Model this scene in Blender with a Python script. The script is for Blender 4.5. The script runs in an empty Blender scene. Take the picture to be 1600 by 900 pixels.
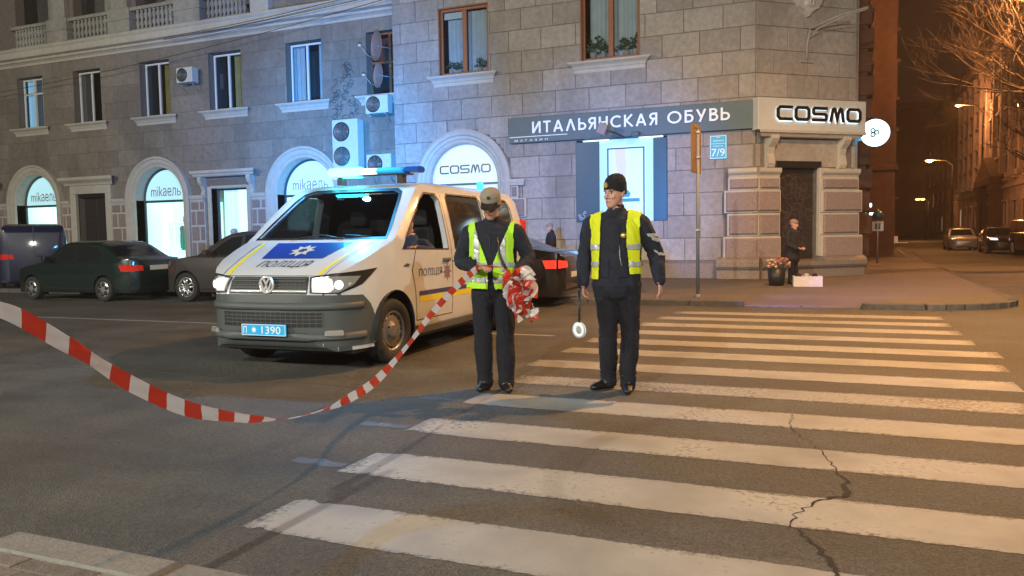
import bpy, bmesh, math, random
from mathutils import Vector, Matrix, noise
from mathutils.bvhtree import BVHTree
from mathutils.kdtree import KDTree
from mathutils.geometry import intersect_point_line
rnd = random.Random(7)
R_ = math.radians
SC = bpy.context.scene
COL = SC.collection

# ---------------------------------------------------------------- camera
cam_d = bpy.data.cameras.new('camera'); cam = bpy.data.objects.new('camera', cam_d); COL.objects.link(cam)
cam_d.sensor_width = 36.0; cam_d.lens = 27.92; cam_d.clip_start = 0.05; cam_d.clip_end = 2000
_r = Vector((0.9225, 0.3855, -0.0155)); _f = Vector((-0.3858, 0.9202, -0.0660))
_r.normalize(); _f = (_f - _r * _f.dot(_r)).normalized(); _u = _r.cross(_f).normalized()
cam.matrix_world = Matrix(((_r.x, _u.x, -_f.x, 0), (_r.y, _u.y, -_f.y, 0), (_r.z, _u.z, -_f.z, 1.4), (0, 0, 0, 1)))
SC.camera = cam
SC.view_settings.view_transform = 'Standard'; SC.view_settings.look = 'None'
SC.view_settings.exposure = 0.0; SC.view_settings.gamma = 1.0; SC.view_settings.use_curve_mapping = False
try:
    SC.cycles.use_denoising = True
    SC.cycles.max_bounces = 6; SC.cycles.diffuse_bounces = 2; SC.cycles.glossy_bounces = 3
    SC.cycles.transparent_max_bounces = 12; SC.cycles.volume_bounces = 0
    SC.cycles.caustics_reflective = False; SC.cycles.caustics_refractive = False
    SC.cycles.sample_clamp_indirect = 4.0
except Exception:
    pass

# ---------------------------------------------------------------- world: night sky over a lit city
W = bpy.data.worlds.new('World'); SC.world = W; W.use_nodes = True
wn = W.node_tree.nodes; wl = W.node_tree.links; wn.clear()
wo = wn.new('ShaderNodeOutputWorld'); wa = wn.new('ShaderNodeAddShader')
b1 = wn.new('ShaderNodeBackground'); b2 = wn.new('ShaderNodeBackground')
sky = wn.new('ShaderNodeTexSky'); sky.sky_type = 'NISHITA'; sky.sun_disc = False
sky.sun_elevation = R_(-3.0); sky.sun_rotation = R_(200)
wl.new(sky.outputs[0], b1.inputs[0]); b1.inputs[1].default_value = 0.03
b2.inputs[0].default_value = (0.9, 0.42, 0.28, 1); b2.inputs[1].default_value = 0.012
wl.new(b1.outputs[0], wa.inputs[0]); wl.new(b2.outputs[0], wa.inputs[1]); wl.new(wa.outputs[0], wo.inputs[0])

# ---------------------------------------------------------------- materials
def new_mat(name):
    m = bpy.data.materials.new(name); m.use_nodes = True
    nt = m.node_tree; nt.nodes.clear()
    return m, nt, nt.nodes.new('ShaderNodeOutputMaterial')
def mat(name, col, rough=0.6, metal=0.0, var=0.0, scale=4.0, bump=0.0, bscale=40.0, emit=None, estr=0.0, coat=0.0,
        objvar=0.0, stain=0.0, spec=0.5, sheen=0.0, dark2=None):
    """principled material: colour broken by two noises, optional fine bump, stains and per-piece variation"""
    m, nt, out = new_mat(name); N = nt.nodes; L = nt.links
    p = N.new('ShaderNodeBsdfPrincipled'); L.new(p.outputs[0], out.inputs[0])
    p.inputs['Base Color'].default_value = (*col, 1); p.inputs['Roughness'].default_value = rough
    p.inputs['Metallic'].default_value = metal; p.inputs['Coat Weight'].default_value = coat
    p.inputs['Coat Roughness'].default_value = 0.06
    p.inputs['Specular IOR Level'].default_value = spec
    if sheen: p.inputs['Sheen Weight'].default_value = sheen
    if emit: p.inputs['Emission Color'].default_value = (*emit, 1); p.inputs['Emission Strength'].default_value = estr
    if var or bump or stain or objvar:
        g = N.new('ShaderNodeNewGeometry')
        cur = None
        if var or objvar or stain:
            rgb = N.new('ShaderNodeRGB'); rgb.outputs[0].default_value = (*col, 1); cur = rgb.outputs[0]
        if var:
            n = N.new('ShaderNodeTexNoise'); n.inputs['Scale'].default_value = scale; n.inputs['Detail'].default_value = 8
            n.inputs['Roughness'].default_value = 0.65; L.new(g.outputs['Position'], n.inputs['Vector'])
            mr = N.new('ShaderNodeMapRange'); L.new(n.outputs[0], mr.inputs[0])
            mr.inputs[1].default_value = 0.3; mr.inputs[2].default_value = 0.7
            mr.inputs[3].default_value = 1 - var; mr.inputs[4].default_value = 1 + var
            vm = N.new('ShaderNodeVectorMath'); vm.operation = 'SCALE'; L.new(cur, vm.inputs[0]); L.new(mr.outputs[0], vm.inputs[3])
            cur = vm.outputs[0]
        if objvar:
            oi = N.new('ShaderNodeObjectInfo'); mr = N.new('ShaderNodeMapRange'); L.new(oi.outputs['Random'], mr.inputs[0])
            mr.inputs[3].default_value = 1 - objvar; mr.inputs[4].default_value = 1 + objvar
            vm = N.new('ShaderNodeVectorMath'); vm.operation = 'SCALE'; L.new(cur, vm.inputs[0]); L.new(mr.outputs[0], vm.inputs[3])
            cur = vm.outputs[0]
        if stain:
            n = N.new('ShaderNodeTexNoise'); n.inputs['Scale'].default_value = 0.55; n.inputs['Detail'].default_value = 5
            n.inputs['Distortion'].default_value = 0.6
            mp = N.new('ShaderNodeMapping'); mp.inputs['Scale'].default_value = (1, 1, 0.45)
            L.new(g.outputs['Position'], mp.inputs[0]); L.new(mp.outputs[0], n.inputs['Vector'])
            mr = N.new('ShaderNodeMapRange'); L.new(n.outputs[0], mr.inputs[0])
            mr.inputs[1].default_value = 0.45; mr.inputs[2].default_value = 0.72
            mr.inputs[3].default_value = 0.0; mr.inputs[4].default_value = stain
            mx = N.new('ShaderNodeMix'); mx.data_type = 'RGBA'; L.new(mr.outputs[0], mx.inputs[0])
            L.new(cur, mx.inputs[6]); d = dark2 or tuple(c * 0.45 for c in col); mx.inputs[7].default_value = (*d, 1)
            cur = mx.outputs[2]
        if cur: L.new(cur, p.inputs['Base Color'])
        if bump:
            n = N.new('ShaderNodeTexNoise'); n.inputs['Scale'].default_value = bscale; n.inputs['Detail'].default_value = 6
            L.new(g.outputs['Position'], n.inputs['Vector'])
            b = N.new('ShaderNodeBump'); b.inputs['Strength'].default_value = min(1, bump); b.inputs['Distance'].default_value = 0.02
            L.new(n.outputs[0], b.inputs['Height']); L.new(b.outputs[0], p.inputs['Normal'])
    return m
def emis(name, col, s):
    m, nt, out = new_mat(name); e = nt.nodes.new('ShaderNodeEmission')
    e.inputs[0].default_value = (*col, 1); e.inputs[1].default_value = s; nt.links.new(e.outputs[0], out.inputs[0]); return m
def glass(name, tint=(0.8, 0.85, 0.85), refl=0.12, rough=0.02):
    """window glass: mostly clear, mirror-like at a grazing angle"""
    m, nt, out = new_mat(name); N = nt.nodes; L = nt.links
    t = N.new('ShaderNodeBsdfTransparent'); t.inputs[0].default_value = (*tint, 1)
    g = N.new('ShaderNodeBsdfGlossy'); g.inputs['Roughness'].default_value = rough; g.inputs[0].default_value = (1, 1, 1, 1)
    f = N.new('ShaderNodeLayerWeight'); f.inputs[0].default_value = 0.25
    mr = N.new('ShaderNodeMapRange'); L.new(f.outputs['Fresnel'], mr.inputs[0])
    mr.inputs[3].default_value = refl; mr.inputs[4].default_value = 0.9
    mx = N.new('ShaderNodeMixShader'); L.new(mr.outputs[0], mx.inputs[0]); L.new(t.outputs[0], mx.inputs[1]); L.new(g.outputs[0], mx.inputs[2])
    L.new(mx.outputs[0], out.inputs[0]); return m

M_ = {}
M_['stone'] = mat('stone_pink_grey', (0.375, 0.335, 0.305), 0.85, var=0.2, scale=7, bump=0.45, bscale=60, objvar=0.16, stain=0.6)
M_['stone_wing'] = mat('stone_brown_grey', (0.25, 0.215, 0.185), 0.88, var=0.18, scale=6, bump=0.4, bscale=55, objvar=0.13, stain=0.6)
M_['joint'] = mat('joint_mortar', (0.19, 0.16, 0.145), 0.95, var=0.15, scale=10)
M_['rustic'] = mat('rustic_stone', (0.30, 0.235, 0.23), 0.95, var=0.25, scale=22, bump=1.0, bscale=28, objvar=0.08)
M_['stucco'] = mat('cream_stucco', (0.55, 0.51, 0.45), 0.8, var=0.10, scale=5, bump=0.2, bscale=50, stain=0.35, dark2=(0.32, 0.29, 0.24))
M_['stucco_dirty'] = mat('weathered_stucco', (0.36, 0.34, 0.31), 0.9, var=0.2, scale=6, bump=0.4, bscale=40, stain=0.6, dark2=(0.13, 0.12, 0.11))
M_['plinth'] = mat('granite_plinth', (0.25, 0.21, 0.19), 0.7, var=0.3, scale=25, bump=0.4, bscale=60)
M_['white_frame'] = mat('white_upvc', (0.75, 0.76, 0.74), 0.4)
M_['brown_frame'] = mat('brown_window_wood', (0.30, 0.10, 0.04), 0.5, var=0.2, scale=12)
M_['pane'] = glass('window_glass', (0.72, 0.78, 0.80), 0.06)
M_['pane_clear'] = glass('clear_glass', (0.92, 0.95, 0.95), 0.06)
M_['curtain'] = mat('grey_curtain', (0.62, 0.68, 0.70), 0.9, var=0.1, scale=3)
M_['curtain_y'] = mat('yellow_curtain', (0.50, 0.40, 0.17), 0.9, var=0.2, scale=2)
M_['curtain_r'] = mat('red_curtain', (0.40, 0.10, 0.06), 0.9, var=0.2, scale=2)
M_['dark_in'] = mat('dark_interior', (0.07, 0.085, 0.085), 0.9)
M_['black'] = mat('black_plastic', (0.018, 0.018, 0.02), 0.45)
M_['rubber'] = mat('tyre_rubber', (0.022, 0.022, 0.023), 0.8, var=0.2, scale=20, bump=0.2, bscale=80)
M_['alloy'] = mat('alloy_rim', (0.62, 0.62, 0.63), 0.28, metal=0.8)
M_['steel_rim'] = mat('steel_rim', (0.30, 0.30, 0.31), 0.4, metal=0.7)
M_['chrome'] = mat('chrome', (0.88, 0.89, 0.90), 0.28, metal=0.55)
M_['metal'] = mat('galvanised_metal', (0.42, 0.43, 0.44), 0.45, metal=0.6, var=0.15, scale=9)
M_['ac'] = mat('ac_casing', (0.62, 0.62, 0.58), 0.5, var=0.06, scale=6)
M_['leaf'] = mat('leaf_green', (0.03, 0.08, 0.03), 0.6, var=0.3, scale=30)

# ---------------------------------------------------------------- mesh helpers
class MB:
    def __init__(s, M=None):
        s.bm = bmesh.new(); s.M = M or Matrix(); s.mi = 0
    def quad(s, a, b, c, d):
        v = [s.bm.verts.new(p) for p in (a, b, c, d)]; f = s.bm.faces.new(v); f.material_index = s.mi; return f
    def ngon(s, pts):
        f = s.bm.faces.new([s.bm.verts.new(p) for p in pts]); f.material_index = s.mi; return f
    def box(s, x0, x1, y0, y1, z0, z1, bev=0.0, seg=1):
        vs = [s.bm.verts.new((x, y, z)) for x in (x0, x1) for y in (y0, y1) for z in (z0, z1)]
        fs = [s.bm.faces.new([vs[i] for i in q]) for q in ((0, 1, 3, 2), (4, 6, 7, 5), (0, 4, 5, 1), (2, 3, 7, 6), (0, 2, 6, 4), (1, 5, 7, 3))]
        for f in fs: f.material_index = s.mi
        if bev:
            ed = list({e for f in fs for e in f.edges})
            r = bmesh.ops.bevel(s.bm, geom=ed, offset=bev, segments=seg, affect='EDGES', profile=0.5)
            for f in r['faces']: f.material_index = s.mi
        return s
    def slab(s, x0, x1, z0, z1, y_front, y_back, cham):
        """block set in a wall: face proud at y_front, chamfered edges, open back"""
        c = cham
        a = [(x0, y_back, z0), (x1, y_back, z0), (x1, y_back, z1), (x0, y_back, z1)]
        m = [(x0, y_front + c, z0), (x1, y_front + c, z0), (x1, y_front + c, z1), (x0, y_front + c, z1)]
        b = [(x0 + c, y_front, z0 + c), (x1 - c, y_front, z0 + c), (x1 - c, y_front, z1 - c), (x0 + c, y_front, z1 - c)]
        for P, Q in ((a, m), (m, b)):
            for i in range(4):
                j = (i + 1) % 4; s.quad(P[i], P[j], Q[j], Q[i])
        s.ngon(b); return s
    def prism(s, poly, axis, a0, a1):
        """poly in the two other axes; axis 'x','y','z'"""
        def P(u, v, w):
            return {'x': (w, u, v), 'y': (u, w, v), 'z': (u, v, w)}[axis]
        A = [s.bm.verts.new(P(u, v, a0)) for u, v in poly]; B = [s.bm.verts.new(P(u, v, a1)) for u, v in poly]
        n = len(poly)
        fs = [s.bm.faces.new(A[::-1]), s.bm.faces.new(B)]
        for i in range(n): fs.append(s.bm.faces.new((A[i], A[(i + 1) % n], B[(i + 1) % n], B[i])))
        for f in fs: f.material_index = s.mi
        return s
    def tube(s, pts, r, n=8, caps=True, ry=None):
        pts = [Vector(p) for p in pts]; rings = []
        rr = r if isinstance(r, (list, tuple)) else [r] * len(pts)
        up = Vector((0, 0, 1))
        for i, p in enumerate(pts):
            t = (pts[min(i + 1, len(pts) - 1)] - pts[max(i - 1, 0)])
            if t.length < 1e-9: t = Vector((0, 0, 1))
            t.normalize()
            a = up if abs(t.dot(up)) < 0.95 else Vector((1, 0, 0))
            u = t.cross(a).normalized(); v = t.cross(u).normalized()
            rings.append([s.bm.verts.new(p + (u * math.cos(2 * math.pi * k / n) + v * math.sin(2 * math.pi * k / n)) * rr[i]) for k in range(n)])
        for i in range(len(rings) - 1):
            for k in range(n):
                f = s.bm.faces.new((rings[i][k], rings[i][(k + 1) % n], rings[i + 1][(k + 1) % n], rings[i + 1][k])); f.material_index = s.mi; f.smooth = True
        if caps:
            for rg in (rings[0][::-1], rings[-1]):
                f = s.bm.faces.new(rg); f.material_index = s.mi
        return s
    def lathe(s, prof, n=16, c=(0, 0, 0), axis='z', a0=0.0, a1=2 * math.pi, smooth=True):
        """prof: (radius, height) along the axis"""
        full = abs(a1 - a0 - 2 * math.pi) < 1e-6
        m = n if full else n + 1; rings = []
        for k in range(m):
            a = a0 + (a1 - a0) * k / n; ca, sa = math.cos(a), math.sin(a); ring = []
            for r, h in prof:
                q = {'z': (r * ca, r * sa, h), 'x': (h, r * ca, r * sa), 'y': (r * ca, h, r * sa)}[axis]
                ring.append(s.bm.verts.new((q[0] + c[0], q[1] + c[1], q[2] + c[2])))
            rings.append(ring)
        for k in range(n):
            A = rings[k]; B = rings[(k + 1) % m]
            for i in range(len(prof) - 1):
                try:
                    f = s.bm.faces.new((A[i], B[i], B[i + 1], A[i + 1])); f.material_index = s.mi; f.smooth = smooth
                except ValueError: pass
        return s
    def build(s, name, m, parent=None, smooth=None, weld=0.0, kind=None):
        if weld: bmesh.ops.remove_doubles(s.bm, verts=s.bm.verts, dist=weld)
        bmesh.ops.transform(s.bm, matrix=s.M, verts=s.bm.verts)
        bmesh.ops.recalc_face_normals(s.bm, faces=s.bm.faces)
        me = bpy.data.meshes.new(name); s.bm.to_mesh(me); s.bm.free()
        for x in (m if isinstance(m, (list, tuple)) else [m]): me.materials.append(M_[x] if isinstance(x, str) else x)
        if smooth is not None:
            for p in me.polygons: p.use_smooth = smooth
        return obj(name, me, parent, kind)
def obj(name, me, parent=None, kind=None):
    o = bpy.data.objects.new(name, me); COL.objects.link(o)
    if parent: o.parent = parent
    if kind: o['kind'] = kind
    return o
def tag(o, label=None, cat=None, group=None, kind=None):
    for k, v in (('label', label), ('category', cat), ('group', group), ('kind', kind)):
        if v: o[k] = v
    return o
def thing(name, label, cat, loc=(0, 0, 0), rz=0.0, group=None):
    o = bpy.data.objects.new(name, None); COL.objects.link(o); o.location = loc; o.rotation_euler = (0, 0, rz); o.empty_display_size = 0.2
    return tag(o, label, cat, group)
def copy_tree(o, parent=None):
    c = o.copy(); COL.objects.link(c)
    if parent: c.parent = parent
    for ch in list(o.children): copy_tree(ch, c)
    return c
def structure(o): o['kind'] = 'structure'; return o
def rects_minus(r, holes, eps=0.02):
    """rectangle minus rectangles -> list of rectangles"""
    out = [r]
    for hx0, hx1, hz0, hz1 in holes:
        nxt = []
        for x0, x1, z0, z1 in out:
            if hx1 <= x0 or hx0 >= x1 or hz1 <= z0 or hz0 >= z1: nxt.append((x0, x1, z0, z1)); continue
            if hx0 > x0: nxt.append((x0, hx0, z0, z1))
            if hx1 < x1: nxt.append((hx1, x1, z0, z1))
            a, b = max(x0, hx0), min(x1, hx1)
            if hz0 > z0: nxt.append((a, b, z0, hz0))
            if hz1 < z1: nxt.append((a, b, hz1, z1))
        out = nxt
    return [q for q in out if q[1] - q[0] > eps and q[3] - q[2] > eps]
def wall_cells(x0, x1, z0, z1, holes):
    xs = sorted({x0, x1, *[h for q in holes for h in q[:2] if x0 < h < x1]}); zs = sorted({z0, z1, *[h for q in holes for h in q[2:] if z0 < h < z1]})
    out = []
    for a, b in zip(zs, zs[1:]):
        run = None
        for c, d in zip(xs, xs[1:]):
            m = ((c + d) / 2, (a + b) / 2)
            solid = not any(q[0] < m[0] < q[1] and q[2] < m[1] < q[3] for q in holes)
            if solid: run = [run[0], d] if run else [c, d]
            elif run: out.append((run[0], run[1], a, b)); run = None
        if run: out.append((run[0], run[1], a, b))
    return out
def arch_holes(cx, zs, ri, ro, z0, n=6):
    hs = [(cx - ri, cx + ri, z0, zs)]
    for k in range(n):
        za = ri * 1.0 * k / n; zb = ri * (k + 1) / n * (1.0 if k < n - 1 else 1.02)
        hw = math.sqrt(max(0, ri * ri - za * za)) * 1.01
        hw = min(hw, math.sqrt(max(0.0004, (ro - .03) ** 2 - zb * zb)))
        hs.append((cx - hw, cx + hw, zs + za, zs + zb))
    return hs
def text_mesh(body, size=1.0, ext=0.0, weight=0.0, sp=1.0):
    c = bpy.data.curves.new('txt', 'FONT'); c.body = body; c.size = size; c.extrude = ext; c.offset = weight
    c.space_character = sp; c.align_x = 'LEFT'; c.resolution_u = 3
    o = bpy.data.objects.new('txt', c); COL.objects.link(o)
    dg = bpy.context.evaluated_depsgraph_get(); dg.update()
    me = bpy.data.meshes.new_from_object(o.evaluated_get(dg)); bpy.data.objects.remove(o); bpy.data.curves.remove(c)
    return me
def mesh_bounds(me):
    xs = [v.co.x for v in me.vertices]; ys = [v.co.y for v in me.vertices]
    return min(xs), max(xs), min(ys), max(ys)
def text_obj(name, body, m, x0, x1, z0, z1, y, parent, M=None, ext=0.01, weight=0.0, sp=1.0):
    """flat lettering standing in the XZ plane at depth y, fitted to a box"""
    me = text_mesh(body, 1.0, 0.0, weight, sp); a, b, c, d = mesh_bounds(me)
    sx = (x1 - x0) / (b - a); sz = (z1 - z0) / (d - c)
    bm = bmesh.new(); bm.from_mesh(me); bpy.data.meshes.remove(me)
    if ext:
        r = bmesh.ops.extrude_face_region(bm, geom=bm.faces[:])
        bmesh.ops.translate(bm, vec=(0, 0, 1), verts=[v for v in r['geom'] if isinstance(v, bmesh.types.BMVert)])
    for v in bm.verts:
        x, yy, z = v.co; v.co = (x0 + (x - a) * sx, y - z * ext, z0 + (yy - c) * sz)
    mb = MB(M); mb.bm.free(); mb.bm = bm
    return mb.build(name, m, parent)
def smooth_noise(p, s=1.0, seed=0):
    return noise.noise(Vector((p[0] * s + seed, p[1] * s, p[2] * s)))
# ================================================================ LIGHTS (all belong to lamps of the place)
def lamp(kind, loc, col, power, size=0.1, spot=None, blend=0.5, aim=None, name='lamp_light', parent=None):
    d = bpy.data.lights.new(name, kind); d.color = col; d.energy = power
    if kind in ('POINT', 'SPOT'): d.shadow_soft_size = size
    if kind == 'SPOT': d.spot_size = R_(spot); d.spot_blend = blend
    o = bpy.data.objects.new(name, d); COL.objects.link(o); o.location = loc
    if aim is not None: o.rotation_euler = (Vector(aim) - Vector(loc)).to_track_quat('-Z', 'Y').to_euler()
    if parent: o.parent = parent
    return o
WARM = (1.0, 0.72, 0.46); SODIUM = (1.0, 0.50, 0.16); COOL = (0.95, 0.92, 0.78)
# street lamps standing behind the camera on the near pavement
for x, y, p in ((-2.5, -12.0, 11500), (-24.0, -10.0, 15500), (14.0, -10.0, 9000)):
    lamp('SPOT', (x, y, 9.2), COOL, p, 0.12, 150, 0.5, (x * 1.0, y + 24, 3.0))
# sodium lamp hung over the crossing
lamp('SPOT', (1.2, 13.0, 9.6), SODIUM, 7500, 0.15, 158, 0.9, (1.4, 14.0, 0))
# police light bar: cyan-blue flash thrown back and up at the facade, a beam to the far pavement, a weak one over the bonnet
lamp('SPOT', (-5.85, 8.62, 2.33), (0.02, 0.30, 1.0), 20000, 0.06, 46, 1.0, (-16.8, 24, 4.9))
lamp('SPOT', (-4.95, 8.72, 2.31), (0.04, 0.30, 1.0), 9000, 0.06, 36, .9, (-6.6, 23, 2.6))
lamp('SPOT', (-4.80, 8.72, 2.31), (0.22, 0.20, 1.0), 6000, 0.06, 20, .7, (1.8, 20.5, 0))
lamp('POINT', (-5.75, 8.48, 2.48), (0.04, 0.45, 1.0), 260, 0.05)
lamp('SPOT', (-5.85, 8.66, 2.33), (0.0, 0.34, 1.0), 20000, 0.06, 26, 1.0, (-16.6, 24, 4.7))
# ================================================================ GROUND
def asphalt(name, c1, c2, patch=0.25):
    m, nt, out = new_mat(name); N = nt.nodes; L = nt.links
    p = N.new('ShaderNodeBsdfPrincipled'); L.new(p.outputs[0], out.inputs[0]); p.inputs['Roughness'].default_value = 0.72
    g = N.new('ShaderNodeNewGeometry')
    def nz(s, d=4, r=0.6, mp=None):
        n = N.new('ShaderNodeTexNoise'); n.inputs['Scale'].default_value = s; n.inputs['Detail'].default_value = d; n.inputs['Roughness'].default_value = r
        if mp:
            q = N.new('ShaderNodeMapping'); q.inputs['Scale'].default_value = mp; L.new(g.outputs['Position'], q.inputs[0]); L.new(q.outputs[0], n.inputs['Vector'])
        else: L.new(g.outputs['Position'], n.inputs['Vector'])
        return n
    v = N.new('ShaderNodeTexVoronoi'); v.inputs['Scale'].default_value = 105; L.new(g.outputs['Position'], v.inputs['Vector'])
    cr = N.new('ShaderNodeMapRange'); L.new(v.outputs['Color'], cr.inputs[0]); cr.inputs[3].default_value = 0.5; cr.inputs[4].default_value = 1.55
    n1 = nz(1.1, 6); n2 = nz(0.35, 5, 0.6, (0.35, 1.6, 1)); n3 = nz(28, 3)
    mr1 = N.new('ShaderNodeMapRange'); L.new(n1.outputs[0], mr1.inputs[0]); mr1.inputs[1].default_value = 0.3; mr1.inputs[2].default_value = 0.7
    mr1.inputs[3].default_value = 1 - patch; mr1.inputs[4].default_value = 1 + patch
    mr2 = N.new('ShaderNodeMapRange'); L.new(n2.outputs[0], mr2.inputs[0]); mr2.inputs[1].default_value = 0.35; mr2.inputs[2].default_value = 0.65
    mx = N.new('ShaderNodeMix'); mx.data_type = 'RGBA'; L.new(mr2.outputs[0], mx.inputs[0]); mx.inputs[6].default_value = (*c1, 1); mx.inputs[7].default_value = (*c2, 1)
    s1 = N.new('ShaderNodeVectorMath'); s1.operation = 'SCALE'; L.new(mx.outputs[2], s1.inputs[0]); L.new(mr1.outputs[0], s1.inputs[3])
    s2 = N.new('ShaderNodeVectorMath'); s2.operation = 'SCALE'; L.new(s1.outputs[0], s2.inputs[0]); L.new(cr.outputs[0], s2.inputs[3])
    L.new(s2.outputs[0], p.inputs['Base Color'])
    b = N.new('ShaderNodeBump'); b.inputs['Strength'].default_value = 0.7; b.inputs['Distance'].default_value = 0.012
    ad = N.new('ShaderNodeMath'); ad.operation = 'ADD'; L.new(v.outputs['Distance'], ad.inputs[0]); L.new(n3.outputs[0], ad.inputs[1])
    L.new(ad.outputs[0], b.inputs['Height']); L.new(b.outputs[0], p.inputs['Normal'])
    rr = N.new('ShaderNodeMapRange'); L.new(n1.outputs[0], rr.inputs[0]); rr.inputs[3].default_value = 0.5; rr.inputs[4].default_value = 0.9; L.new(rr.outputs[0], p.inputs['Roughness'])
    return m
M_['asphalt'] = asphalt('asphalt_road', (0.066, 0.063, 0.056), (0.100, 0.096, 0.086), 0.32)
M_['asphalt2'] = asphalt('asphalt_pavement', (0.10, 0.088, 0.08), (0.13, 0.115, 0.105), 0.15)
M_['kerb'] = mat('kerb_granite', (0.20, 0.19, 0.175), 0.8, var=0.2, scale=30, bump=0.4, bscale=70, objvar=0.12)
M_['kerb_old'] = mat('kerb_weathered', (0.11, 0.098, 0.088), 0.9, var=0.3, scale=9, bump=0.6, bscale=40, objvar=0.2)
M_['paver'] = mat('concrete_paver', (0.17, 0.145, 0.125), 0.85, var=0.2, scale=14, bump=0.5, bscale=60, objvar=0.22)
M_['earth'] = mat('dark_sand_bed', (0.06, 0.05, 0.045), 0.95)
M_['tar'] = mat('crack_tar', (0.025, 0.02, 0.017), 0.9, var=0.3, scale=30)

def paint_mat():
    """road paint, worn through to the asphalt in specks and streaks"""
    m, nt, out = new_mat('worn_road_paint'); N = nt.nodes; L = nt.links
    p = N.new('ShaderNodeBsdfPrincipled'); L.new(p.outputs[0], out.inputs[0]); p.inputs['Roughness'].default_value = 0.6
    g = N.new('ShaderNodeNewGeometry'); oi = N.new('ShaderNodeObjectInfo')
    n = N.new('ShaderNodeTexNoise'); n.inputs['Scale'].default_value = 26; n.inputs['Detail'].default_value = 8; n.inputs['Roughness'].default_value = 0.75
    L.new(g.outputs['Position'], n.inputs['Vector'])
    n2 = N.new('ShaderNodeTexNoise'); n2.inputs['Scale'].default_value = 1.6; n2.inputs['Detail'].default_value = 5; L.new(g.outputs['Position'], n2.inputs['Vector'])
    ad = N.new('ShaderNodeMath'); ad.operation = 'MULTIPLY_ADD'; L.new(n2.outputs[0], ad.inputs[0]); ad.inputs[1].default_value = 0.6; L.new(n.outputs[0], ad.inputs[2])
    at = N.new('ShaderNodeAttribute'); at.attribute_type = 'OBJECT'; at.attribute_name = 'wear'
    ae = N.new('ShaderNodeAttribute'); ae.attribute_name = 'edge'
    s0 = N.new('ShaderNodeMath'); s0.operation = 'MULTIPLY_ADD'; L.new(ae.outputs['Fac'], s0.inputs[0]); s0.inputs[1].default_value = 0.16; L.new(at.outputs['Fac'], s0.inputs[2])
    sb = N.new('ShaderNodeMath'); sb.operation = 'ADD'; L.new(ad.outputs[0], sb.inputs[0]); L.new(s0.outputs[0], sb.inputs[1])
    mr = N.new('ShaderNodeMapRange'); L.new(sb.outputs[0], mr.inputs[0]); mr.inputs[1].default_value = 0.90; mr.inputs[2].default_value = 1.06
    mx = N.new('ShaderNodeMix'); mx.data_type = 'RGBA'; L.new(mr.outputs[0], mx.inputs[0])
    mx.inputs[7].default_value = (0.085, 0.080, 0.072, 1)
    mv = N.new('ShaderNodeMapRange'); L.new(n2.outputs[0], mv.inputs[0]); mv.inputs[1].default_value = 0.3; mv.inputs[2].default_value = 0.7; mv.inputs[3].default_value = 0.23; mv.inputs[4].default_value = 0.40
    cc = N.new('ShaderNodeCombineColor'); L.new(mv.outputs[0], cc.inputs[0]); 
    m2 = N.new('ShaderNodeMath'); m2.operation = 'MULTIPLY'; L.new(mv.outputs[0], m2.inputs[0]); m2.inputs[1].default_value = 0.985; L.new(m2.outputs[0], cc.inputs[1])
    m3 = N.new('ShaderNodeMath'); m3.operation = 'MULTIPLY'; L.new(mv.outputs[0], m3.inputs[0]); m3.inputs[1].default_value = 0.94; L.new(m3.outputs[0], cc.inputs[2])
    L.new(cc.outputs[0], mx.inputs[6]); L.new(mx.outputs[2], p.inputs['Base Color'])
    b = N.new('ShaderNodeBump'); b.inputs['Strength'].default_value = 0.4; b.inputs['Distance'].default_value = 0.01
    L.new(n.outputs[0], b.inputs['Height']); L.new(b.outputs[0], p.inputs['Normal'])
    return m
M_['paint'] = paint_mat()

# the road as one sheet reaching the horizon
mb = MB(); mb.quad((-160, -70, 0), (170, -70, 0), (170, 270, 0), (-160, 270, 0))
road = structure(mb.build('road', 'asphalt')); tag(road, 'worn brown asphalt road running past the building and into the side street')

def stripe(x0, x1, y0, y1, wear=0.0, z=0.002, jit=0.012, name='stripe', ragged=0.0):
    mb = MB(); n = max(8, int((x1 - x0) / 0.05)); top = []; bot = []
    for i in range(n + 1):
        x = x0 + (x1 - x0) * i / n
        e = ragged * max(0, 1 - i / (n * 0.1)) if ragged else 0
        top.append((x + (rnd.random() - .5) * .01, y1 + (rnd.random() - .5) * jit - e * .05 * rnd.random() + 0.004 * math.sin(x * 1.3 + y0), z))
        bot.append((x + (rnd.random() - .5) * .01, y0 + (rnd.random() - .5) * jit + e * .05 * rnd.random() + 0.004 * math.sin(x * 1.1 + 2 + y0), z))
    e = min(.06, (y1 - y0) * .3); rows = [bot, [(x, y + e, z) for x, y, z in bot], [(x, y - e, z) for x, y, z in top], top]
    V = [[mb.bm.verts.new(p) for p in r] for r in rows]
    for A, B in zip(V, V[1:]):
        for i in range(n): mb.bm.faces.new((A[i], A[i + 1], B[i + 1], B[i]))
    o = mb.build(name, 'paint', road); o['wear'] = float(wear)
    at = o.data.attributes.new('edge', 'FLOAT', 'POINT')
    for i, v in enumerate(o.data.vertices):
        r, c = divmod(i, n + 1); at.data[i].value = max(1.0 if r in (0, 3) else 0.0, 1 - c / 3 if c < 3 else 0, 1 - (n - c) / 3 if n - c < 3 else 0)
    return o
lefts = [-2.70, -2.80, -2.93, -2.96, -2.97, -3.16, -3.12, -3.12, -3.02, -2.92, -2.83, -2.75]
rights = [1.35, 1.35, 1.35, 1.28, 1.40, 1.43, 1.50, 1.60, 1.47, 1.45, 1.43, 1.42]
wears = [0.0, 0.0, 0.02, 0.03, 0.12, 0.03, 0.03, 0.05, 0.05, 0.07, 0.09, 0.10]
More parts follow.
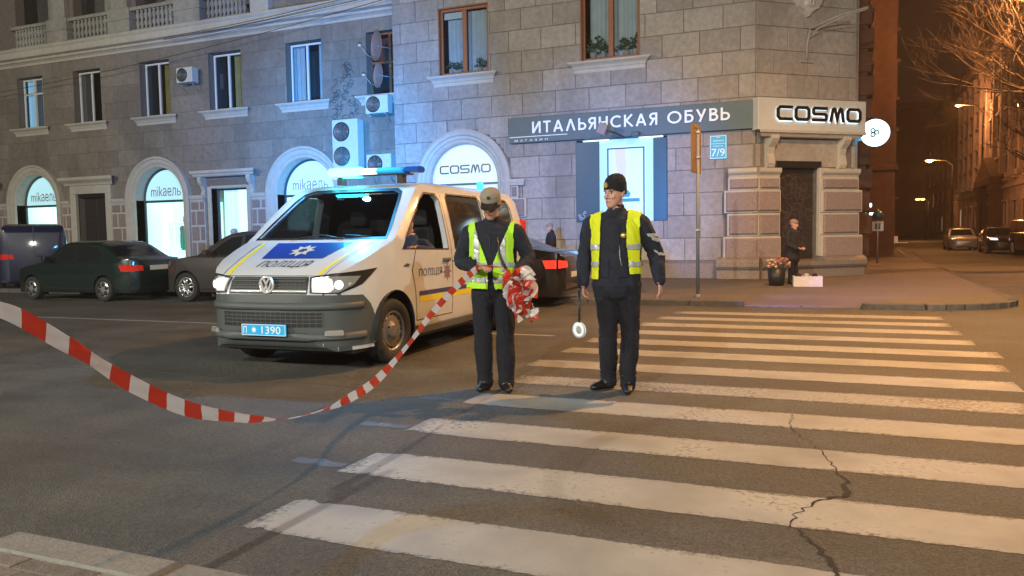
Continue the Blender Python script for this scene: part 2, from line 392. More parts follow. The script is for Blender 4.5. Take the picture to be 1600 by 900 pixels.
for k in range(12):
    y1 = 3.41 + 0.985 * k + (0.02 if k % 3 == 0 else -0.01)
    stripe(lefts[k], rights[k], y1 - 0.46 - 0.02 * (k % 2), y1, wears[k], ragged=1.0)
# chalky flecks where the old, longer stripes have worn away at their left ends
for k in (1, 2, 3):
    y1 = 3.41 + 0.985 * k
    stripe(lefts[k] - 0.42, lefts[k] - 0.02, y1 - 0.40, y1 - 0.30, 0.30, jit=0.05)
for xa, xb in ((-24, -9.4), (-8.9, -7.3), (-4.9, -3.7)):
    stripe(xa, xb, 10.27, 10.39, 0.08, name='lane_line')
stripe(-12.0, -3.6, 6.26, 6.30, 0.30, name='lane_line')
# long crack across the zebra
cr = [(-0.36, 6.35), (-0.34, 6.2), (-0.36, 5.95), (-0.2, 5.55), (-0.09, 5.24), (-0.05, 5.0), (0.02, 4.72), (0.04, 4.5), (-0.1, 4.35), (-0.2, 4.1), (-0.22, 3.9), (-0.12, 3.72), (-0.04, 3.5), (0.0, 3.3), (0.06, 2.9), (0.05, 2.4)]
pts = []
for (xa, ya), (xb, yb) in zip(cr, cr[1:]):
    for t in range(6):
        f = t / 6; pts.append((xa + (xb - xa) * f + (rnd.random() - .5) * .045, ya + (yb - ya) * f + (rnd.random() - .5) * .02))
wid = [0.001 + 0.004 * rnd.random() + (0.013 * math.exp(-((y - 4.5) / .22) ** 2) if y < 6 else 0) + (0.009 * math.exp(-((y - 3.55) / .22) ** 2)) for x, y in pts]
mb = MB()
for i in range(len(pts) - 1):
    (xa, ya), (xb, yb) = pts[i], pts[i + 1]
    mb.quad((xa - wid[i], ya, .0045), (xa + wid[i], ya, .0045), (xb + wid[i + 1], yb, .0045), (xb - wid[i + 1], yb, .0045))
mb.build('crack', 'tar', road)

# ---- far pavement, rising from the kerb, lowered where the crossing meets it
PZ = 0.10
def ramp(x, y):
    a = max(0.0, min(1.0, 1 - (abs(x + 0.75) - 0.95) / 0.5)) ; b = max(0.0, min(1.0, 1 - (y - 15.6) / 1.3))
    return PZ - (PZ - 0.025) * a * b
kerb_pts = [(-70, 15.45), (1.3, 15.50)]
for i in range(1, 9):
    a = math.pi / 2 * i / 8; kerb_pts.append((1.3 + 1.5 * math.sin(a), 17.0 - 1.5 * math.cos(a)))
kerb_pts += [(2.95, 34), (3.6, 53), (4.4, 90), (5.2, 150)]
bm = bmesh.new()
xs = [-70, -40, -25, -15, -8, -4, -3] + [-2.6 + .2 * i for i in range(20)] + [1.3]
ys = [15.48, 15.7, 16.0, 16.4, 16.8, 17.2, 19, 22, 27]
g = {}
for i, x in enumerate(xs):
    for j, y in enumerate(ys): g[i, j] = bm.verts.new((x, y, ramp(x, y)))
for i in range(len(xs) - 1):
    for j in range(len(ys) - 1): bm.faces.new((g[i, j], g[i + 1, j], g[i + 1, j + 1], g[i, j + 1]))
edge = [Vector((x, y, PZ)) for x, y in kerb_pts[1:]]
for a, b in zip(edge, edge[1:]):
    if a.y < 27: 
        bm.faces.new([bm.verts.new(p) for p in (Vector((1.3, a.y if a.y > 15.5 else 15.5, PZ)), a, b, Vector((1.3, min(b.y, 27), PZ)))][: 4] if b.y <= 27 else [bm.verts.new(p) for p in (Vector((1.3, a.y, PZ)), a, Vector((2.88, 27, PZ)), Vector((1.3, 27, PZ)))])
bm.faces.new([bm.verts.new(p) for p in ((-12, 27, PZ), (2.88, 27, PZ), (2.95, 34, PZ), (3.6, 53, PZ), (4.4, 90, PZ), (5.2, 150, PZ), (-12, 150, PZ))])
mb = MB(); mb.bm.free(); mb.bm = bm
pav = structure(mb.build('pavement', 'asphalt2')); tag(pav, 'asphalt pavement along the shop fronts rounding the corner')
# kerb stones of the far pavement
def kerb_run(pts, parent, m, zf, length=1.0, w=0.15, h=0.0):
    acc = []
    for (xa, ya), (xb, yb) in zip(pts, pts[1:]):
        L = math.hypot(xb - xa, yb - ya); n = max(1, round(L / length))
        for i in range(n):
            acc.append(((xa + (xb - xa) * i / n, ya + (yb - ya) * i / n), (xa + (xb - xa) * (i + 1) / n, ya + (yb - ya) * (i + 1) / n)))
    for (xa, ya), (xb, yb) in acc:
        d = Vector((xb - xa, yb - ya, 0)); L = d.length; ang = math.atan2(d.y, d.x)
        z = zf((xa + xb) / 2, (ya + yb) / 2) + 0.006 + rnd.uniform(-.004, .004)
        mb = MB(Matrix.Translation((xa, ya, 0)) @ Matrix.Rotation(ang + rnd.uniform(-.004, .004), 4, 'Z'))
        mb.box(0.006, L - 0.006, -w * .9, w * .1, -0.05, z, bev=0.012)
        mb.build('kerb_stone', m, parent)
kerb_run([(-24, 15.45), (1.3, 15.45)] + kerb_pts[2:10] + [(2.9, 27), (2.95, 34), (3.6, 53)], pav, 'kerb_old', lambda x, y: ramp(x, 15.6) if y < 16 else PZ)

# ---- near pavement with its granite kerb and concrete pavers
mb = MB(); mb.quad((-60, -12, .055), (6, -12, .055), (6, 2.3, .055), (-60, 2.3, .055))
near = structure(mb.build('pavement', 'earth')); tag(near, 'paved strip of the nearer pavement with a pale kerb')
for x in [-8.5 + i * 1.0 for i in range(14)]:
    if x < -3.7 and x > -4.6: continue
    mb = MB(); mb.box(x + .004, x + .996, 2.24, 2.42, -.05, 0.075 + rnd.uniform(-.003, .003), bev=.01); mb.build('kerb_stone', 'kerb', near)
for j in range(5):
    for i in range(34):
        x = -6.2 + i * .203 + (0.1 if j % 2 else 0); y = 2.235 - (j + 1) * .103
        mb = MB(); mb.slab(x + .003, x + .199, y + .003, y + .099, 0, .03, .004)
        mb.M = Matrix(((1, 0, 0, 0), (0, 0, 1, 0), (0, -1, 0, .072 + rnd.uniform(-.003, .003)), (0, 0, 0, 1)))
        mb.build('paver', 'paver', near)
# ================================================================ BUILDINGS
def mats_extra():
    M_['sign_panel'] = mat('teal_sign_panel', (0.085, 0.13, 0.145), 0.5, var=0.1, scale=3, bump=0.05)
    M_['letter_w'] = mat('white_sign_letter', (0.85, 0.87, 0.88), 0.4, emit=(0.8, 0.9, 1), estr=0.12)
    M_['letter_k'] = mat('black_sign_letter', (0.012, 0.012, 0.014), 0.3)
    M_['panel_w'] = mat('white_sign_panel', (0.62, 0.62, 0.60), 0.45, var=0.06, scale=3)
    M_['halo'] = emis('backlight', (0.75, 0.92, 1), 2.2)
    M_['lunette'] = mat('lit_lunette', (0.7, 0.75, 0.75), 0.4, emit=(0.72, 0.9, 0.95), estr=0.42)
    M_['shop_light'] = emis('shop_interior_light', (0.50, 1.0, 0.92), 2.2)
    M_['shop_dim'] = mat('shop_lunette_film', (0.6, 0.7, 0.75), 0.4, emit=(0.34, 0.80, 0.90), estr=0.75)
    M_['shop_white'] = mat('white_display', (0.8, 0.85, 0.85), 0.6, emit=(0.6, 1, 0.95), estr=0.8)
    M_['green_cloth'] = mat('green_dress', (0.02, 0.35, 0.22), 0.7, emit=(0.0, 0.55, 0.35), estr=0.25)
    M_['dark_cloth'] = mat('dark_teal_cloth', (0.02, 0.06, 0.07), 0.7)
    M_['pink_letter'] = mat('dusty_pink_lettering', (0.42, 0.25, 0.27), 0.5)
    M_['frame_dark'] = mat('dark_shop_frame', (0.05, 0.09, 0.10), 0.4)
    M_['door_k'] = mat('dark_metal_door', (0.030, 0.024, 0.024), 0.55, var=0.2, scale=5)
    M_['graf'] = mat('pale_graffiti_paint', (0.12, 0.07, 0.075), 0.7)
    M_['graf_k'] = mat('dark_graffiti_paint', (0.04, 0.035, 0.045), 0.7)
    M_['graf_w'] = mat('white_graffiti_paint', (0.5, 0.55, 0.6), 0.7)
    M_['side_panel'] = mat('teal_blue_panel', (0.018, 0.075, 0.12), 0.35)
    M_['poster'] = mat('lit_poster', (0.55, 0.75, 0.8), 0.35, emit=(0.30, 0.75, 0.88), estr=0.75)
    M_['poster2'] = mat('lit_poster_edge', (0.4, 0.6, 0.75), 0.35, emit=(0.25, 0.55, 0.85), estr=0.6)
    M_['poster3'] = mat('poster_print_pink', (0.5, 0.45, 0.5), 0.4, emit=(0.5, 0.55, 0.7), estr=0.6)
    M_['poster4'] = mat('poster_print_blue', (0.03, 0.2, 0.3), 0.4, emit=(0.02, 0.25, 0.42), estr=0.5)
    M_['plaque'] = mat('address_plaque_blue', (0.03, 0.30, 0.42), 0.4, emit=(0.05, 0.5, 0.65), estr=0.25)
    M_['dish'] = mat('dish_brown', (0.27, 0.21, 0.20), 0.45)
    M_['wire'] = mat('cable_black', (0.015, 0.015, 0.015), 0.6)
    M_['iron'] = mat('wrought_iron', (0.03, 0.028, 0.035), 0.5)
    M_['brick_red'] = mat('red_brown_facade', (0.10, 0.048, 0.032), 0.9, var=0.25, scale=3, bump=0.3, stain=0.4)
    M_['grey_far'] = mat('grey_far_facade', (0.40, 0.31, 0.31), 0.9, var=0.3, scale=1.2, stain=0.4)
    M_['lit_win'] = emis('far_lit_window', (1.0, 0.75, 0.45), 0.55)
    M_['far_dark'] = mat('dark_far_facade', (0.10, 0.06, 0.055), 0.9, var=0.3, scale=0.5)
mats_extra()

YA, YB = 24.45, 23.05
MA = Matrix.Translation((0, YA, 0)); MBm = Matrix.Translation((0, YB, 0))
MC = Matrix.Translation((-2.30, 23.05, 0)) @ Matrix.Rotation(R_(41), 4, 'Z')

def wall_mesh(parent, M, x0, x1, z0, z1, holes, th, m='joint', name='wall'):
    mb = MB(M)
    for a, b, c, d in wall_cells(x0, x1, z0, z1, holes): mb.box(a, b, 0.0, th, c, d)
    return mb.build(name, m, parent)
def courses(parent, M, x0, x1, rows, pitch, holes, m, name, jx=0.008, proud=0.022, cham=0.010, phase=0.0, keep=lambda a, b, c, d: True, jit=0.12):
    n = 0; extra = MB(M)
    for r, (za, zb) in enumerate(rows):
        x = x0 - pitch * (0.5 if r % 2 else 0.0) - phase; cells = []
        while x < x1:
            L = pitch * (1 + rnd.uniform(-jit, jit)); a, b = max(x, x0), min(x + L, x1)
            if b - a > 0.08: cells.append((a, b))
            x += L
        for a, b in cells:
            for q in rects_minus((a + jx, b - jx, za + jx, zb - jx), holes, 0.03):
                pr = proud + rnd.uniform(-.003, .003)
                if n < 296 and keep(*q):
                    mb = MB(M); mb.slab(q[0], q[1], q[2], q[3], -pr, 0.01, cham); mb.build(name, m, parent); n += 1
                else: extra.slab(q[0], q[1], q[2], q[3], -pr, 0.01, cham)
    if len(extra.bm.faces): extra.build(name, m, parent, kind='stuff')
    else: extra.bm.free()
def mould(mb, x0, x1, prof, ends=True):
    """moulding running along x: prof = [(y,z)] front outline (y negative is proud); mitred returns at the ends"""
    n = len(prof); ymin = min(p[0] for p in prof)
    A = [(x0 - max(0, -y) * 1.0 if ends else x0, y, z) for y, z in prof]; B = [(x1 + max(0, -y) * 1.0 if ends else x1, y, z) for y, z in prof]
    for i in range(n - 1): mb.quad(A[i], A[i + 1], B[i + 1], B[i])
    for P in (A, B):
        if ends:
            back = [(P[0][0] if False else (x0 if P is A else x1), 0.0, p[2]) for p in P]
            for i in range(n - 1): mb.quad(P[i], P[i + 1], back[i + 1], back[i])
        else: mb.ngon([*P, (P[0][0], 0.0, P[-1][2]), (P[0][0], 0.0, P[0][2])] if True else P)
    return mb
SILL = lambda z: [(0, z - .32), (-.03, z - .32), (-.03, z - .22), (-.055, z - .20), (-.08, z - .14), (-.12, z - .10), (-.17, z - .07), (-.18, z - .05), (-.20, z - .05), (-.20, z), (0, z + .012)]
def sill(parent, M, cx, hw, z, m='stucco', name='sill'):
    mb = MB(M); mould(mb, cx - hw, cx + hw, SILL(z)); return mb.build(name, m, parent)
def arch_surround(parent, M, cx, zs, ro, prof, zb, m='stucco', n=28, name='arch_moulding'):
    mb = MB(M); secs = [[(cx - r, y, zb) for r, y in prof]]
    for k in range(n + 1):
        a = math.pi - math.pi * k / n; secs.append([(cx + r * math.cos(a), y, zs + r * math.sin(a)) for r, y in prof])
    secs.append([(cx + r, y, zb) for r, y in prof])
    for A, B in zip(secs, secs[1:]):
        for i in range(len(prof) - 1): mb.quad(A[i], A[i + 1], B[i + 1], B[i])
    return mb.build(name, m, parent, smooth=False, weld=0.0005)
def half_disc(mb, cx, zs, r, y, z0=None, n=24):
    pts = [(cx + r * math.cos(math.pi * k / n), y, zs + r * math.sin(math.pi * k / n)) for k in range(n + 1)]
    if z0 is not None: pts = pts + [(cx - r, y, z0), (cx + r, y, z0)]
    mb.ngon(pts); return mb
def room(parent, M, x0, x1, z0, z1, y0, y1, m='dark_in'):
    mb = MB(M)
    mb.quad((x0, y1, z0), (x1, y1, z0), (x1, y1, z1), (x0, y1, z1)); mb.quad((x0, y0, z0), (x0, y1, z0), (x0, y1, z1), (x0, y0, z1))
    mb.quad((x1, y0, z0), (x1, y1, z0), (x1, y1, z1), (x1, y0, z1)); mb.quad((x0, y0, z0), (x1, y0, z0), (x1, y1, z0), (x0, y1, z0)); mb.quad((x0, y0, z1), (x1, y0, z1), (x1, y1, z1), (x0, y1, z1))
    return mb.build('room', m, parent)
def curtain(parent, M, x0, x1, z0, z1, y, m, amp=0.03, wl_=0.11):
    mb = MB(M); n = max(10, int((x1 - x0) / 0.02)); ph = rnd.random() * 6
    P = [(x0 + (x1 - x0) * i / n, y + amp * math.sin(6.283 * i * (x1 - x0) / n / wl_ + ph + .6 * math.sin(i * .3))) for i in range(n + 1)]
    for (xa, ya), (xb, yb) in zip(P, P[1:]): mb.quad((xa, ya, z0), (xb, yb, z0), (xb, yb, z1), (xa, ya, z1))
    return mb.build('curtain', m, parent, smooth=True)
def casement(parent, M, x0, x1, z0, z1, y, m, fw=0.07, splits=(0.5,), bars=(), pane='pane', mw=None, trans=None):
    """frame with mullions; each pane of glass is a sub-part"""
    mw = mw or fw * 1.25; mb = MB(M); d0, d1 = y - 0.035, y + 0.035
    mb.box(x0, x0 + fw, d0, d1, z0, z1, .008); mb.box(x1 - fw, x1, d0, d1, z0, z1, .008)
    mb.box(x0 + fw, x1 - fw, d0 + .002, d1, z0, z0 + fw, .008); mb.box(x0 + fw, x1 - fw, d0 + .002, d1, z1 - fw, z1, .008)
    xs = [x0 + fw]; 
    for s in splits:
        c = x0 + (x1 - x0) * s; mb.box(c - mw / 2, c + mw / 2, d0 - .01, d1 + .004, z0 + fw, z1 - fw, .008); xs += [c - mw / 2, c + mw / 2]
    xs.append(x1 - fw)
    zt = z1 - fw
    if trans: 
        mb.box(x0 + fw, x1 - fw, d0 - .004, d1, trans - mw / 2, trans + mw / 2, .008)
    f = mb.build('window', m, parent)
    for i in range(0, len(xs), 2):
        zz = [(z0 + fw, zt)] if not trans else [(z0 + fw, trans - mw / 2), (trans + mw / 2, zt)]
        for za, zb in zz:
            q = MB(M); q.quad((xs[i], y, za), (xs[i + 1], y, za), (xs[i + 1], y, zb), (xs[i], y, zb)); q.build('pane', pane, f)
    return f
def glyph(ch):
    """strokes of a geometric sans capital: [(points, closed)], width"""
    t = .075
    def arc(cx, cy, rx, ry, a0, a1, n=14): return [(cx + rx * math.cos(R_(a0 + (a1 - a0) * k / n)), cy + ry * math.sin(R_(a0 + (a1 - a0) * k / n))) for k in range(n + 1)]
    V = lambda x: ([(x, 0), (x, 1)], 0)
    if ch == 'И': return [V(t), V(.72 - t), ([(t + .02, .03), (.72 - t - .02, .97)], 0)], .72
    if ch == 'Т': return [([(0, 1 - t), (.62, 1 - t)], 0), ([(.31, 0), (.31, .95)], 0)], .62
    if ch == 'А': return [([(t, 0), (.41, .98)], 0), ([(.82 - t, 0), (.41, .98)], 0), ([(.2, .30), (.62, .30)], 0)], .82
    if ch == 'Л': return [([(t, 0), (.40, .98)], 0), ([(.80 - t, 0), (.40, .98)], 0)], .80
    if ch == 'Ь': return [V(t), ([(t, .56)] + arc(.33, .56 / 2 + t / 2, .24, .56 / 2 - t / 2, 90, -90) + [(t, t)], 0)], .60
    if ch == 'Я': return [V(.60 - t), ([(.60 - t, 1 - t)] + arc(.29, .72, .22, .28 - t, 90, 270) + [(.60 - t, .44 + t)], 0), ([(.32, .46), (.06, 0)], 0)], .62
    if ch == 'Н': return [V(t), V(.70 - t), ([(t, .52), (.70 - t, .52)], 0)], .70
    if ch == 'С': return [(arc(.50, .5, .5 - t, .5 - t, 48, 312, 24), 0)], .84
    if ch == 'К': return [V(t), ([(.62, 1), (.17, .52)], 0), ([(.17, .52), (.66, 0)], 0)], .68
    if ch == 'О': return [(arc(.52, .5, .52 - t, .5 - t, 0, 345, 23), 1)], 1.04
    if ch == 'Б': return [V(t), ([(t, 1 - t), (.56, 1 - t)], 0), ([(t, .60)] + arc(.33, .30 + t / 2, .24, .30 - t / 2, 90, -90) + [(t, t)], 0)], .60
    if ch == 'У': return [([(t, 1), (.37, .36)], 0), ([(.72 - t, 1), (.26, 0)], 0)], .72
    if ch == 'В': return [V(t), ([(t, 1 - t)] + arc(.29, .76, .20, .24 - t, 90, -90) + [(t, .52)], 0), ([(t, .52)] + arc(.33, .26 + t / 2, .22, .26 - t / 2, 90, -90) + [(t, t)], 0)], .58
def ribbon(mb, pts, w, closed, y0, y1, T):
    """thick stroke of width w along a polyline in letter space; T maps (u,v)->(x,z)"""
    n = len(pts); L = []; Rr = []
    for i in range(n):
        p = Vector(pts[i]); a = Vector(pts[i - 1]) if (i > 0 or closed) else None; b = Vector(pts[(i + 1) % n]) if (i < n - 1 or closed) else None
        d1 = (p - a).normalized() if a is not None else None; d2 = (b - p).normalized() if b is not None else None
        if d1 is None: d1 = d2
        if d2 is None: d2 = d1
        t = (d1 + d2)
        t = t.normalized() if t.length > 1e-6 else d1
        nrm = Vector((-t.y, t.x)); k = 1 / max(0.35, nrm.dot(Vector((-d1.y, d1.x))))
        L.append(p + nrm * w / 2 * k); Rr.append(p - nrm * w / 2 * k)
    m = n if closed else n - 1
    for i in range(m):
        j = (i + 1) % n; q = [T(L[i]), T(L[j]), T(Rr[j]), T(Rr[i])]
        f = [(x, y0, z) for x, z in q]; bk = [(x, y1, z) for x, z in q]
        mb.ngon(f); mb.quad(f[0], f[1], bk[1], bk[0]); mb.quad(f[3], f[2], bk[2], bk[3])
        if not closed and i == 0: mb.quad(f[0], f[3], bk[3], bk[0])
        if not closed and i == m - 1: mb.quad(f[1], f[2], bk[2], bk[1])
def sans_word(parent, M, word, x0, x1, z0, z1, y, ext, m, w=.15, gap=.22):
    tot = sum(glyph(c)[1] for c in word) + gap * (len(word) - 1); u0 = 0
    for c in word:
        st, wd = glyph(c); mb = MB(M)
        for i, (pl, cl) in enumerate(st):
            T = lambda p: (x0 + (p[0] + u0) / tot * (x1 - x0), z0 + p[1] * (z1 - z0))
            ribbon(mb, pl, w, cl, y - ext - .0015 * i, y - .0005 * i, T)
        mb.build('letter', m, parent); u0 += wd + gap
def wide_word(parent, M, x0, x1, z0, z1, y0, y1, m, w=0.2):
    """wide squared letters C O S M O"""
    a, b = w / 2, 1 - w / 2; W_ = 1.3; r = .16
    O = [(a, a + r), (a, b - r), (a + r, b), (W_ - a - r, b), (W_ - a, b - r), (W_ - a, a + r), (W_ - a - r, a), (a + r, a)]
    C = [(W_, b), (a + r, b), (a, b - r), (a, a + r), (a + r, a), (W_, a)]
    S = [(W_, b), (a + .1, b), (a, b - .1), (a, .6), (a + .1, .5), (W_ - a - .1, .5), (W_ - a, .4), (W_ - a, a + .1), (W_ - a - .1, a), (0, a)]
    Mm = [(a, 0), (.30, b - .05), (.42, b), (.50, b - .08), (.66, a + .10), (.86, b - .08), (.94, b), (1.06, b - .05), (W_ - a + .02, 0)]
    tot = 5 * W_ + 4 * .17
    for i, (pl, cl) in enumerate(((C, 0), (O, 1), (S, 0), (Mm, 0), (O, 1))):
        u0 = i * (W_ + .17)
        T = lambda p: (x0 + (p[0] + u0) / tot * (x1 - x0), z0 + p[1] * (z1 - z0))
        mb = MB(M); ribbon(mb, pl, w, cl, y0, y1, T); mb.build('letter', m, parent)

# ---------------------------------------------------------------- long wing (with the row of arched shop windows)
wing = thing('apartment_building', 'long brown-grey stone building with arched shop windows, cream cornice and balustraded loggias', 'building', (0, 0, 0))
MOD = [(-36.55, 'd'), (-32.95, 'a'), (-29.5, 'd'), (-25.72, 'a'), (-22.12, 'w'), (-18.5, 'a')]
ZS, RO, RI = 3.08, 1.72, 1.30
holesA = []
for cx, k in MOD:
    if k == 'a': holesA += arch_holes(cx, ZS, RI, RO, 0.0)
    elif k == 'd': holesA.append((cx - .87, cx + .87, 0, 3.44))
    else: holesA.append((cx - .88, cx + .88, 1.2, 3.50))
WINA = [(-36.55, .8), (-32.97, .8), (-29.5, .8), (-25.7, .8), (-22.1, .8), (-18.4, .8), (-14.9, .8)]
for cx, hw in WINA: holesA.append((cx - hw, cx + hw, 6.42, 8.63))
LOG = [(-33.55, -31.45), (-30.0, -27.9), (-26.45, -24.35), (-22.8, -20.7)]
for a, b in LOG: holesA.append((a - .1, b + .1, 9.75, 13.2))
XA0, XA1 = -44.0, -12.5
wall_mesh(wing, MA, XA0, XA1, 0, 14.5, holesA, 0.42)
ringholes = []
for cx, k in MOD:
    if k == 'a': ringholes += arch_holes(cx, ZS, RO - .05, RO + .10, 0.0, 10)
    elif k == 'd': ringholes.append((cx - 1.2, cx + 1.2, 0, 3.9))
    else: ringholes.append((cx - 1.15, cx + 1.15, 1.0, 3.75))
rowsA = [(3.18 + .66 * i, 3.18 + .66 * (i + 1)) for i in range(9)]
hA = ringholes + holesA
courses(wing, MA, -36.3, -13.2, rowsA, 1.18, hA, 'stone_wing', 'stone_block', proud=0.016, cham=0.006, jx=0.006)
courses(wing, MA, -20.2, -13.2, [(9.80 + .66 * i, 9.80 + .66 * (i + 1)) for i in range(4)], 1.2, holesA, 'stone_wing', 'upper_block', proud=0.016, cham=0.006)
# rusticated ground band: pale joints, brown stones
secs = []; xs_ = sorted([(cx - (RO if k == 'a' else 1.2 if k == 'd' else 1.15), cx + (RO if k == 'a' else 1.2 if k == 'd' else 1.15)) for cx, k in MOD])
prev = -38.5
for a, b in xs_: secs.append((prev, a)); prev = b
secs.append((prev, -13.2))
for a, b in secs:
    if b - a < .3: continue
    mb = MB(MA); mb.box(a, b, -.10, .0, .55, 2.93); mb.build('pale_band', 'stucco', wing)
    mb = MB(MA); mould(mb, a + .02, b - .02, [(-.10, 2.93), (-.14, 2.93), (-.14, 3.0), (-.18, 3.03), (-.20, 3.10), (-.20, 3.17), (0, 3.19)], ends=False); mb.build('string_course', 'stucco', wing)
    for r, (za, zb) in enumerate([(2.62, 2.90), (2.02, 2.54), (1.40, 1.93), (.72, 1.31)]):
        w = b - a; cuts = [0, .38, 1] if r % 2 else [0, .62, 1]
        for u, v in zip(cuts, cuts[1:]):
            mb = MB(MA); mb.slab(a + w * u + .05, a + w * v - .05, za, zb, -.145, -.098, .02); mb.build('rustic_stone', 'rustic', wing)
    mb = MB(MA); mb.box(a, b, -.16, .0, 0, .62, .02); mb.build('plinth', 'plinth', wing)
ARCH_PROF = [(RI, .46), (RI, -.05), (RI + .03, -.09), (RI + .12, -.10), (RI + .14, -.13), (RI + .20, -.15), (RI + .30, -.15), (RI + .34, -.20), (RO, -.20), (RO, 0.0)]
def arch_shop(parent, M, cx, dress=None, word=True):
    arch_surround(parent, M, cx, ZS, RO, ARCH_PROF, .15)
    gy = .44
    mb = MB(M)
    mb.box(cx - RI, cx + RI, gy - .04, gy + .03, 2.98, 3.07); mb.box(cx - RI + .01, cx - RI + .07, gy - .05, gy + .03, .6, 2.98); mb.box(cx + RI - .07, cx + RI - .01, gy - .05, gy + .03, .6, 2.98)
    mb.box(cx - RI, cx + RI, gy - .05, gy + .03, .5, .62)
    pr = [(RI - .07, gy + .03), (RI - .07, gy - .05), (RI, gy - .05)]
    secs_ = [[(cx + r * math.cos(math.pi * k / 24), y, ZS + r * math.sin(math.pi * k / 24)) for r, y in pr] for k in range(25)]
    for A, B in zip(secs_, secs_[1:]):
        for i in range(2): mb.quad(A[i], A[i + 1], B[i + 1], B[i])
    f = mb.build('shop_window', 'frame_dark', parent)
    mb = MB(M); mb.quad((cx - RI + .07, gy, .62), (cx + RI - .07, gy, .62), (cx + RI - .07, gy, 2.98), (cx - RI + .07, gy, 2.98)); mb.build('pane', 'pane_clear', f)
    mb = MB(M); half_disc(mb, cx, ZS, RI - .07, gy); mb.build('lunette', 'shop_dim', f)
    if word:
        text_obj('lettering', 'mikаел', 'pink_letter', cx - .92, cx + .44, 3.24, 3.66, gy - .006, f, M, ext=.004)
        mb = MB(M); st, wd = glyph('Ь')
        for i, (pl, cl) in enumerate(st): ribbon(mb, pl, .12, cl, gy - .010 - .001 * i, gy - .004, lambda p: (cx + .50 + p[0] * .32, 3.245 + p[1] * .30))
        mb.build('lettering', 'pink_letter', f)
    mb = MB(M)
    mb.quad((cx - RI, 1.9, .3), (cx + RI + .2, 1.9, .3), (cx + RI + .2, 1.9, 2.99), (cx - RI, 1.9, 2.99))
    mb.build('lit_backdrop', 'shop_light', parent)
    mb = MB(M); mb.quad((cx - RI, .47, 2.99), (cx + RI + .2, .47, 2.99), (cx + RI + .2, 1.9, 2.99), (cx - RI, 1.9, 2.99))
    mb.quad((cx - RI, .47, .55), (cx + RI, .47, .55), (cx + RI, 1.9, .55), (cx - RI, 1.9, .55)); mb.quad((cx - RI, .47, .5), (cx - RI, 1.9, .5), (cx - RI, 1.9, 3), (cx - RI, .47, 3)); mb.quad((cx + RI, .47, .5), (cx + RI, 1.9, .5), (cx + RI, 1.9, 3), (cx + RI, .47, 3))
    mb.build('display_recess', 'shop_white', parent)
for cx, k in MOD:
    if k == 'a': arch_shop(wing, MA, cx)
    if k == 'd':
        mb = MB(MA)
        for s in (-1, 1):
            a, b = sorted((cx + s * .87, cx + s * 1.2)); mb.box(a, b, -.14, .05, .15, 3.44, .012)
        mb.box(cx - 1.2, cx + 1.2, -.142, .05, 3.44, 3.80, .012); mb.build('door_surround', 'stucco', wing)
        mb = MB(MA); mould(mb, cx - 1.2, cx + 1.2, [(-.14, 3.80), (-.20, 3.80), (-.22, 3.88), (-.30, 3.95), (-.38, 4.0), (-.40, 4.04), (-.40, 4.14), (0, 4.17)]); mb.build('door_hood', 'stucco', wing)
        mb = MB(MA); mb.box(cx - .87, cx + .87, .30, .36, .14, 3.30, .01)
        for s in (-1, 1):
            for z0, z1 in ((.3, 1.2), (1.35, 2.3), (2.45, 3.15)): mb.box(cx + s * .43 - .33, cx + s * .43 + .33, .275, .30, z0, z1, .01)
        mb.build('door', 'door_k', wing)
        mb = MB(MA); mb.box(cx - .87, cx + .87, .02, .30, 3.30, 3.44); mb.build('shutter_box', 'black', wing)
    if k == 'w':
        mb = MB(MA)
        for s in (-1, 1):
            a, b = sorted((cx + s * .88, cx + s * 1.06)); mb.box(a, b, -.05, .30, 1.2, 3.50, .01)
            # scrolled console under the hood
            pr = [(0, 3.06), (-.10, 3.08), (-.14, 3.2), (-.10, 3.35), (-.16, 3.5), (-.28, 3.62), (-.34, 3.78), (-.32, 3.86), (0, 3.86)]
            mb.prism([(y, z) for y, z in pr], 'x', cx + s * 1.20 - .09, cx + s * 1.20 + .09)
        mb.box(cx - .88, cx + .88, -.052, .30, 3.42, 3.52, .01)
        mb.build('window_surround', 'stucco', wing)
        mb = MB(MA); mould(mb, cx - 1.16, cx + 1.16, [(0, 3.86), (-.30, 3.86), (-.34, 3.90), (-.36, 3.96), (-.42, 4.0), (-.42, 4.10), (0, 4.14)]); mb.build('window_hood', 'stucco', wing)
        casement(wing, MA, cx - .86, cx + .86, 1.1, 3.42, .34, 'frame_dark', splits=(), pane='pane_clear')
        mb = MB(MA); mb.quad((cx - 1.2, 1.5, .9), (cx + 1.0, 1.5, .9), (cx + 1.0, 1.5, 3.5), (cx - 1.2, 1.5, 3.5)); mb.build('lit_backdrop', 'shop_light', wing)
        curtain(wing, MA, cx - .82, cx - .15, 1.1, 3.4, .62, 'shop_white', amp=.03, wl_=.2)
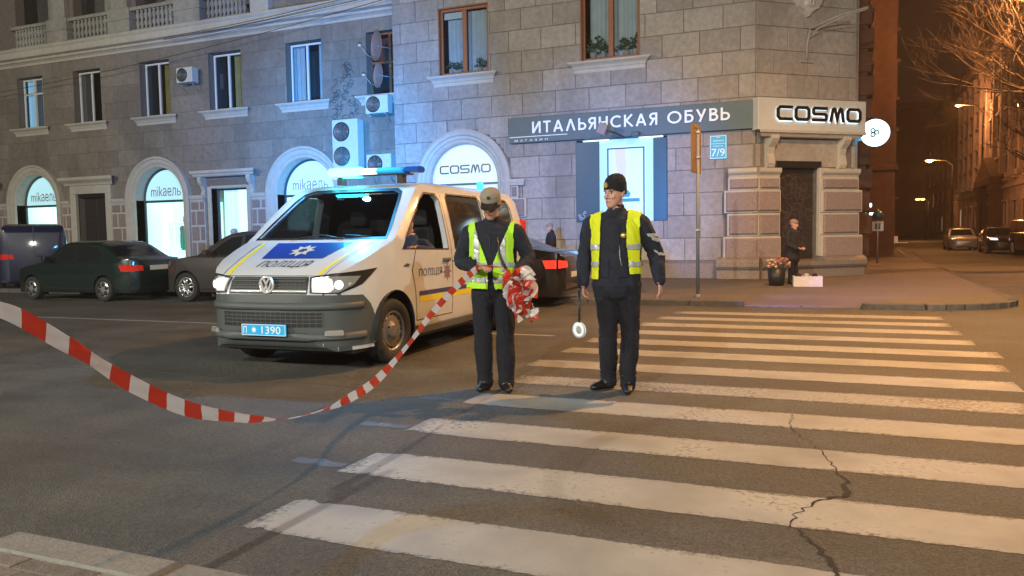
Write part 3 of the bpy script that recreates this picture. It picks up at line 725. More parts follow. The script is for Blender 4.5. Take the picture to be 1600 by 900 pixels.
# goods in the shop windows
for cx, side in ((-25.72, 1), (-32.95, -1)):
    if side > 0:
        t = thing('dress', 'bright green dress hanging at the edge of the arched shop window', 'dress', (cx + .28, YA + 1.1, 1.0))
        mb = MB(); mb.lathe([(.24, 0), (.22, .35), (.16, .8), (.10, .95), (.14, 1.25), (.13, 1.4), (.04, 1.5)], 14); mb.build('skirt', 'green_cloth', t)
    else:
        t = thing('mannequin', 'dark dressed mannequin standing in the far arched shop window', 'mannequin', (cx + .1, YA + 1.0, .56))
        mb = MB(); mb.lathe([(.14, 0), (.13, .3), (.19, .75), (.15, .95), (.12, 1.05), (.17, 1.35), (.13, 1.5), (.05, 1.55), (.05, 1.6), (.085, 1.7), (.08, 1.8), (.03, 1.86)], 12); mb.build('body', 'dark_cloth', t)
        t2 = thing('mannequin', 'white headless mannequin behind the dark one in the far shop window', 'mannequin', (cx + .65, YA + 1.2, .56))
        mb = MB(); mb.lathe([(.2, 0), (.22, .3), (.19, .75), (.14, .95), (.12, 1.05), (.17, 1.35), (.14, 1.5), (.05, 1.55)], 12); mb.build('body', 'halo', t2)
def garment_rail(x, y, z, w, n, label, seed):
    t = thing('garment_rail', label, 'clothes rail', (x, y, z), 0, 'clothes rails in the shop windows'); q = random.Random(seed)
    mb = MB(); mb.tube([(-w / 2, 0, 0), (-w / 2, 0, 1.55), (w / 2, 0, 1.55), (w / 2, 0, 0)], .014, 6); mb.build('rail', 'metal', t)
    for k in range(n):
        cx = -w / 2 + w * (k + .5) / n + q.uniform(-.03, .03); L = q.uniform(.6, 1.05); a = q.uniform(.10, .17)
        mb = MB(); mb.prism([(cx - a, 1.38), (cx - .03, 1.48), (cx + .03, 1.48), (cx + a, 1.38), (cx + a * .8, 1.2), (cx + a * 1.05, 1.48 - L), (cx - a * 1.05, 1.48 - L), (cx - a * .8, 1.2)], 'y', -.04 + q.uniform(-.02, .02), .04)
        mb.build('garment', q.choice(('garment_grey', 'garment_sand', 'garment_teal', 'shop_white')), t)
M_['garment_grey'] = mat('grey_garment', (0.25, 0.28, 0.30), 0.9); M_['garment_sand'] = mat('sand_garment', (0.55, 0.45, 0.35), 0.9); M_['garment_teal'] = mat('teal_garment', (0.05, 0.25, 0.28), 0.9)
garment_rail(-25.9, YA + 1.35, .56, 1.5, 5, 'clothes rail behind the glass of the arched window with the green dress', 1)
garment_rail(-18.7, YA + 1.30, .56, 1.3, 4, 'clothes rail in the arched shop window behind the police van', 2)
garment_rail(-33.3, YA + 1.40, .56, 1.0, 3, 'clothes rail in the far arched window beside the mannequins', 3)
# upper windows
for i, (cx, hw) in enumerate(WINA):
    sill(wing, MA, cx, hw + .22, 6.42)
    if i == 6:
        casement(wing, MA, cx - hw, cx + hw, 6.42, 8.63, .30, 'brown_frame', splits=(0.5,), trans=7.6)
        curtain(wing, MA, cx - .7, cx - .1, 7.6, 8.5, .5, 'curtain_r'); room(wing, MA, cx - hw - .1, cx + hw + .1, 6.4, 8.65, .43, 1.6)
        continue
    # two-light white windows; the left light is the narrower one
    f = casement(wing, MA, cx - hw + .02, cx + hw - .02, 6.46, 8.60, .30, 'white_frame', splits=(0.48,) if i != 1 else (0.45, 0.8), trans=None if i != 1 else 7.95)
    if i in (3, 4): curtain(wing, MA, cx + .0, cx + hw - .1, 6.5, 8.6, .52, 'curtain_y', wl_=.16)
    if i == 1:
        curtain(wing, MA, cx - hw, cx + .1, 6.5, 8.6, .5, 'poster2', wl_=.3)
    if i in (2, 5): curtain(wing, MA, cx - hw, cx - .3, 6.5, 8.6, .5, 'curtain', wl_=.16); curtain(wing, MA, cx + .35, cx + hw, 6.5, 8.6, .5, 'curtain', wl_=.16)
    if i == 3: curtain(wing, MA, cx - .35, cx - .1, 6.5, 8.6, .5, 'curtain_r', wl_=.16)
    room(wing, MA, cx - hw - .1, cx + hw + .1, 6.4, 8.65, .43, 1.6)
# cornice, loggias
mb = MB(MA); mould(mb, XA0, -12.6, [(0, 9.10), (-.06, 9.10), (-.08, 9.18), (-.16, 9.24), (-.22, 9.26), (-.24, 9.34), (-.40, 9.38), (-.42, 9.42), (-.42, 9.62), (-.46, 9.66), (-.50, 9.72), (-.50, 9.76), (0, 9.80)], ends=False); mb.build('cornice', 'stucco', wing)
def baluster_mesh():
    mb = MB(); mb.lathe([(.055, 0), (.075, .02), (.075, .06), (.045, .09), (.085, .20), (.09, .27), (.05, .36), (.06, .385), (.05, .41), (.085, .50), (.09, .58), (.045, .70), (.07, .73), (.07, .78), (.05, .79)], 8)
    o = mb.build('baluster', 'stucco_dirty', wing); return o
bproto = None
for li, (a, b) in enumerate(LOG):
    mb = MB(MA); mb.box(a - .1, b + .1, -.30, -.02, 9.79, 9.87, .01); mb.box(a - .1, b + .1, -.32, -.02, 10.62, 10.76, .015); mb.build('handrail', 'stucco_dirty', wing)
    n = 9 if li in (1, 2) else 10
    for k in range(n):
        x = a + .18 + (b - a - .36) * k / (n - 1)
        if bproto is None: bproto = baluster_mesh(); o = bproto
        else: o = bproto.copy(); COL.objects.link(o)
        o.location = (x, YA - .17, 9.86)
    # recessed wall with a door and window
    mb = MB(MA); mb.box(a - .12, b + .12, 1.6, 1.7, 9.7, 13.4); mb.build('loggia_wall', 'stucco_dirty', wing)
    casement(wing, MA, a + .35, b - .3, 10.0, 12.6, 1.55, 'brown_frame' if li != 1 else 'white_frame', splits=(.35, .68))
    mb = MB(MA); mb.box(a - .12, b + .12, .4, 1.6, 9.66, 9.76); mb.build('loggia_floor', 'stucco_dirty', wing)
edges_ = [-44] + [v for ab in LOG for v in ab] + [-19.0]
for (a, b) in [(edges_[i], edges_[i + 1]) for i in range(2, len(edges_) - 2, 2)]:
    mb = MB(MA); mb.box(a + .12, b - .12, -.36, .0, 9.78, 10.78, .015); mb.box(a + .06, b - .06, -.40, .0, 10.30, 10.42, .01); mb.build('pedestal', 'stucco_dirty', wing)
    mb = MB(MA); mb.box(a + .25, b - .35, -.24, .0, 10.78, 14.5, .02); mb.build('pilaster', 'stucco_dirty', wing)
mb = MB(MA); mb.box(-20.55, -19.7, -.30, 0, 9.80, 10.35, .02); mb.build('pedestal', 'stucco', wing)
mb = MB(MA); mb.box(XA0, XA1, 2.2, 14, 0, 14.5); mb.box(XA0 - .5, XA1, -.3, 14, 14.5, 14.9); mb.build('rear_block', 'stucco_dirty', wing)

# ---------------------------------------------------------------- corner wing
corner = thing('corner_building', 'pink-grey stone corner building with shoe shop sign, arched lunette and chamfered entrance', 'building', (0, 0, 0))
CXB, ZSB, ROB, RIB = -11.27, 3.14, 1.66, 1.20
WB = [(-11.2, .88, 6.52, 8.66), (-6.42, .90, 6.52, 8.66)]
SHOP = (-7.49, -4.74, 1.77, 4.20)
holesB = arch_holes(CXB, ZSB, RIB, ROB, 0.5) + [(c - h, c + h, a, b) for c, h, a, b in WB] + [(SHOP[0] + .02, SHOP[1] - .02, SHOP[2], SHOP[3])]
XB0, XB1 = -13.78, -2.30
wall_mesh(corner, MBm, XB0, XB1, 0, 14.5, holesB, 0.42)
mb = MB(MBm); mb.box(XB0, XB0 + .3, .42, 1.6, 0, 14.5); mb.build('return_wall', 'stone', corner)
ringB = arch_holes(CXB, ZSB, ROB - .05, ROB + .1, 0.0, 10)
rowsB = [(.60 + .6445 * i, .60 + .6445 * (i + 1)) for i in range(17)]
hB = ringB + [(SHOP[0], SHOP[1], SHOP[2], SHOP[3] + .1)] + [(c - h, c + h, a, b) for c, h, a, b in WB] + [(-3.15, -2.2, 0, 3.2), (-9.6, -2.2, 4.22, 5.02), (-13.8, -9.35, 0, 3.2)]
courses(corner, MBm, XB0, XB1, rowsB, 1.07, hB, 'stone', 'stone_block', phase=.2, jit=.05)
mb = MB(MBm); mb.box(-9.4, -3.2, -.10, 0, 0, .52, .02); mb.build('plinth', 'plinth', corner)
ARCH_B = [(RIB, .22), (RIB, -.06), (RIB + .04, -.10), (RIB + .12, -.10), (RIB + .15, -.14), (RIB + .24, -.15), (RIB + .27, -.20), (RIB + .36, -.22), (ROB - .06, -.20), (ROB, -.16), (ROB, 0.0)]
arch_surround(corner, MBm, CXB, ZSB, ROB, ARCH_B, .5)
mb = MB(MBm); half_disc(mb, CXB, ZSB, RIB, .14, .5); lun = mb.build('lunette', 'lunette', corner)
mb = MB(MBm); mb.box(CXB - RIB, CXB + RIB, .08, .14, 3.04, 3.10); mb.build('transom', 'frame_dark', corner)
wide_word(corner, MBm, CXB - .93, CXB + .88, 3.42, 3.69, .115, .14, 'letter_k', w=.16)
# banded piers each side of the arch (outline steps in and out)
for a, b in ((-13.78, CXB - ROB), (CXB + ROB, -9.32)):
    mb = MB(MBm); mould(mb, a, b, [(-.10, 2.93), (-.18, 2.95), (-.20, 3.02), (-.22, 3.05), (-.22, 3.14), (0, 3.16)], ends=b > -10); mb.build('pier_cap', 'stucco', corner)
    mb = MB(MBm); mb.box(a, b - .04, -.10, 0, .5, 2.93); mb.build('pale_band', 'stucco', corner)
    for za, zb, e in ((2.62, 2.90, -.03), (2.0, 2.52, .22), (1.38, 1.9, -.03), (.72, 1.28, .22)):
        mb = MB(MBm); mb.box(a + .001, b + e, -.12, 0, za - .03, zb + .03, .01); mb.build('pale_band', 'stucco', corner)
        mb = MB(MBm); mb.slab(a + .05, b + e - .06, za, zb, -.17, -.115, .02); mb.build('rustic_stone', 'rustic', corner)
# upstairs windows in stained wood with grey curtains
for i, (c, h, a, b) in enumerate(WB):
    sill(corner, MBm, c - .02, h + .14, a - .01)
    casement(corner, MBm, c - h, c + h, a, b, .14, 'brown_frame', fw=.11, splits=(.5,), mw=.15)
    mb = MB(MBm)
    for s, x in ((0, c - h), (1, c + h - .03)): mb.box(x + .001, x + .029, .0, .11, a, b)
    mb.box(c - h + .03, c + h - .03, .0, .11, b - .03, b - .001); mb.build('window_lining', 'brown_frame', corner)
    curtain(corner, MBm, c - h + .2, c - .12, a + .15, b - .1 - (.2 if i == 0 else 0), .34, 'curtain', wl_=.13, amp=.02)
    curtain(corner, MBm, c + .02, c + h - .1, a + .15, b - .1, .34, 'curtain', wl_=.13, amp=.02)
    room(corner, MBm, c - h - .1, c + h + .1, a - .02, b + .02, .43, 1.7)
    if i == 0:
        mb = MB(MBm); mb.box(c - h + .12, c - .1, .20, .24, b - .32, b - .12); mb.build('roller_blind', 'white_frame', corner)
def pot_plant(x, z, label, s=1.0):
    t = thing('potted_plant', label, 'plant', (x, YB + .26, z), group='plants behind the upstairs windows')
    mb = MB(); mb.lathe([(0, 0), (.06 * s, 0), (.08 * s, .12 * s), (.07 * s, .12 * s), (0, .11 * s)], 10); mb.build('pot', 'stucco', t)
    mb = MB(); r = random.Random(int(x * 100))
    for k in range(46):
        th = r.uniform(0, 6.28); el = r.uniform(.1, 1.4); L = s * r.uniform(.12, .34); c = Vector((math.cos(th) * math.cos(el) * L, math.sin(th) * math.cos(el) * L * .25, .12 * s + math.sin(el) * L))
        d = Vector((r.uniform(-1, 1), r.uniform(-.4, .4), r.uniform(-1, 1))).normalized() * .05 * s; e = Vector((-d.z, d.y * .3, d.x)) * .5
        mb.quad(c - d, c - e, c + d, c + e)
    mb.build('foliage', 'leaf', t)
for x, z, l, s in ((-11.78, 6.63, 'small leafy plant in the shaded corner of the first brown window', .9), (-11.45, 6.63, 'low bushy plant beside the post of the first brown window', .9), (-10.75, 6.63, 'plant in a white pot under the long curtain of the first brown window', .9), (-10.5, 6.63, 'trailing plant at the outer edge of the first brown window', .8),
                 (-7.0, 6.63, 'dark bushy plant filling the lower pane beside the orange cloth', 1.5), (-6.7, 6.63, 'dark plant next to the centre post of the second brown window', 1.2), (-6.0, 6.63, 'plant with stick in the second brown window', 1.2), (-5.72, 6.63, 'tall dark plant at the outer edge of the second brown window', 1.4)):
    pot_plant(x, z, l, s)
# ---- shoe shop sign
t = thing('shop_sign', 'long teal sign with white Cyrillic lettering for a shoe shop', 'sign', (-5.95, YB, 4.6))
MS = MBm
def local(M, t): return Matrix.Translation(t.location).inverted() @ M
ML = local(MBm, t)
mb = MB(ML); mb.box(-9.61, -2.36, -.15, -.025, 4.235, 5.005, .006); mb.build('panel', 'sign_panel', t)
sans_word(t, ML, 'ИТАЛЬЯНСКАЯ', -8.83, -4.98, 4.50, 4.85, -.152, .05, 'letter_w')
sans_word(t, ML, 'ОБУВЬ', -4.70, -2.98, 4.50, 4.85, -.152, .05, 'letter_w')
mb = MB(ML); mb.box(-9.60, -7.72, -.158, -.151, 4.405, 4.425); mb.build('line', 'letter_w', t)
text_obj('lettering', 'МАГАЗИН', 'letter_w', -9.43, -8.35, 4.275, 4.34, -.153, t, ML, ext=.004, sp=1.9)
# floodlight on an arm in front of the sign
t = thing('floodlight', 'small dark floodlight on a thin arm in front of the teal sign', 'floodlight', (-5.95, YB - .16, 4.2))
mb = MB(); mb.tube([(0, 0, 0), (-.25, -.35, .12), (-.42, -.5, .16)], .018, 6); mb.build('arm', 'black', t)
mb = MB(Matrix.Translation((-.52, -.55, .22)) @ Matrix.Rotation(R_(25), 4, 'Y')); mb.box(-.13, .13, -.07, .07, -.16, .16, .02, 2); mb.build('housing', 'dish', t)
t = thing('floodlight', 'squat dark lamp box clipped over the shop window under the sign', 'floodlight', (-5.6, YB - .2, 4.25))
mb = MB(); mb.box(-.12, .12, -.16, .0, -.06, .08, .02); mb.build('housing', 'frame_dark', t)
mb = MB(); mb.tube([(0, 0, 0), (0, .2, .05)], .015, 6); mb.build('arm', 'black', t)
# ---- shop window with a lit poster between blue panels
t = thing('shop_window_display', 'blue shop window with lit pale poster between two dark panels', 'shop window', (-6.1, YB, 1.77))
ML = local(MBm, t)
mb = MB(ML); mb.box(-7.49, -6.76, -.06, .10, 1.77, 4.15, .01); mb.build('side_panel', 'side_panel', t)
mb = MB(ML); mb.box(-5.14, -4.74, -.06, .10, 1.77, 4.15, .01); mb.build('side_panel', 'side_panel', t)
mb = MB(ML); mb.box(-6.76, -5.14, -.02, .04, 1.77, 4.18); mb.build('poster', 'poster', t)
mb = MB(ML); mb.box(-6.76, -6.52, -.034, -.022, 1.78, 4.17); mb.box(-5.35, -5.141, -.034, -.022, 1.78, 4.17); mb.box(-6.52, -5.35, -.032, -.021, 3.98, 4.17); mb.build('poster_border', 'poster2', t)
mb = MB(ML)
for a, b, c, d in ((-6.52, -6.48, 1.95, 3.93), (-5.44, -5.40, 1.95, 3.93), (-6.48, -5.44, 3.89, 3.93)): mb.box(a, b, -.04, -.023, c, d)
mb.build('poster_frame', 'side_panel', t)
mb = MB(ML); mb.prism([(-6.30, 3.90), (-6.27, 3.5), (-6.2, 3.1), (-6.18, 2.4), (-6.02, 2.4), (-5.96, 3.0), (-5.95, 3.5), (-5.98, 3.90)], 'y', -.038, -.024); mb.build('poster_figure', 'poster3', t)
mb = MB(ML); mb.prism([(-6.15, 2.95), (-6.08, 2.95), (-6.02, 2.75), (-5.88, 2.66), (-5.82, 2.58), (-5.86, 2.48), (-6.18, 2.48)], 'y', -.038, -.024); mb.box(-6.1, -5.55, -.038, -.024, 2.34, 2.44); mb.build('poster_shoe', 'poster4', t)
mb = MB(ML); mb.box(-7.25, -6.45, -.09, -.05, 4.155, 4.185); mb.box(-5.55, -4.85, -.09, -.05, 4.165, 4.2); mb.build('light_strip', 'halo', t)
random.seed(3)
def scribble(parent, M, cx, cz, w, h, y, m, n=7, r=.008, seed=1, name='graffiti'):
    q = random.Random(seed); mb = MB(M)
    for k in range(n):
        x = cx + q.uniform(-w, w) * .5; z = cz + q.uniform(-h, h) * .5; a = q.uniform(0, 6); pts = []
        da = q.uniform(-1, 1)
        for i in range(10):
            pts.append((x, y, z)); a += da * .7 + q.uniform(-.5, .5); x += math.cos(a) * w * .09; z += math.sin(a) * h * .11
        for p0, p1 in zip(pts, pts[1:]):
            d = Vector((p1[0] - p0[0], 0, p1[2] - p0[2]))
            if d.length < 1e-4: continue
            nn = Vector((-d.z, 0, d.x)).normalized() * r
            P = [Vector(p0) - d.normalized() * r * .6 - nn, Vector(p1) + d.normalized() * r * .6 - nn, Vector(p1) + d.normalized() * r * .6 + nn, Vector(p0) - d.normalized() * r * .6 + nn]
            yy = y - .0002 * len(mb.bm.faces); mb.ngon([(v.x, yy, v.z) for v in P])
    return mb.build(name, m, parent)
scribble(t, ML, -7.3, 1.98, .3, .22, -.062, 'graf_w', 4, .008, 5)
# ---- address plaque
t = thing('address_plaque', 'small light blue house number plaque reading 7/9 on the stone wall', 'plaque', (-3.3, YB - .03, 3.8))
ML = local(MBm, t)
mb = MB(ML); mb.box(-3.54, -3.06, -.05, -.024, 3.45, 4.12, .004); mb.build('plate', 'plaque', t)
mb = MB(ML)
for a, b, c, d in ((-3.52, -3.505, 3.47, 4.10), (-3.095, -3.08, 3.47, 4.10), (-3.505, -3.095, 3.47, 3.485), (-3.505, -3.095, 4.085, 4.10), (-3.49, -3.11, 3.875, 3.885)): mb.box(a, b, -.054, -.0505, c, d)
mb.build('border', 'letter_w', t)
for s, a, b, c, d in (('7/9', -3.48, -3.12, 3.53, 3.74), ('вул.', -3.36, -3.24, 4.03, 4.07), ('Дарвіна', -3.44, -3.15, 3.93, 3.99), ('будинок', -3.44, -3.16, 3.79, 3.84)):
    text_obj('lettering', s, 'letter_w', a, b, c, d, -.0505, t, ML, ext=.004)

# ---------------------------------------------------------------- chamfered corner with the portal
CW = 3.37
holesC = [(.69, 2.05, .14, 3.22)]
wall_mesh(corner, MC, 0, CW, 0, 14.5, holesC, 0.40)
hC = holesC + [(-.1, 4, 4.18, 5.08), (0, .72, 0, 3.2), (2.03, 4, 0, 3.2), (.15, 3.25, 3.0, 4.2)]
courses(corner, MC, 0, CW, rowsB, 1.1, hC, 'stone', 'corner_block', phase=.55, jit=.05)
# quoins closing the pier at the corner of the two faces: left pier wraps the edge
def pier(M, a, b, nm='pier', y=-.12, rows=((2.60, 2.86, 0), (1.97, 2.50, .10), (1.33, 1.86, 0.02), (.66, 1.22, .12)), side=0):
    mb = MB(M); mb.box(a, b, y, 0, .55, 2.92); mb.build('pale_band', 'stucco', corner)
    for za, zb, e in rows:
        la = a - (e if side in (-1, 0) else 0); lb = b + (e if side in (1,) else 0)
        mb = MB(M); mb.box(la, lb, y - .05 - e * .3, 0, za - .05, zb + .05, .012); mb.build('pale_band', 'stucco', corner)
        mb = MB(M); mb.slab(la + .07, lb - (.0 if side == -1 else .07), za, zb, y - .12 - e * .3, y - .04, .03); mb.build('rustic_stone', 'rustic', corner)
    mb = MB(M); mould(mb, a + .02, b - .02, [(0, 2.90), (y - .03, 2.90), (y - .06, 2.97), (y - .12, 3.02), (y - .14, 3.06), (y - .14, 3.15), (0, 3.18)], ends=False); mb.build('pier_cap', 'stucco', corner)
pier(MBm, -3.02, -2.21, side=-1)
pier(MC, -.04, .70)
pier(MC, 2.06, CW + .02, side=1)
# pieces of surround between piers and hood
mb = MB(MC)
for x in (.68, 2.38): pass
mb.box(2.05, 2.36, -.13, .25, .60, 3.18, .01); mb.build('door_jamb', 'stucco', corner)
mb = MB(MC); mb.box(.62, 2.14, -.10, .30, 3.18, 3.36, .01); mb.build('door_lintel', 'black', corner)
def console(M, x, w=.2):
    pr = [(0, 3.16), (-.14, 3.18), (-.20, 3.28), (-.17, 3.42), (-.13, 3.55), (-.18, 3.72), (-.30, 3.84), (-.38, 3.95), (-.36, 4.04), (0, 4.04)]
    mb = MB(M); mb.prism(pr, 'x', x - w / 2, x + w / 2); mb.build('console', 'stucco', corner)
console(MC, .40, .22); console(MC, 2.82, .22)
mb = MB(MC); mould(mb, .26, 2.98, [(0, 4.0), (-.30, 4.0), (-.34, 4.05), (-.36, 4.08), (-.42, 4.10), (-.42, 4.17), (0, 4.19)]); mb.build('door_hood', 'stucco', corner)
mb = MB(MC); mb.box(.52, 2.70, -.04, 0, 3.20, 3.98, .01); mb.build('lintel_panel', 'stone', corner)
# dark graffitied double door
mb = MB(MC); mb.box(.69, 2.05, .16, .22, .14, 3.20)
for s in (0, 1):
    for z0, z1 in ((.55, 1.3), (1.4, 2.2), (2.3, 2.95)): mb.box(.76 + s * .65, 1.33 + s * .65, .142, .162, z0, z1, .008)
door = mb.build('door', 'door_k', corner)
scribble(door, MC, 1.37, 2.45, 1.0, .9, .138, 'graf', 20, .009, 11); scribble(door, MC, 1.3, 1.4, 1.1, .7, .130, 'graf', 12, .010, 12)
# rounded plinth and step round the portal
PL = [(0, 0), (-.34, 0), (-.34, .36), (-.40, .38), (-.44, .44), (-.44, .56), (-.38, .64), (-.30, .68), (0, .70)]
mb = MB(MC); mould(mb, -.02, .70, PL, ends=False); mould(mb, 2.05, CW + .1, PL, ends=False)
mould(mb, .70, 2.05, [(0, 0), (-.34, 0), (-.34, .36), (-.40, .38), (-.44, .44), (-.44, .56), (.16, .60)], ends=False); mb.build('plinth', 'plinth', corner)
mb = MB(MBm); mould(mb, -3.3, -2.15, PL, ends=False); mb.build('plinth', 'plinth', corner)
# white sign with black letters, lit from behind
t = thing('shop_sign', 'white box sign with black wide lettering over the corner entrance', 'sign', (-1.0, 24.1, 4.6))
ML = local(MC, t)
mb = MB(ML); mb.box(-.13, 3.48, -.30, -.03, 4.18, 5.05, .008); mb.build('panel', 'panel_w', t)
wide_word(t, ML, .42, 3.26, 4.43, 4.84, -.38, -.345, 'letter_k', w=.21)
wide_word(t, ML, .44, 3.24, 4.41, 4.82, -.335, -.32, 'halo', w=.17)
# wrought bracket and stone ornament above
t = thing('wall_bracket', 'curved iron sign bracket left on the chamfered corner wall', 'bracket', (MC @ Vector((1.65, -.03, 6.1))))
ML = Matrix.Translation(t.location).inverted() @ MC
mb = MB(ML); mb.tube([(1.62, -.06, 6.15), (1.62, -.08, 6.6), (1.66, -.15, 6.98)], .035, 8); mb.box(1.42, 1.84, -.08, -.02, 6.10, 6.16)
mb.tube([(1.64, -.10, 6.75), (1.80, -.35, 7.0), (2.2, -.75, 7.2), (2.7, -1.2, 7.36)], .022, 8); mb.tube([(1.66, -.10, 7.02), (2.2, -.68, 7.28), (2.7, -1.2, 7.40)], .025, 8)
mb.build('bar', 'stucco_dirty', t)
t = thing('wall_ornament', 'pale carved stone cartouche at the top of the corner wall', 'ornament', (MC @ Vector((1.6, -.1, 8.0))))
ML = Matrix.Translation(t.location).inverted() @ MC
q = random.Random(4); mb = MB(ML)
mb.prism([(1.62, 7.35), (1.50, 7.5), (1.30, 7.62), (1.10, 7.95), (1.05, 8.6), (2.2, 8.6), (2.15, 7.95), (1.95, 7.6), (1.74, 7.5)], 'y', -.16, -.02)
for k in range(16):
    a = q.uniform(-.42, .42); z = 7.6 + q.random() * .9; mb.lathe([(0, -.26), (.05, -.24), (.09, -.16)], 8, (1.62 + a * (z - 7.4), 0, z), 'y')
mb.build('carving', 'stucco', t)
mb = MB(MC); mb.box(0.2, 4.0, .6, 10, 0, 14.5); mb.build('rear_block', 'stone', corner)
mb = MB(MBm); mb.box(XB0 + .3, -4.0, 1.8, 12, 0, 14.5); mb.build('rear_block', 'stone', corner)
# side-street flank of the corner building: projecting quoined strip lit orange
mb = MB(); mb.box(-3.0, .60, 27.5, 38, 0, 14.5)
for k in range(11): mb.box(-.2, .72 + (.06 if k % 2 else 0), 27.42, 29.2, .55 + k * .72, 1.15 + k * .72, .02)
for k in range(8): mb.box(-.3, .80, 27.40, 38, 4.9 + k * 1.6, 5.02 + k * 1.6, .02)
mb.build('flank_wall', 'brick_red', corner)

# graffiti-like iron scrollwork on the long wing
t = thing('iron_scrollwork', 'dark curling iron ornament on the wall above the air conditioners', 'ornament', (-16.6, YA - .05, 5.8))
q = random.Random(9); mb = MB()
for k in range(34):
    lev = k / 34; x = q.uniform(-.62, .62) * (1 - .65 * lev); z = -.1 + lev * 1.9; s = q.choice((-1, 1)); r0 = q.uniform(.10, .20); a0 = q.uniform(0, 6.28)
    pts = [(x + r0 * (1 - i / 16) * math.cos(a0 + s * i * .42), -.02 - .002 * k, z + r0 * (1 - i / 16) * math.sin(a0 + s * i * .42)) for i in range(14)]
    mb.tube(pts, .008, 4)
mb.build('scroll', 'iron', t)

# ---------------------------------------------------------------- air conditioners, dishes, cables
def ac_unit(x0, x1, z0, z1, yf, label, fans=1, d=.34, blank=.0):
    w, h = x1 - x0, z1 - z0
    t = thing('air_conditioner', label, 'air conditioner', (x0, yf, z0), group='outdoor air conditioning units')
    mb = MB(); mb.box(0, w, 0, d, 0, h, .02, 2); mb.build('casing', 'ac', t)
    for k in range(fans):
        fh = h / fans; cz = fh * (k + .5); r = min(fh, w * .72) * .43; cx = w * .06 + r
        mb = MB(); mb.lathe([(0, -.006), (r, -.006), (r + .012, -.012), (r + .012, 0)], 24, (cx, 0, cz), 'y'); f = mb.build('fan_grille', 'black', t)
        mb = MB()
        for j in range(1, 6):
            rr = r * j / 6; mb.lathe([(rr - .004, -.012), (rr, -.016), (rr + .004, -.012)], 24, (cx, 0, cz), 'y')
        for j in range(8):
            a = j * math.pi / 4; mb.tube([(cx, -.014, cz), (cx + r * math.cos(a), -.014, cz + r * math.sin(a))], .004, 4)
        mb.build('guard', 'metal', f)
    mb = MB()
    for x in (.12 * w, .85 * w): mb.box(x - .02, x + .02, .02, d + .1, -.04, -.005); mb.tube([(x, d + .08, -.3), (x, .1, -.03)], .014, 5)
    mb.build('bracket', 'metal', t)
    return t
ac_unit(-24.02, -23.22, 7.50, 8.08, YA - .55, 'small white air conditioner between the two curtained upstairs windows', 1)
ac_unit(-16.85, -15.78, 3.86, 5.58, YA - .58, 'tall white air conditioner with two stacked fans beside the arch', 2, d=.4)
ac_unit(-15.45, -14.55, 5.70, 6.32, YA - .55, 'white air conditioner under the window with the satellite dishes')
ac_unit(-15.5, -14.5, 3.62, 4.30, YA - .50, 'low white air conditioner next to the tall two-fan unit')
def dish(x, z, r, label):
    t = thing('satellite_dish', label, 'satellite dish', (x, YA - .42, z), R_(-37), group='satellite dishes')
    mb = MB(); n = 6; prof = [(r * k / n, .22 * r * (k / n) ** 2 - .22 * r) for k in range(n + 1)] + [(r * 1.015, .015), (r * 1.015, -.01)] + [(r * k / n, .22 * r * (k / n) ** 2 - .22 * r - .012) for k in range(n, -1, -1)]
    mb.lathe([(a, -b) for a, b in prof], 28, (0, 0, 0), 'y'); mb.build('reflector', 'dish', t, smooth=True)
    mb = MB(); mb.tube([(0, .1, -r * .95), (0, -r * .6, -r * .75), (0, -r * 1.15, -.15 * r)], .014, 6); mb.build('feed_arm', 'metal', t)
    mb = MB(); mb.lathe([(0, -.07), (.035, -.07), (.04, .03), (0, .05)], 10, (0, -r * 1.18, -.1 * r), 'y'); mb.build('receiver', 'white_frame', t)
    mb = MB(); mb.tube([(0, .05, 0), (0, .3, -.02), (.1, .5, -.05)], .02, 6); mb.build('mount', 'metal', t)
dish(-15.02, 8.02, .50, 'upper brown satellite dish mounted in the last window of the long wing')
dish(-14.98, 7.02, .43, 'lower brown satellite dish mounted in the last window of the long wing')
for i, (xa, za, xb, zb, sg, l) in enumerate(((-36, 7.9, -13.9, 9.55, -.25, 'lowest black cable crossing under the cream cornice'), (-24.5, 9.2, -13.9, 9.72, -.08, 'middle black cable strung along the cream cornice'), (-24.5, 9.28, -13.9, 9.92, -.12, 'topmost black cable strung along the cream cornice'))):
    mb = MB(); mb.tube([(xa + (xb - xa) * k / 20, YA - .62, za + (zb - za) * k / 20 + sg * 4 * (k / 20) * (1 - k / 20)) for k in range(21)], .011, 5)
    tag(mb.build('cable', 'wire'), l, 'cable', 'cables along the cornice')

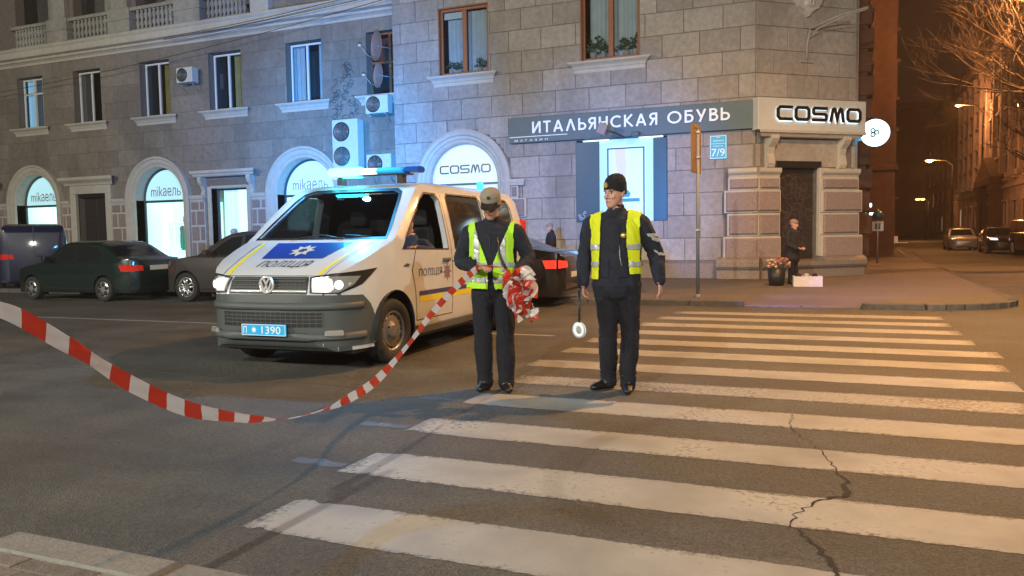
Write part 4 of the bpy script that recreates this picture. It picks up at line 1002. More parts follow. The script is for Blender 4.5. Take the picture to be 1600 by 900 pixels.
# ---------------------------------------------------------------- side street
def far_building(name, label, x0, x1, y0, y1, h, m, wins, grid_y, floors, face='x', lit=(), dy=1.1, wz=1.7, first=1.2, fh=3.4):
    t = thing(name, label, 'building', ((x0 + x1) / 2, y0, 0)); off = Matrix.Translation(t.location).inverted()
    mb = MB(off); mb.box(x0, x1, y0, y1, 0, h); mb.build('wall', m, t)
    mb = MB(off)
    mb.box(x0 - .45, x1 + .45, y0 - .45, y1 + .45, h, h + .5, .05); mb.build('cornice', m, t)
    mb = MB(off); mb.box(x0 - .2, x1 + .2, y0 - .2, y1 + .2, h - .7, h - .45, .04); mb.build('moulding', m, t)
    mb = MB(off); mb.box(x0 - .15, x1 + .15, y0 - .15, y1 + .15, 4.3, 4.6, .04); mb.build('string_course', m, t)
    k = 0
    for fl in range(floors):
        for gy in grid_y:
            z = first + fl * fh
            xx = x0 if wins == 'l' else x1; s = -1 if wins == 'l' else 1
            fr = MB(off); a, b = sorted((xx + s * .10, xx - s * .02))
            fr.box(a, b, gy - dy / 2 - .14, gy - dy / 2, z, z + wz, .01); fr.box(a, b, gy + dy / 2, gy + dy / 2 + .14, z, z + wz, .01); a2, b2 = sorted((xx + s * .22, xx - s * .02)); fr.box(a2, b2, gy - dy / 2 - .2, gy + dy / 2 + .2, z + wz, z + wz + .2, .01); fr.box(a2, b2, gy - dy / 2 - .2, gy + dy / 2 + .2, z - .14, z, .01)
            f = fr.build('window', m, t)
            p = MB(off); xx2 = xx + s * .012; p.quad((xx2, gy - dy / 2, z), (xx2, gy + dy / 2, z), (xx2, gy + dy / 2, z + wz), (xx2, gy - dy / 2, z + wz)); p.build('pane', 'lit_win' if (fl, grid_y.index(gy)) in lit else 'pane_dark', f)
    return t
M_['pane_dark'] = mat('dark_pane', (0.02, 0.022, 0.03), 0.12)
far_building('apartment_building', 'dark red-brown building behind the corner along the side street', -10, 2.25, 43.5, 70, 16, 'brick_red', 'r', [45.3, 48.2, 51.1, 54, 57, 60, 63], 4)
# its gable end faces the crossing: windows there too
t = bpy.data.objects.get('apartment_building.001')
rt = far_building('apartment_building', 'grey ornate building with tall pilasters beyond the parked cars', 11.0, 26, 52, 96, 15.6, 'grey_far', 'l', [54.5, 58, 61.5, 65, 68.5, 72, 75.5, 79, 82.5, 86, 89.5, 93], 4, first=1.6, lit=((0, 11),))
off = Matrix.Translation(rt.location).inverted()
for y in [52.6 + 3.5 * i for i in range(13)]:
    mb = MB(off); mb.box(10.72, 11.0, y - .3, y + .3, 5.2, 14.8, .03); mb.box(10.6, 11.0, y - .42, y + .42, 14.3, 14.85, .03); mb.box(10.6, 11.0, y - .42, y + .42, 5.0, 5.4, .03); mb.build('pilaster', 'grey_far', rt)
# porch lit orange
mb = MB(off)
for y in (70.5, 76.5): mb.box(10.2, 11.0, y - .5, y + .5, 0, 4.6, .05); mb.box(10.05, 11.0, y - .65, y + .65, 4.2, 4.7, .04)
mb.box(10.0, 11.0, 69.6, 77.4, 4.7, 5.3, .05); mb.prism([(69.4, 5.3), (77.6, 5.3), (73.5, 7.0)], 'x', 10.1, 11.0); mb.build('porch', 'brick_red', rt)
far_building('apartment_building', 'unlit building closing the far end of the side street', -14, 16, 150, 165, 22, 'far_dark', 'l', [152, 156, 160], 4)
far_building('apartment_building', 'dark building half hidden past the red-brown one', 0, 3.2, 74, 140, 17, 'far_dark', 'r', [78, 84, 90, 96, 102, 108, 114], 4)
far_building('apartment_building', 'dark building beyond the ornate grey one', 12.2, 26, 100, 148, 18, 'far_dark', 'l', [104, 110, 116, 122, 128, 134, 140], 4, lit=((0, 3), (1, 5)))
# ================================================================ VEHICLES
def paint(name, col, rough=0.3, coat=1.0, metal=0.0):
    return mat(name, col, rough, metal=metal, coat=coat, var=0.04, scale=2)
M_['paint_white'] = mat('white_van_paint', (0.62, 0.66, 0.72), 0.28, coat=1.0, var=0.06, scale=3, stain=0.22, dark2=(0.38, 0.36, 0.34))
M_['paint_green'] = paint('dark_green_paint', (0.008, 0.024, 0.023), 0.3, metal=.3)
M_['paint_grey'] = paint('grey_brown_paint', (0.07, 0.062, 0.062), 0.35, metal=.4)
M_['paint_black'] = paint('black_paint', (0.008, 0.008, 0.010), 0.22)
M_['paint_blue'] = paint('navy_van_paint', (0.008, 0.013, 0.050), 0.4)
M_['paint_silver'] = paint('pale_paint', (0.35, 0.38, 0.42), 0.3, metal=.4)
M_['bumper_k'] = mat('dark_grey_bumper', (0.075, 0.085, 0.09), 0.55, bump=0.1, bscale=200)
M_['car_glass'] = mat('tinted_car_glass', (0.012, 0.016, 0.018), 0.06, coat=1.0)
M_['screen'] = glass('windscreen_glass', (0.50, 0.56, 0.58), 0.10)
M_['decal_blue'] = mat('decal_blue', (0.012, 0.05, 0.32), 0.35, coat=.6)
M_['decal_navy'] = mat('decal_navy', (0.03, 0.04, 0.17), 0.4, coat=.4)
M_['decal_yellow'] = mat('decal_yellow', (0.80, 0.68, 0.02), 0.4, coat=.4)
M_['decal_gold'] = mat('decal_silver_gold', (0.55, 0.50, 0.38), 0.4)
M_['decal_grey'] = mat('decal_brown_grey', (0.22, 0.14, 0.17), 0.4)
M_['decal_k'] = mat('decal_black', (0.03, 0.03, 0.035), 0.4)
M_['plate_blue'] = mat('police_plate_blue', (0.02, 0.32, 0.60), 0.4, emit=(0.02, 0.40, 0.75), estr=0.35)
M_['plate_w'] = mat('plate_white', (0.6, 0.6, 0.58), 0.5)
M_['lamp_red'] = mat('tail_lamp_red', (0.55, 0.02, 0.015), 0.15, coat=1, emit=(1, .04, .02), estr=0.12)
M_['lamp_red_on'] = mat('tail_lamp_lit', (0.7, 0.03, 0.02), 0.15, coat=1, emit=(1, .06, .03), estr=0.9)
M_['lamp_clear'] = mat('lamp_clear', (0.55, 0.56, 0.55), 0.1, metal=.5, coat=1)
M_['lamp_on'] = emis('headlamp_glow', (1.0, 0.93, 0.82), 14)
M_['lamp_on2'] = emis('parking_lamp_glow', (1.0, 0.95, 0.85), 2.0)
M_['lamp_on3'] = emis('dim_lamp_glow', (1.0, 0.95, 0.9), 1.1)
M_['amber'] = mat('amber_lamp', (0.8, 0.3, 0.02), 0.2, coat=1)
M_['seat_k'] = mat('seat_fabric', (0.035, 0.037, 0.042), 0.9)
M_['beacon_on'] = emis('beacon_glow', (0.045, 0.80, 1.0), 18)
M_['beacon_dim'] = mat('beacon_blue_lens', (0.01, 0.07, 0.30), 0.12, coat=1, emit=(0.0, 0.10, 0.5), estr=0.25)
M_['beacon_mid'] = mat('beacon_side_lens', (0.05, 0.35, 0.5), 0.12, coat=1, emit=(0.0, 0.35, 0.9), estr=0.6)
M_['plastic_g'] = mat('pale_grey_plastic', (0.5, 0.5, 0.5), 0.4)

def prism_ob(poly, axis, a0, a1):
    mb = MB(); mb.prism(poly, axis, a0, a1); bmesh.ops.recalc_face_normals(mb.bm, faces=mb.bm.faces)
    me = bpy.data.meshes.new('c'); mb.bm.to_mesh(me); mb.bm.free(); o = bpy.data.objects.new('c', me); COL.objects.link(o); return o
def cyl_ob(y, z, r, x0, x1, n=32):
    return prism_ob([(y + r * math.cos(2 * math.pi * k / n), z + r * math.sin(2 * math.pi * k / n)) for k in range(n)], 'x', x0, x1)
def evaluated(o):
    dg = bpy.context.evaluated_depsgraph_get(); dg.update()
    return bpy.data.meshes.new_from_object(o.evaluated_get(dg))
def kill(*os):
    for o in os:
        me = o.data; bpy.data.objects.remove(o); bpy.data.meshes.remove(me)
def booleans(o, ops):
    for kind, c in ops:
        m = o.modifiers.new('b', 'BOOLEAN'); m.object = c; m.operation = kind; m.solver = 'EXACT'
def mirror_half(half):
    """(x, v) points with x>=0 -> closed outline"""
    return half + [(-x, v) for x, v in reversed(half) if x > 1e-6]
def hull(side, plan, sect, bev=.035, seg=3):
    A = prism_ob(side, 'x', -1.4, 1.4); B = prism_ob(mirror_half(plan), 'z', -.5, 3); C = prism_ob(mirror_half(sect), 'y', -1, 7)
    booleans(A, [('INTERSECT', B), ('INTERSECT', C)])
    me = evaluated(A); kill(A, B, C)
    bm = bmesh.new(); bm.from_mesh(me); bpy.data.meshes.remove(me)
    bmesh.ops.remove_doubles(bm, verts=bm.verts, dist=.002); bmesh.ops.dissolve_limit(bm, angle_limit=.01, verts=bm.verts, edges=bm.edges)
    if bev:
        ed = [e for e in bm.edges if len(e.link_faces) == 2 and e.calc_face_angle(0) > R_(24)]
        bmesh.ops.bevel(bm, geom=ed, offset=bev, segments=seg, affect='EDGES', profile=.5, clamp_overlap=True)
    bmesh.ops.triangulate(bm, faces=[f for f in bm.faces if len(f.verts) > 4])
    me = bpy.data.meshes.new('body'); bm.to_mesh(me); bm.free(); return me
def finish(me, angle=32):
    for p in me.polygons: p.use_smooth = True
    try: me.set_sharp_from_angle(angle=R_(angle))
    except Exception: pass
    return me
def bvh_of(me):
    bm = bmesh.new(); bm.from_mesh(me); b = BVHTree.FromBMesh(bm); bm.free(); return b
def shoot(bvh, mode, u, v, wrap_c=(0, 1.2)):
    if mode == 'front': o, d = Vector((u, -5, v)), Vector((0, 1, 0))
    elif mode == 'rear': o, d = Vector((u, 12, v)), Vector((0, -1, 0))
    elif mode == 'side+': o, d = Vector((5, u, v)), Vector((-1, 0, 0))
    elif mode == 'side-': o, d = Vector((-5, u, v)), Vector((1, 0, 0))
    elif mode == 'top': o, d = Vector((u, v, 5)), Vector((0, 0, -1))
    elif mode == 'wrap':   # u = angle in radians round a vertical axis
        d = Vector((-math.sin(u), math.cos(u), 0)); o = Vector((wrap_c[0], wrap_c[1], v)) - d * 6
    h = bvh.ray_cast(o, d)
    if h[0] is None:
        h = bvh.find_nearest(o + d * 4.2)
        return h[0], h[1], d
    n = h[1] if h[1].dot(d) < 0 else -h[1]
    return h[0], n, d
def drape(bvh, polys, mode, off, name, m, parent, M=None, step=.05, wrap_c=(0, 1.2), thick=0.0, slide=None):
    """lay flat shapes onto a body surface, following its curve; polys = list of outlines"""
    bm = bmesh.new()
    for P in polys: bm.faces.new([bm.verts.new((u, v, 0)) for u, v in P])
    us = [v.co.x for v in bm.verts]; vs = [v.co.y for v in bm.verts]
    su = step if mode != 'wrap' else step / .95
    for lo, hi, n, s in ((min(us), max(us), (1, 0, 0), su), (min(vs), max(vs), (0, 1, 0), step)):
        k = math.ceil(lo / s)
        while k * s < hi:
            c = [a * k * s for a in n]
            bmesh.ops.bisect_plane(bm, geom=bm.verts[:] + bm.edges[:] + bm.faces[:], plane_co=c, plane_no=n, dist=1e-5); k += 1
    for v in bm.verts:
        p, n, d = shoot(bvh, mode, v.co.x, v.co.y, wrap_c); v.co = p + n * off
    if thick:
        bmesh.ops.recalc_face_normals(bm, faces=bm.faces)
        bmesh.ops.solidify(bm, geom=bm.faces[:], thickness=thick)
    mb = MB(M); mb.bm.free(); mb.bm = bm; return mb.build(name, m, parent, smooth=True)
def drape_text(bvh, body, mode, x0, x1, z0, z1, off, name, m, parent, M=None, flip=False, weight=0.0, shear=0.0, letters_=False):
    me = text_mesh(body, 1, 0, weight, 1.05); a, b, c, d = mesh_bounds(me); bm = bmesh.new(); bm.from_mesh(me); bpy.data.meshes.remove(me)
    for v in bm.verts:
        s = (v.co.x - a) / (b - a); t = (v.co.y - c) / (d - c)
        if flip: s = 1 - s
        u = x0 + (x1 - x0) * s + shear * t; w = z0 + (z1 - z0) * t
        p, n, dd = shoot(bvh, mode, u, w); v.co = p + n * off
    mb = MB(M); mb.bm.free(); mb.bm = bm; return mb.build(name, m, parent)
def star(cx, cy, r1, r2, n=8, a0=0):
    return [(cx + (r1 if k % 2 == 0 else r2) * math.cos(a0 + math.pi * k / n), cy + (r1 if k % 2 == 0 else r2) * math.sin(a0 + math.pi * k / n)) for k in range(2 * n)]
_wheels = {}
def wheel(parent, x, y, r, w, style, side, steer=0.0):
    """tyre with a rim of the given style; outer face towards +x for side=1"""
    key = (style, r, w)
    if key not in _wheels:
        rr = r * (.64 if style != 'alloy' else .68)
        mb = MB(); mb.lathe([(rr, w * .40), (rr + .012, w * .47), (r * .86, w * .5), (r * .95, w * .46), (r, w * .34), (r, -w * .34), (r * .95, -w * .46), (rr, -w * .42), (rr - .02, -w * .2)], 40, axis='x')
        for k in range(4): mb.lathe([(r + .001, w * (-.24 + .16 * k) - .004), (r + .003, w * (-.24 + .16 * k)), (r + .001, w * (-.24 + .16 * k) + .004)], 40, axis='x')
        ty = mb.build('wheel', 'rubber'); tm = ty.data; bpy.data.objects.remove(ty)
        mb = MB()
        mb.lathe([(rr, w * .40), (rr - .012, w * .42), (rr - .03, w * .36), (rr - .035, -w * .1), (rr - .03, -w * .4)], 40, axis='x')
        if style == 'steel':
            mb.lathe([(rr - .035, w * .22), (rr * .80, w * .30), (rr * .70, w * .33), (rr * .45, w * .24), (rr * .34, w * .40), (rr * .22, w * .42), (0, w * .42)], 40, axis='x')
            mb.mi = 1
            for k in range(16):
                a = 2 * math.pi * k / 16; mb.lathe([(0, .004), (.018, .003), (.02, -.01)], 8, (w * .30, rr * .76 * math.cos(a), rr * .76 * math.sin(a)), 'x')
            for k in range(5):
                a = 2 * math.pi * k / 5; mb.lathe([(0, .02), (.012, .02), (.012, 0)], 6, (w * .30, rr * .36 * math.cos(a), rr * .36 * math.sin(a)), 'x')
            ms = ('steel_rim', 'black')
        elif style == 'cap':   # hub cap with six rounded holes
            mb.lathe([(rr - .012, w * .42), (rr * .86, w * .46), (rr * .5, w * .50), (rr * .25, w * .52), (0, w * .52)], 40, axis='x')
            mb.mi = 1
            for k in range(6):
                a = 2 * math.pi * k / 6 + .3; c = (w * .475, rr * .64 * math.cos(a), rr * .64 * math.sin(a)); mb.lathe([(0, .014), (.05, .010), (.055, -.01)], 10, c, 'x')
            ms = ('alloy', 'black')
        else:
            ns = 5
            for k in range(ns):
                a = 2 * math.pi * k / ns
                R = Matrix.Rotation(a, 4, 'X'); b = len(mb.bm.verts)
                for s in (-1, 1):
                    pts = [R @ Vector((w * .42, s * .020, rr * .12)), R @ Vector((w * .44, s * .028, rr * .5)), R @ Vector((w * .40, s * .052, rr * .95))]
                    mb.tube(pts, [.026, .024, .028], 6)
            mb.lathe([(rr * .30, w * .28), (rr * .28, w * .44), (rr * .12, w * .50), (0, w * .50)], 20, axis='x')
            mb.mi = 1; mb.lathe([(rr - .04, w * .05), (rr * .3, w * .08), (0, w * .08)], 24, axis='x'); ms = ('alloy', 'black')
        ri = mb.build('rim', ms); rm = ri.data; bpy.data.objects.remove(ri); _wheels[key] = (tm, rm)
    tm, rm = _wheels[key]
    t = obj('wheel', tm, parent); t.location = (x, y, r); t.rotation_euler = (0, 0, (math.pi if side < 0 else 0) + steer)
    obj('rim', rm, t); return t

# ---------------------------------------------------------------- the police van
VS = 1.07
van = thing('police_van', 'white police van with blue bonnet panel, blazing headlight and blue roof light bar', 'van', (-5.55, 6.60, 0), R_(2.0))
van.scale = (VS, VS, VS)
side = [(.14, .22), (.06, .28), (.015, .40), (.0, .53), (.01, .68), (.035, .78), (.07, .88), (.11, .945), (.20, 1.00), (.45, 1.11), (.70, 1.205), (.90, 1.275), (1.00, 1.34), (1.25, 1.54), (1.52, 1.75), (1.66, 1.845), (1.80, 1.90), (2.05, 1.94), (2.6, 1.965), (3.6, 1.97), (4.4, 1.945), (4.68, 1.90), (4.80, 1.80), (4.86, 1.40), (4.90, .95), (4.90, .40), (4.84, .26)]
plan = [(0, 0), (.28, .008), (.46, .03), (.60, .075), (.72, .15), (.80, .27), (.855, .42), (.89, .62), (.92, .95), (.945, 1.5), (.952, 2.2), (.952, 3.6), (.94, 4.5), (.925, 4.78), (.90, 4.88), (.86, 4.93), (0, 4.95)]
sect = [(0, .2), (.86, .2), (.90, .24), (.93, .36), (.945, .55), (.952, .85), (.948, 1.05), (.935, 1.22), (.905, 1.38), (.86, 1.60), (.82, 1.76), (.785, 1.855), (.74, 1.915), (.66, 1.95), (.45, 1.968), (0, 1.98)]
outer = hull(side, plan, sect, .03, 3); BV = bvh_of(outer)
cut = []
oO = bpy.data.objects.new('o', outer); COL.objects.link(oO)
inn = hull([(.95, .55), (.95, 1.22), (1.02, 1.27), (1.30, 1.50), (1.56, 1.71), (1.72, 1.80), (2.1, 1.88), (3.6, 1.91), (4.6, 1.85), (4.76, 1.75), (4.82, .55)], [(0, .3), (.6, .3), (.82, .6), (.885, 1.0), (.895, 2), (.895, 4.6), (.8, 4.8), (0, 4.85)],
           [(0, .5), (.885, .5), (.89, 1.05), (.875, 1.2), (.845, 1.38), (.80, 1.60), (.76, 1.74), (.72, 1.83), (.6, 1.88), (0, 1.91)], 0)
oI = bpy.data.objects.new('i', inn); COL.objects.link(oI); cut.append(('DIFFERENCE', oI))
WS = [(-.80, 1.315), (.80, 1.315), (.760, 1.44), (.665, 1.72), (.625, 1.80), (.54, 1.835), (-.54, 1.835), (-.625, 1.80), (-.665, 1.72), (-.760, 1.44)]
SW1 = [(1.10, 1.19), (2.18, 1.17), (2.18, 1.74), (2.12, 1.80), (1.84, 1.80), (1.70, 1.73), (1.20, 1.31)]
SW2 = [(2.38, 1.17), (3.42, 1.17), (3.42, 1.76), (3.37, 1.81), (2.44, 1.81), (2.38, 1.76)]
SW3 = [(3.60, 1.17), (4.55, 1.19), (4.50, 1.70), (4.40, 1.80), (3.66, 1.81), (3.60, 1.76)]
cW = prism_ob(WS, 'y', .5, 1.95); cut.append(('DIFFERENCE', cW))
for P in (SW1, SW2, SW3): cut.append(('DIFFERENCE', prism_ob(P, 'x', -1.3, 1.3)))
for yy in (.93, 3.93):
    for s in (-1, 1):
        a, b = sorted((s * .66, s * 1.2)); cut.append(('DIFFERENCE', cyl_ob(yy, .36, .405, a, b)))
booleans(oO, cut); vb = evaluated(oO); kill(oO, *[c for _, c in cut])
finish(vb); vb.materials.append(M_['paint_white']); vb.materials.append(M_['bumper_k']); vb.name = 'body'
for p in vb.polygons:
    if p.center.z < .31 or (p.center.y < .45 and p.center.z < .62): p.material_index = 1
body = obj('body', vb, van)
# dark liners in the wheel arches
for yy in (.93, 3.93):
    for s in (-1, 1):
        mb = MB(); mb.lathe([(.40, 0), (.40, .27)], 24, (s * .93 if s < 0 else .66, yy, .36), 'x', a0=-.2, a1=math.pi + .2)
        mb.quad((s * .665, yy - .4, .2), (s * .665, yy + .4, .2), (s * .665, yy + .4, .76), (s * .665, yy - .4, .76)); mb.build('wheel_arch_liner', 'black', van)
mb = MB(); mb.box(-.8, .8, .3, 4.7, .18, .26); mb.build('underbody', 'black', van)
for yy, st in ((.93, R_(-4)), (3.93, 0)):
    for s in (-1, 1): wheel(van, s * (.80 if yy < 2 else .83), yy, .335, .215, 'steel', s, st)
# glazing
drape(BV, [WS], 'front', -.012, 'windscreen', 'screen', van)
for i, P in enumerate((SW1, SW2, SW3)):
    for md in ('side+', 'side-'):
        if i == 0 and md == 'side+': continue          # the driver's window is wound down
        drape(BV, [P], md, -.012, 'side_window', 'screen' if i == 0 else 'car_glass', van)
def ring(P, w_):
    """strip around an outline: list of quads"""
    c = Vector((sum(p[0] for p in P) / len(P), sum(p[1] for p in P) / len(P))); out = []
    Q = []
    n = len(P)
    for i in range(n):
        a, b, d = Vector(P[i - 1]), Vector(P[i]), Vector(P[(i + 1) % n]); t = ((b - a).normalized() + (d - b).normalized()).normalized(); nn = Vector((t.y, -t.x))
        if nn.dot(b - c) < 0: nn = -nn
        Q.append(b + nn * w_)
    for i in range(n): out.append([P[i], P[(i + 1) % n], tuple(Q[(i + 1) % n]), tuple(Q[i])])
    return out
drape(BV, ring(WS, .035), 'front', .003, 'windscreen_seal', 'black', van)
for P in (SW1, SW2, SW3):
    for md in ('side+', 'side-'): drape(BV, ring(P, .022), md, .003, 'window_seal', 'black', van)
# door seams, handles
def strip(pts, w_):
    out = []
    for (a, b) in zip(pts, pts[1:]):
        a, b = Vector(a), Vector(b); t = (b - a).normalized(); n = Vector((-t.y, t.x)) * w_ / 2; a2 = a - t * w_ * .5; b2 = b + t * w_ * .5
        out.append([tuple(a2 - n), tuple(b2 - n), tuple(b2 + n), tuple(a2 + n)])
    return out
seams = strip([(1.36, 1.17), (1.28, .95), (1.34, .74), (1.36, .40)], .010) + strip([(2.24, 1.80), (2.27, 1.1), (2.27, .42)], .010) + strip([(1.36, .40), (2.27, .40)], .010) + strip([(3.50, 1.84), (3.50, .42)], .010) + strip([(2.27, 1.02), (4.6, 1.02)], .008)
for md in ('side+', 'side-'):
    drape(BV, seams, md, .0025, 'door_seam', 'black', van)
    s = 1 if md[-1] == '+' else -1
    for yy in (2.10, 2.42):
        mb = MB(); mb.box(s * .955 - .012, s * .955 + .022, yy - .09, yy + .09, 1.02, 1.06, .012, 2); mb.build('door_handle', 'bumper_k' if yy < 2.2 else 'bumper_k', van)
# nose: grille, chrome bar, badge, lamps, bumper
cW_ = (0, .95)
def U(x, y): return math.atan2(x - cW_[0], -(y - cW_[1]))
def wrap(P, off, name, m, **k): return drape(BV, P, 'wrap', off, name, m, van, wrap_c=cW_, **k)
uG = U(.46, .03)
wrap([[(-uG, .775), (uG, .775), (uG * 1.04, .90), (uG * 1.03, .94), (-uG * 1.03, .94), (-uG * 1.04, .90)]], .004, 'grille', 'black')
for z in (.825, .855, .89, .915): wrap([[(-uG, z), (uG, z), (uG, z + .012), (-uG, z + .012)]], .014, 'grille_slat', 'bumper_k', thick=.008)
for k in range(-9, 10):
    if abs(k) < 2: continue
    u = k * uG / 9.6; wrap([[(u, .825), (u + .006, .825), (u + .006, .925), (u, .925)]], .010, 'grille_rib', 'bumper_k')
wrap([[(-uG, .790), (uG, .790), (uG, .812), (-uG, .812)]], .018, 'chrome_strip', 'chrome', thick=.01)
uB = U(.855, .42)
low = [(-uB * 1.14, .262), (uB * 1.14, .262), (uB * 1.16, .50), (uB * 1.08, .66), (uB * .98, .755), (uG, .772), (-uG, .772), (-uB * .98, .755), (-uB * 1.08, .66), (-uB * 1.16, .50)]
wrap([low], .006, 'bumper', 'bumper_k', step=.045)
wrap([[(-uB * .98, .625), (uB * .98, .625), (uB * .98, .69), (-uB * .98, .69)]], .024, 'bumper_lip', 'bumper_k', thick=.018)
wrap([[(-uB * 1.0, .335), (uB * 1.0, .335), (uB * 1.0, .40), (-uB * 1.0, .40)]], .030, 'bumper_lip', 'bumper_k', thick=.022)
wrap([[(-uG * 1.15, .46), (uG * 1.3, .46), (uG * 1.3, .60), (-uG * 1.15, .60)]], .009, 'lower_grille', 'black')
for z in (.495, .53, .565): wrap([[(-uG * 1.15, z), (uG * 1.3, z), (uG * 1.3, z + .009), (-uG * 1.15, z + .009)]], .016, 'grille_slat', 'bumper_k')
for k in range(20):
    u = -uG * 1.15 + k * uG * 2.45 / 19; wrap([[(u - .003, .46), (u + .003, .46), (u + .003, .60), (u - .003, .60)]], .014, 'grille_rib', 'bumper_k')
# badge ring with the two stacked strokes
cz = .865; cy = shoot(BV, 'front', 0, cz)[0].y - .035
mb = MB(); mb.lathe([(.066, 0), (.070, -.012), (.080, -.014), (.088, -.006), (.086, .01)], 28, (0, cy, cz), 'y')
def stroke3(mb, P, w_, y):
    T = lambda p: (p[0], p[1]); ribbon(mb, P, w_, False, y - .012, y + .004, T)
stroke3(mb, [(-.034, cz + .062), (0, cz + .006), (.034, cz + .062)], .016, cy)
stroke3(mb, [(-.062, cz + .034), (-.026, cz - .058), (0, cz - .010), (.026, cz - .058), (.062, cz + .034)], .016, cy - .002)
mb.build('badge', 'chrome', van)
mb = MB(); mb.lathe([(0, .0), (.070, .0)], 24, (0, cy + .006, cz), 'y'); mb.build('badge_back', 'black', van)
for s in (-1, 1):
    HL = [(s * uG * 1.06, .785), (s * U(.73, .16), .775), (s * U(.85, .40), .86), (s * U(.89, .62), 1.01), (s * U(.73, .17), .975), (s * uG * 1.06, .935)]
    f = wrap([HL], .005, 'headlight', 'black')
    f2 = drape(BV, [[(s * uG * 1.10, .795), (s * U(.73, .16), .79), (s * U(.81, .30), .86), (s * U(.84, .38), .94), (s * U(.71, .15), .945), (s * uG * 1.10, .925)]], 'wrap', .010, 'reflector', 'lamp_clear', f, wrap_c=cW_)
    drape(BV, [[(s * uG * 1.13, .805), (s * U(.66, .11), .80), (s * U(.69, .13), .83), (s * U(.68, .12), .915), (s * U(.60, .08), .93), (s * uG * 1.13, .918)]], 'wrap', .014, 'lamp', 'lamp_on' if s > 0 else 'lamp_on3', f, wrap_c=cW_)
    for (x0, x1, r, mm) in ((.735, .16, .042, 'lamp_on2'), (.80, .26, .022, 'lamp_clear')):
        p, n, d = shoot(BV, 'wrap', s * U(x0, x1), .862, cW_)
        mb = MB(Matrix.Translation(p + n * .016) @ n.to_track_quat('Z', 'Y').to_matrix().to_4x4()); mb.lathe([(0, .012), (r * .6, .010), (r, 0), (r * 1.1, -.012)], 18); mb.build('lamp', mm, f)
    p, n, d = shoot(BV, 'wrap', s * U(.69, .13), .40, cW_)
    mb = MB(Matrix.Translation(p + n * .030) @ n.to_track_quat('Z', 'Y').to_matrix().to_4x4()); mb.box(-.09, .09, -.03, .03, -.02, .02, .012); mb.build('fog_lamp', 'lamp_clear', van)
# number plate
mb = MB(); yP = shoot(BV, 'front', 0, .42)[0].y - .055
mb.box(-.26, .26, yP, yP + .014, .375, .488, .004); pl = mb.build('number_plate', 'plate_blue', van)
mb = MB()
for a, b, c, d in ((-.255, .255, .378, .383), (-.255, .255, .480, .485), (-.255, -.250, .383, .480), (.250, .255, .383, .480)): mb.box(a, b, yP - .004, yP - .0005, c, d)
mb.build('plate_border', 'letter_w', pl)
text_obj('lettering', '1390', 'letter_w', -.02, .20, .395, .468, yP - .001, pl, None, ext=.003)
text_obj('lettering', 'П', 'letter_w', -.235, -.195, .398, .464, yP - .001, pl, None, ext=.003)
mb = MB(); mb.prism(star(-.11, .431, .030, .017, 8), 'y', yP - .004, yP - .001); mb.build('emblem', 'letter_w', pl)
# bonnet markings
drape(BV, [[(-.47, .86), (.47, .86), (.37, .44), (-.37, .44)]], 'top', .003, 'blue_panel', 'decal_blue', van)
drape(BV, [star(0, .64, .15, .085, 8)], 'top', .005, 'star_emblem', 'decal_gold', van)
drape(BV, [star(0, .64, .055, .04, 6)], 'top', .006, 'star_centre', 'decal_navy', van)
for s in (-1, 1): drape(BV, [[(s * .62, .86), (s * .66, .86), (s * .56, .13), (s * .515, .13)]], 'top', .003, 'yellow_stripe', 'decal_yellow', van)
drape_text(BV, 'ПОЛІЦІЯ', 'top', -.31, .29, .23, .385, .008, 'lettering', 'decal_k', van, shear=.03)
drape(BV, strip([(-.70, .86), (-.60, .115), (.60, .115), (.70, .86)], .008), 'top', .002, 'bonnet_seam', 'black', van)
# flank markings, both sides
for md in ('side+', 'side-'):
    fl = md == 'side-'
    drape(BV, [[(1.42, .665), (4.7, .665), (4.7, .715), (1.42, .715)]], md, .003, 'blue_stripe', 'decal_navy', van, step=.08)
    drape(BV, [[(1.42, .595), (4.7, .595), (4.7, .66), (1.42, .66)]], md, .003, 'yellow_stripe', 'decal_yellow', van, step=.08)
    drape_text(BV, 'ПОЛІЦІЯ', md, 1.42, 1.98, .86, .96, .004, 'lettering', 'decal_navy', van, flip=fl)
    drape(BV, [star(2.12, .90, .115, .06, 8)], md, .004, 'star_emblem', 'decal_grey', van)
    drape(BV, [[(1.08, 1.00), (1.16, 1.03), (1.24, 1.02), (1.2, .99)]], md, .004, 'side_repeater', 'bumper_k', van)
for s in (-1, 1): mb = MB(); mb.box(s * .92 - .02, s * .92 + .02, 1.40, 3.50, .24, .33, .01); mb.build('side_sill', 'bumper_k', van)
for s in (-1, 1):
    mb = MB(); mb.box(s * .87 - .07, s * .87 + .07, 4.86, 4.95, .95, 1.55, .02); mb.build('tail_lamp', 'lamp_red', van)
# cabin: dashboard, wheel, seats
mb = MB(); mb.box(-.84, .84, .98, 1.30, .80, 1.20, .06, 2); mb.build('dashboard', 'seat_k', van)
mb = MB(Matrix.Translation((.42, 1.42, 1.16)) @ Matrix.Rotation(R_(-62), 4, 'X'))
mb.lathe([(.175 + .016 * math.cos(a * math.pi / 4), .016 * math.sin(a * math.pi / 4)) for a in range(9)], 24); mb.box(-.17, .17, -.02, .02, -.01, .01); mb.build('steering_wheel', 'black', van)
for s in (-1, 1):
    mb = MB(); mb.box(s * .42 - .24, s * .42 + .24, 1.75, 2.25, .70, .84, .05, 2); mb.build('seat', 'seat_k', van)
    mb = MB(Matrix.Translation((s * .42, 2.30, .82)) @ Matrix.Rotation(R_(-12), 4, 'X')); mb.box(-.24, .24, -.06, .06, 0, .62, .05, 2); mb.box(-.12, .12, -.05, .04, .64, .84, .04, 2); mb.build('seat_back', 'seat_k', van)
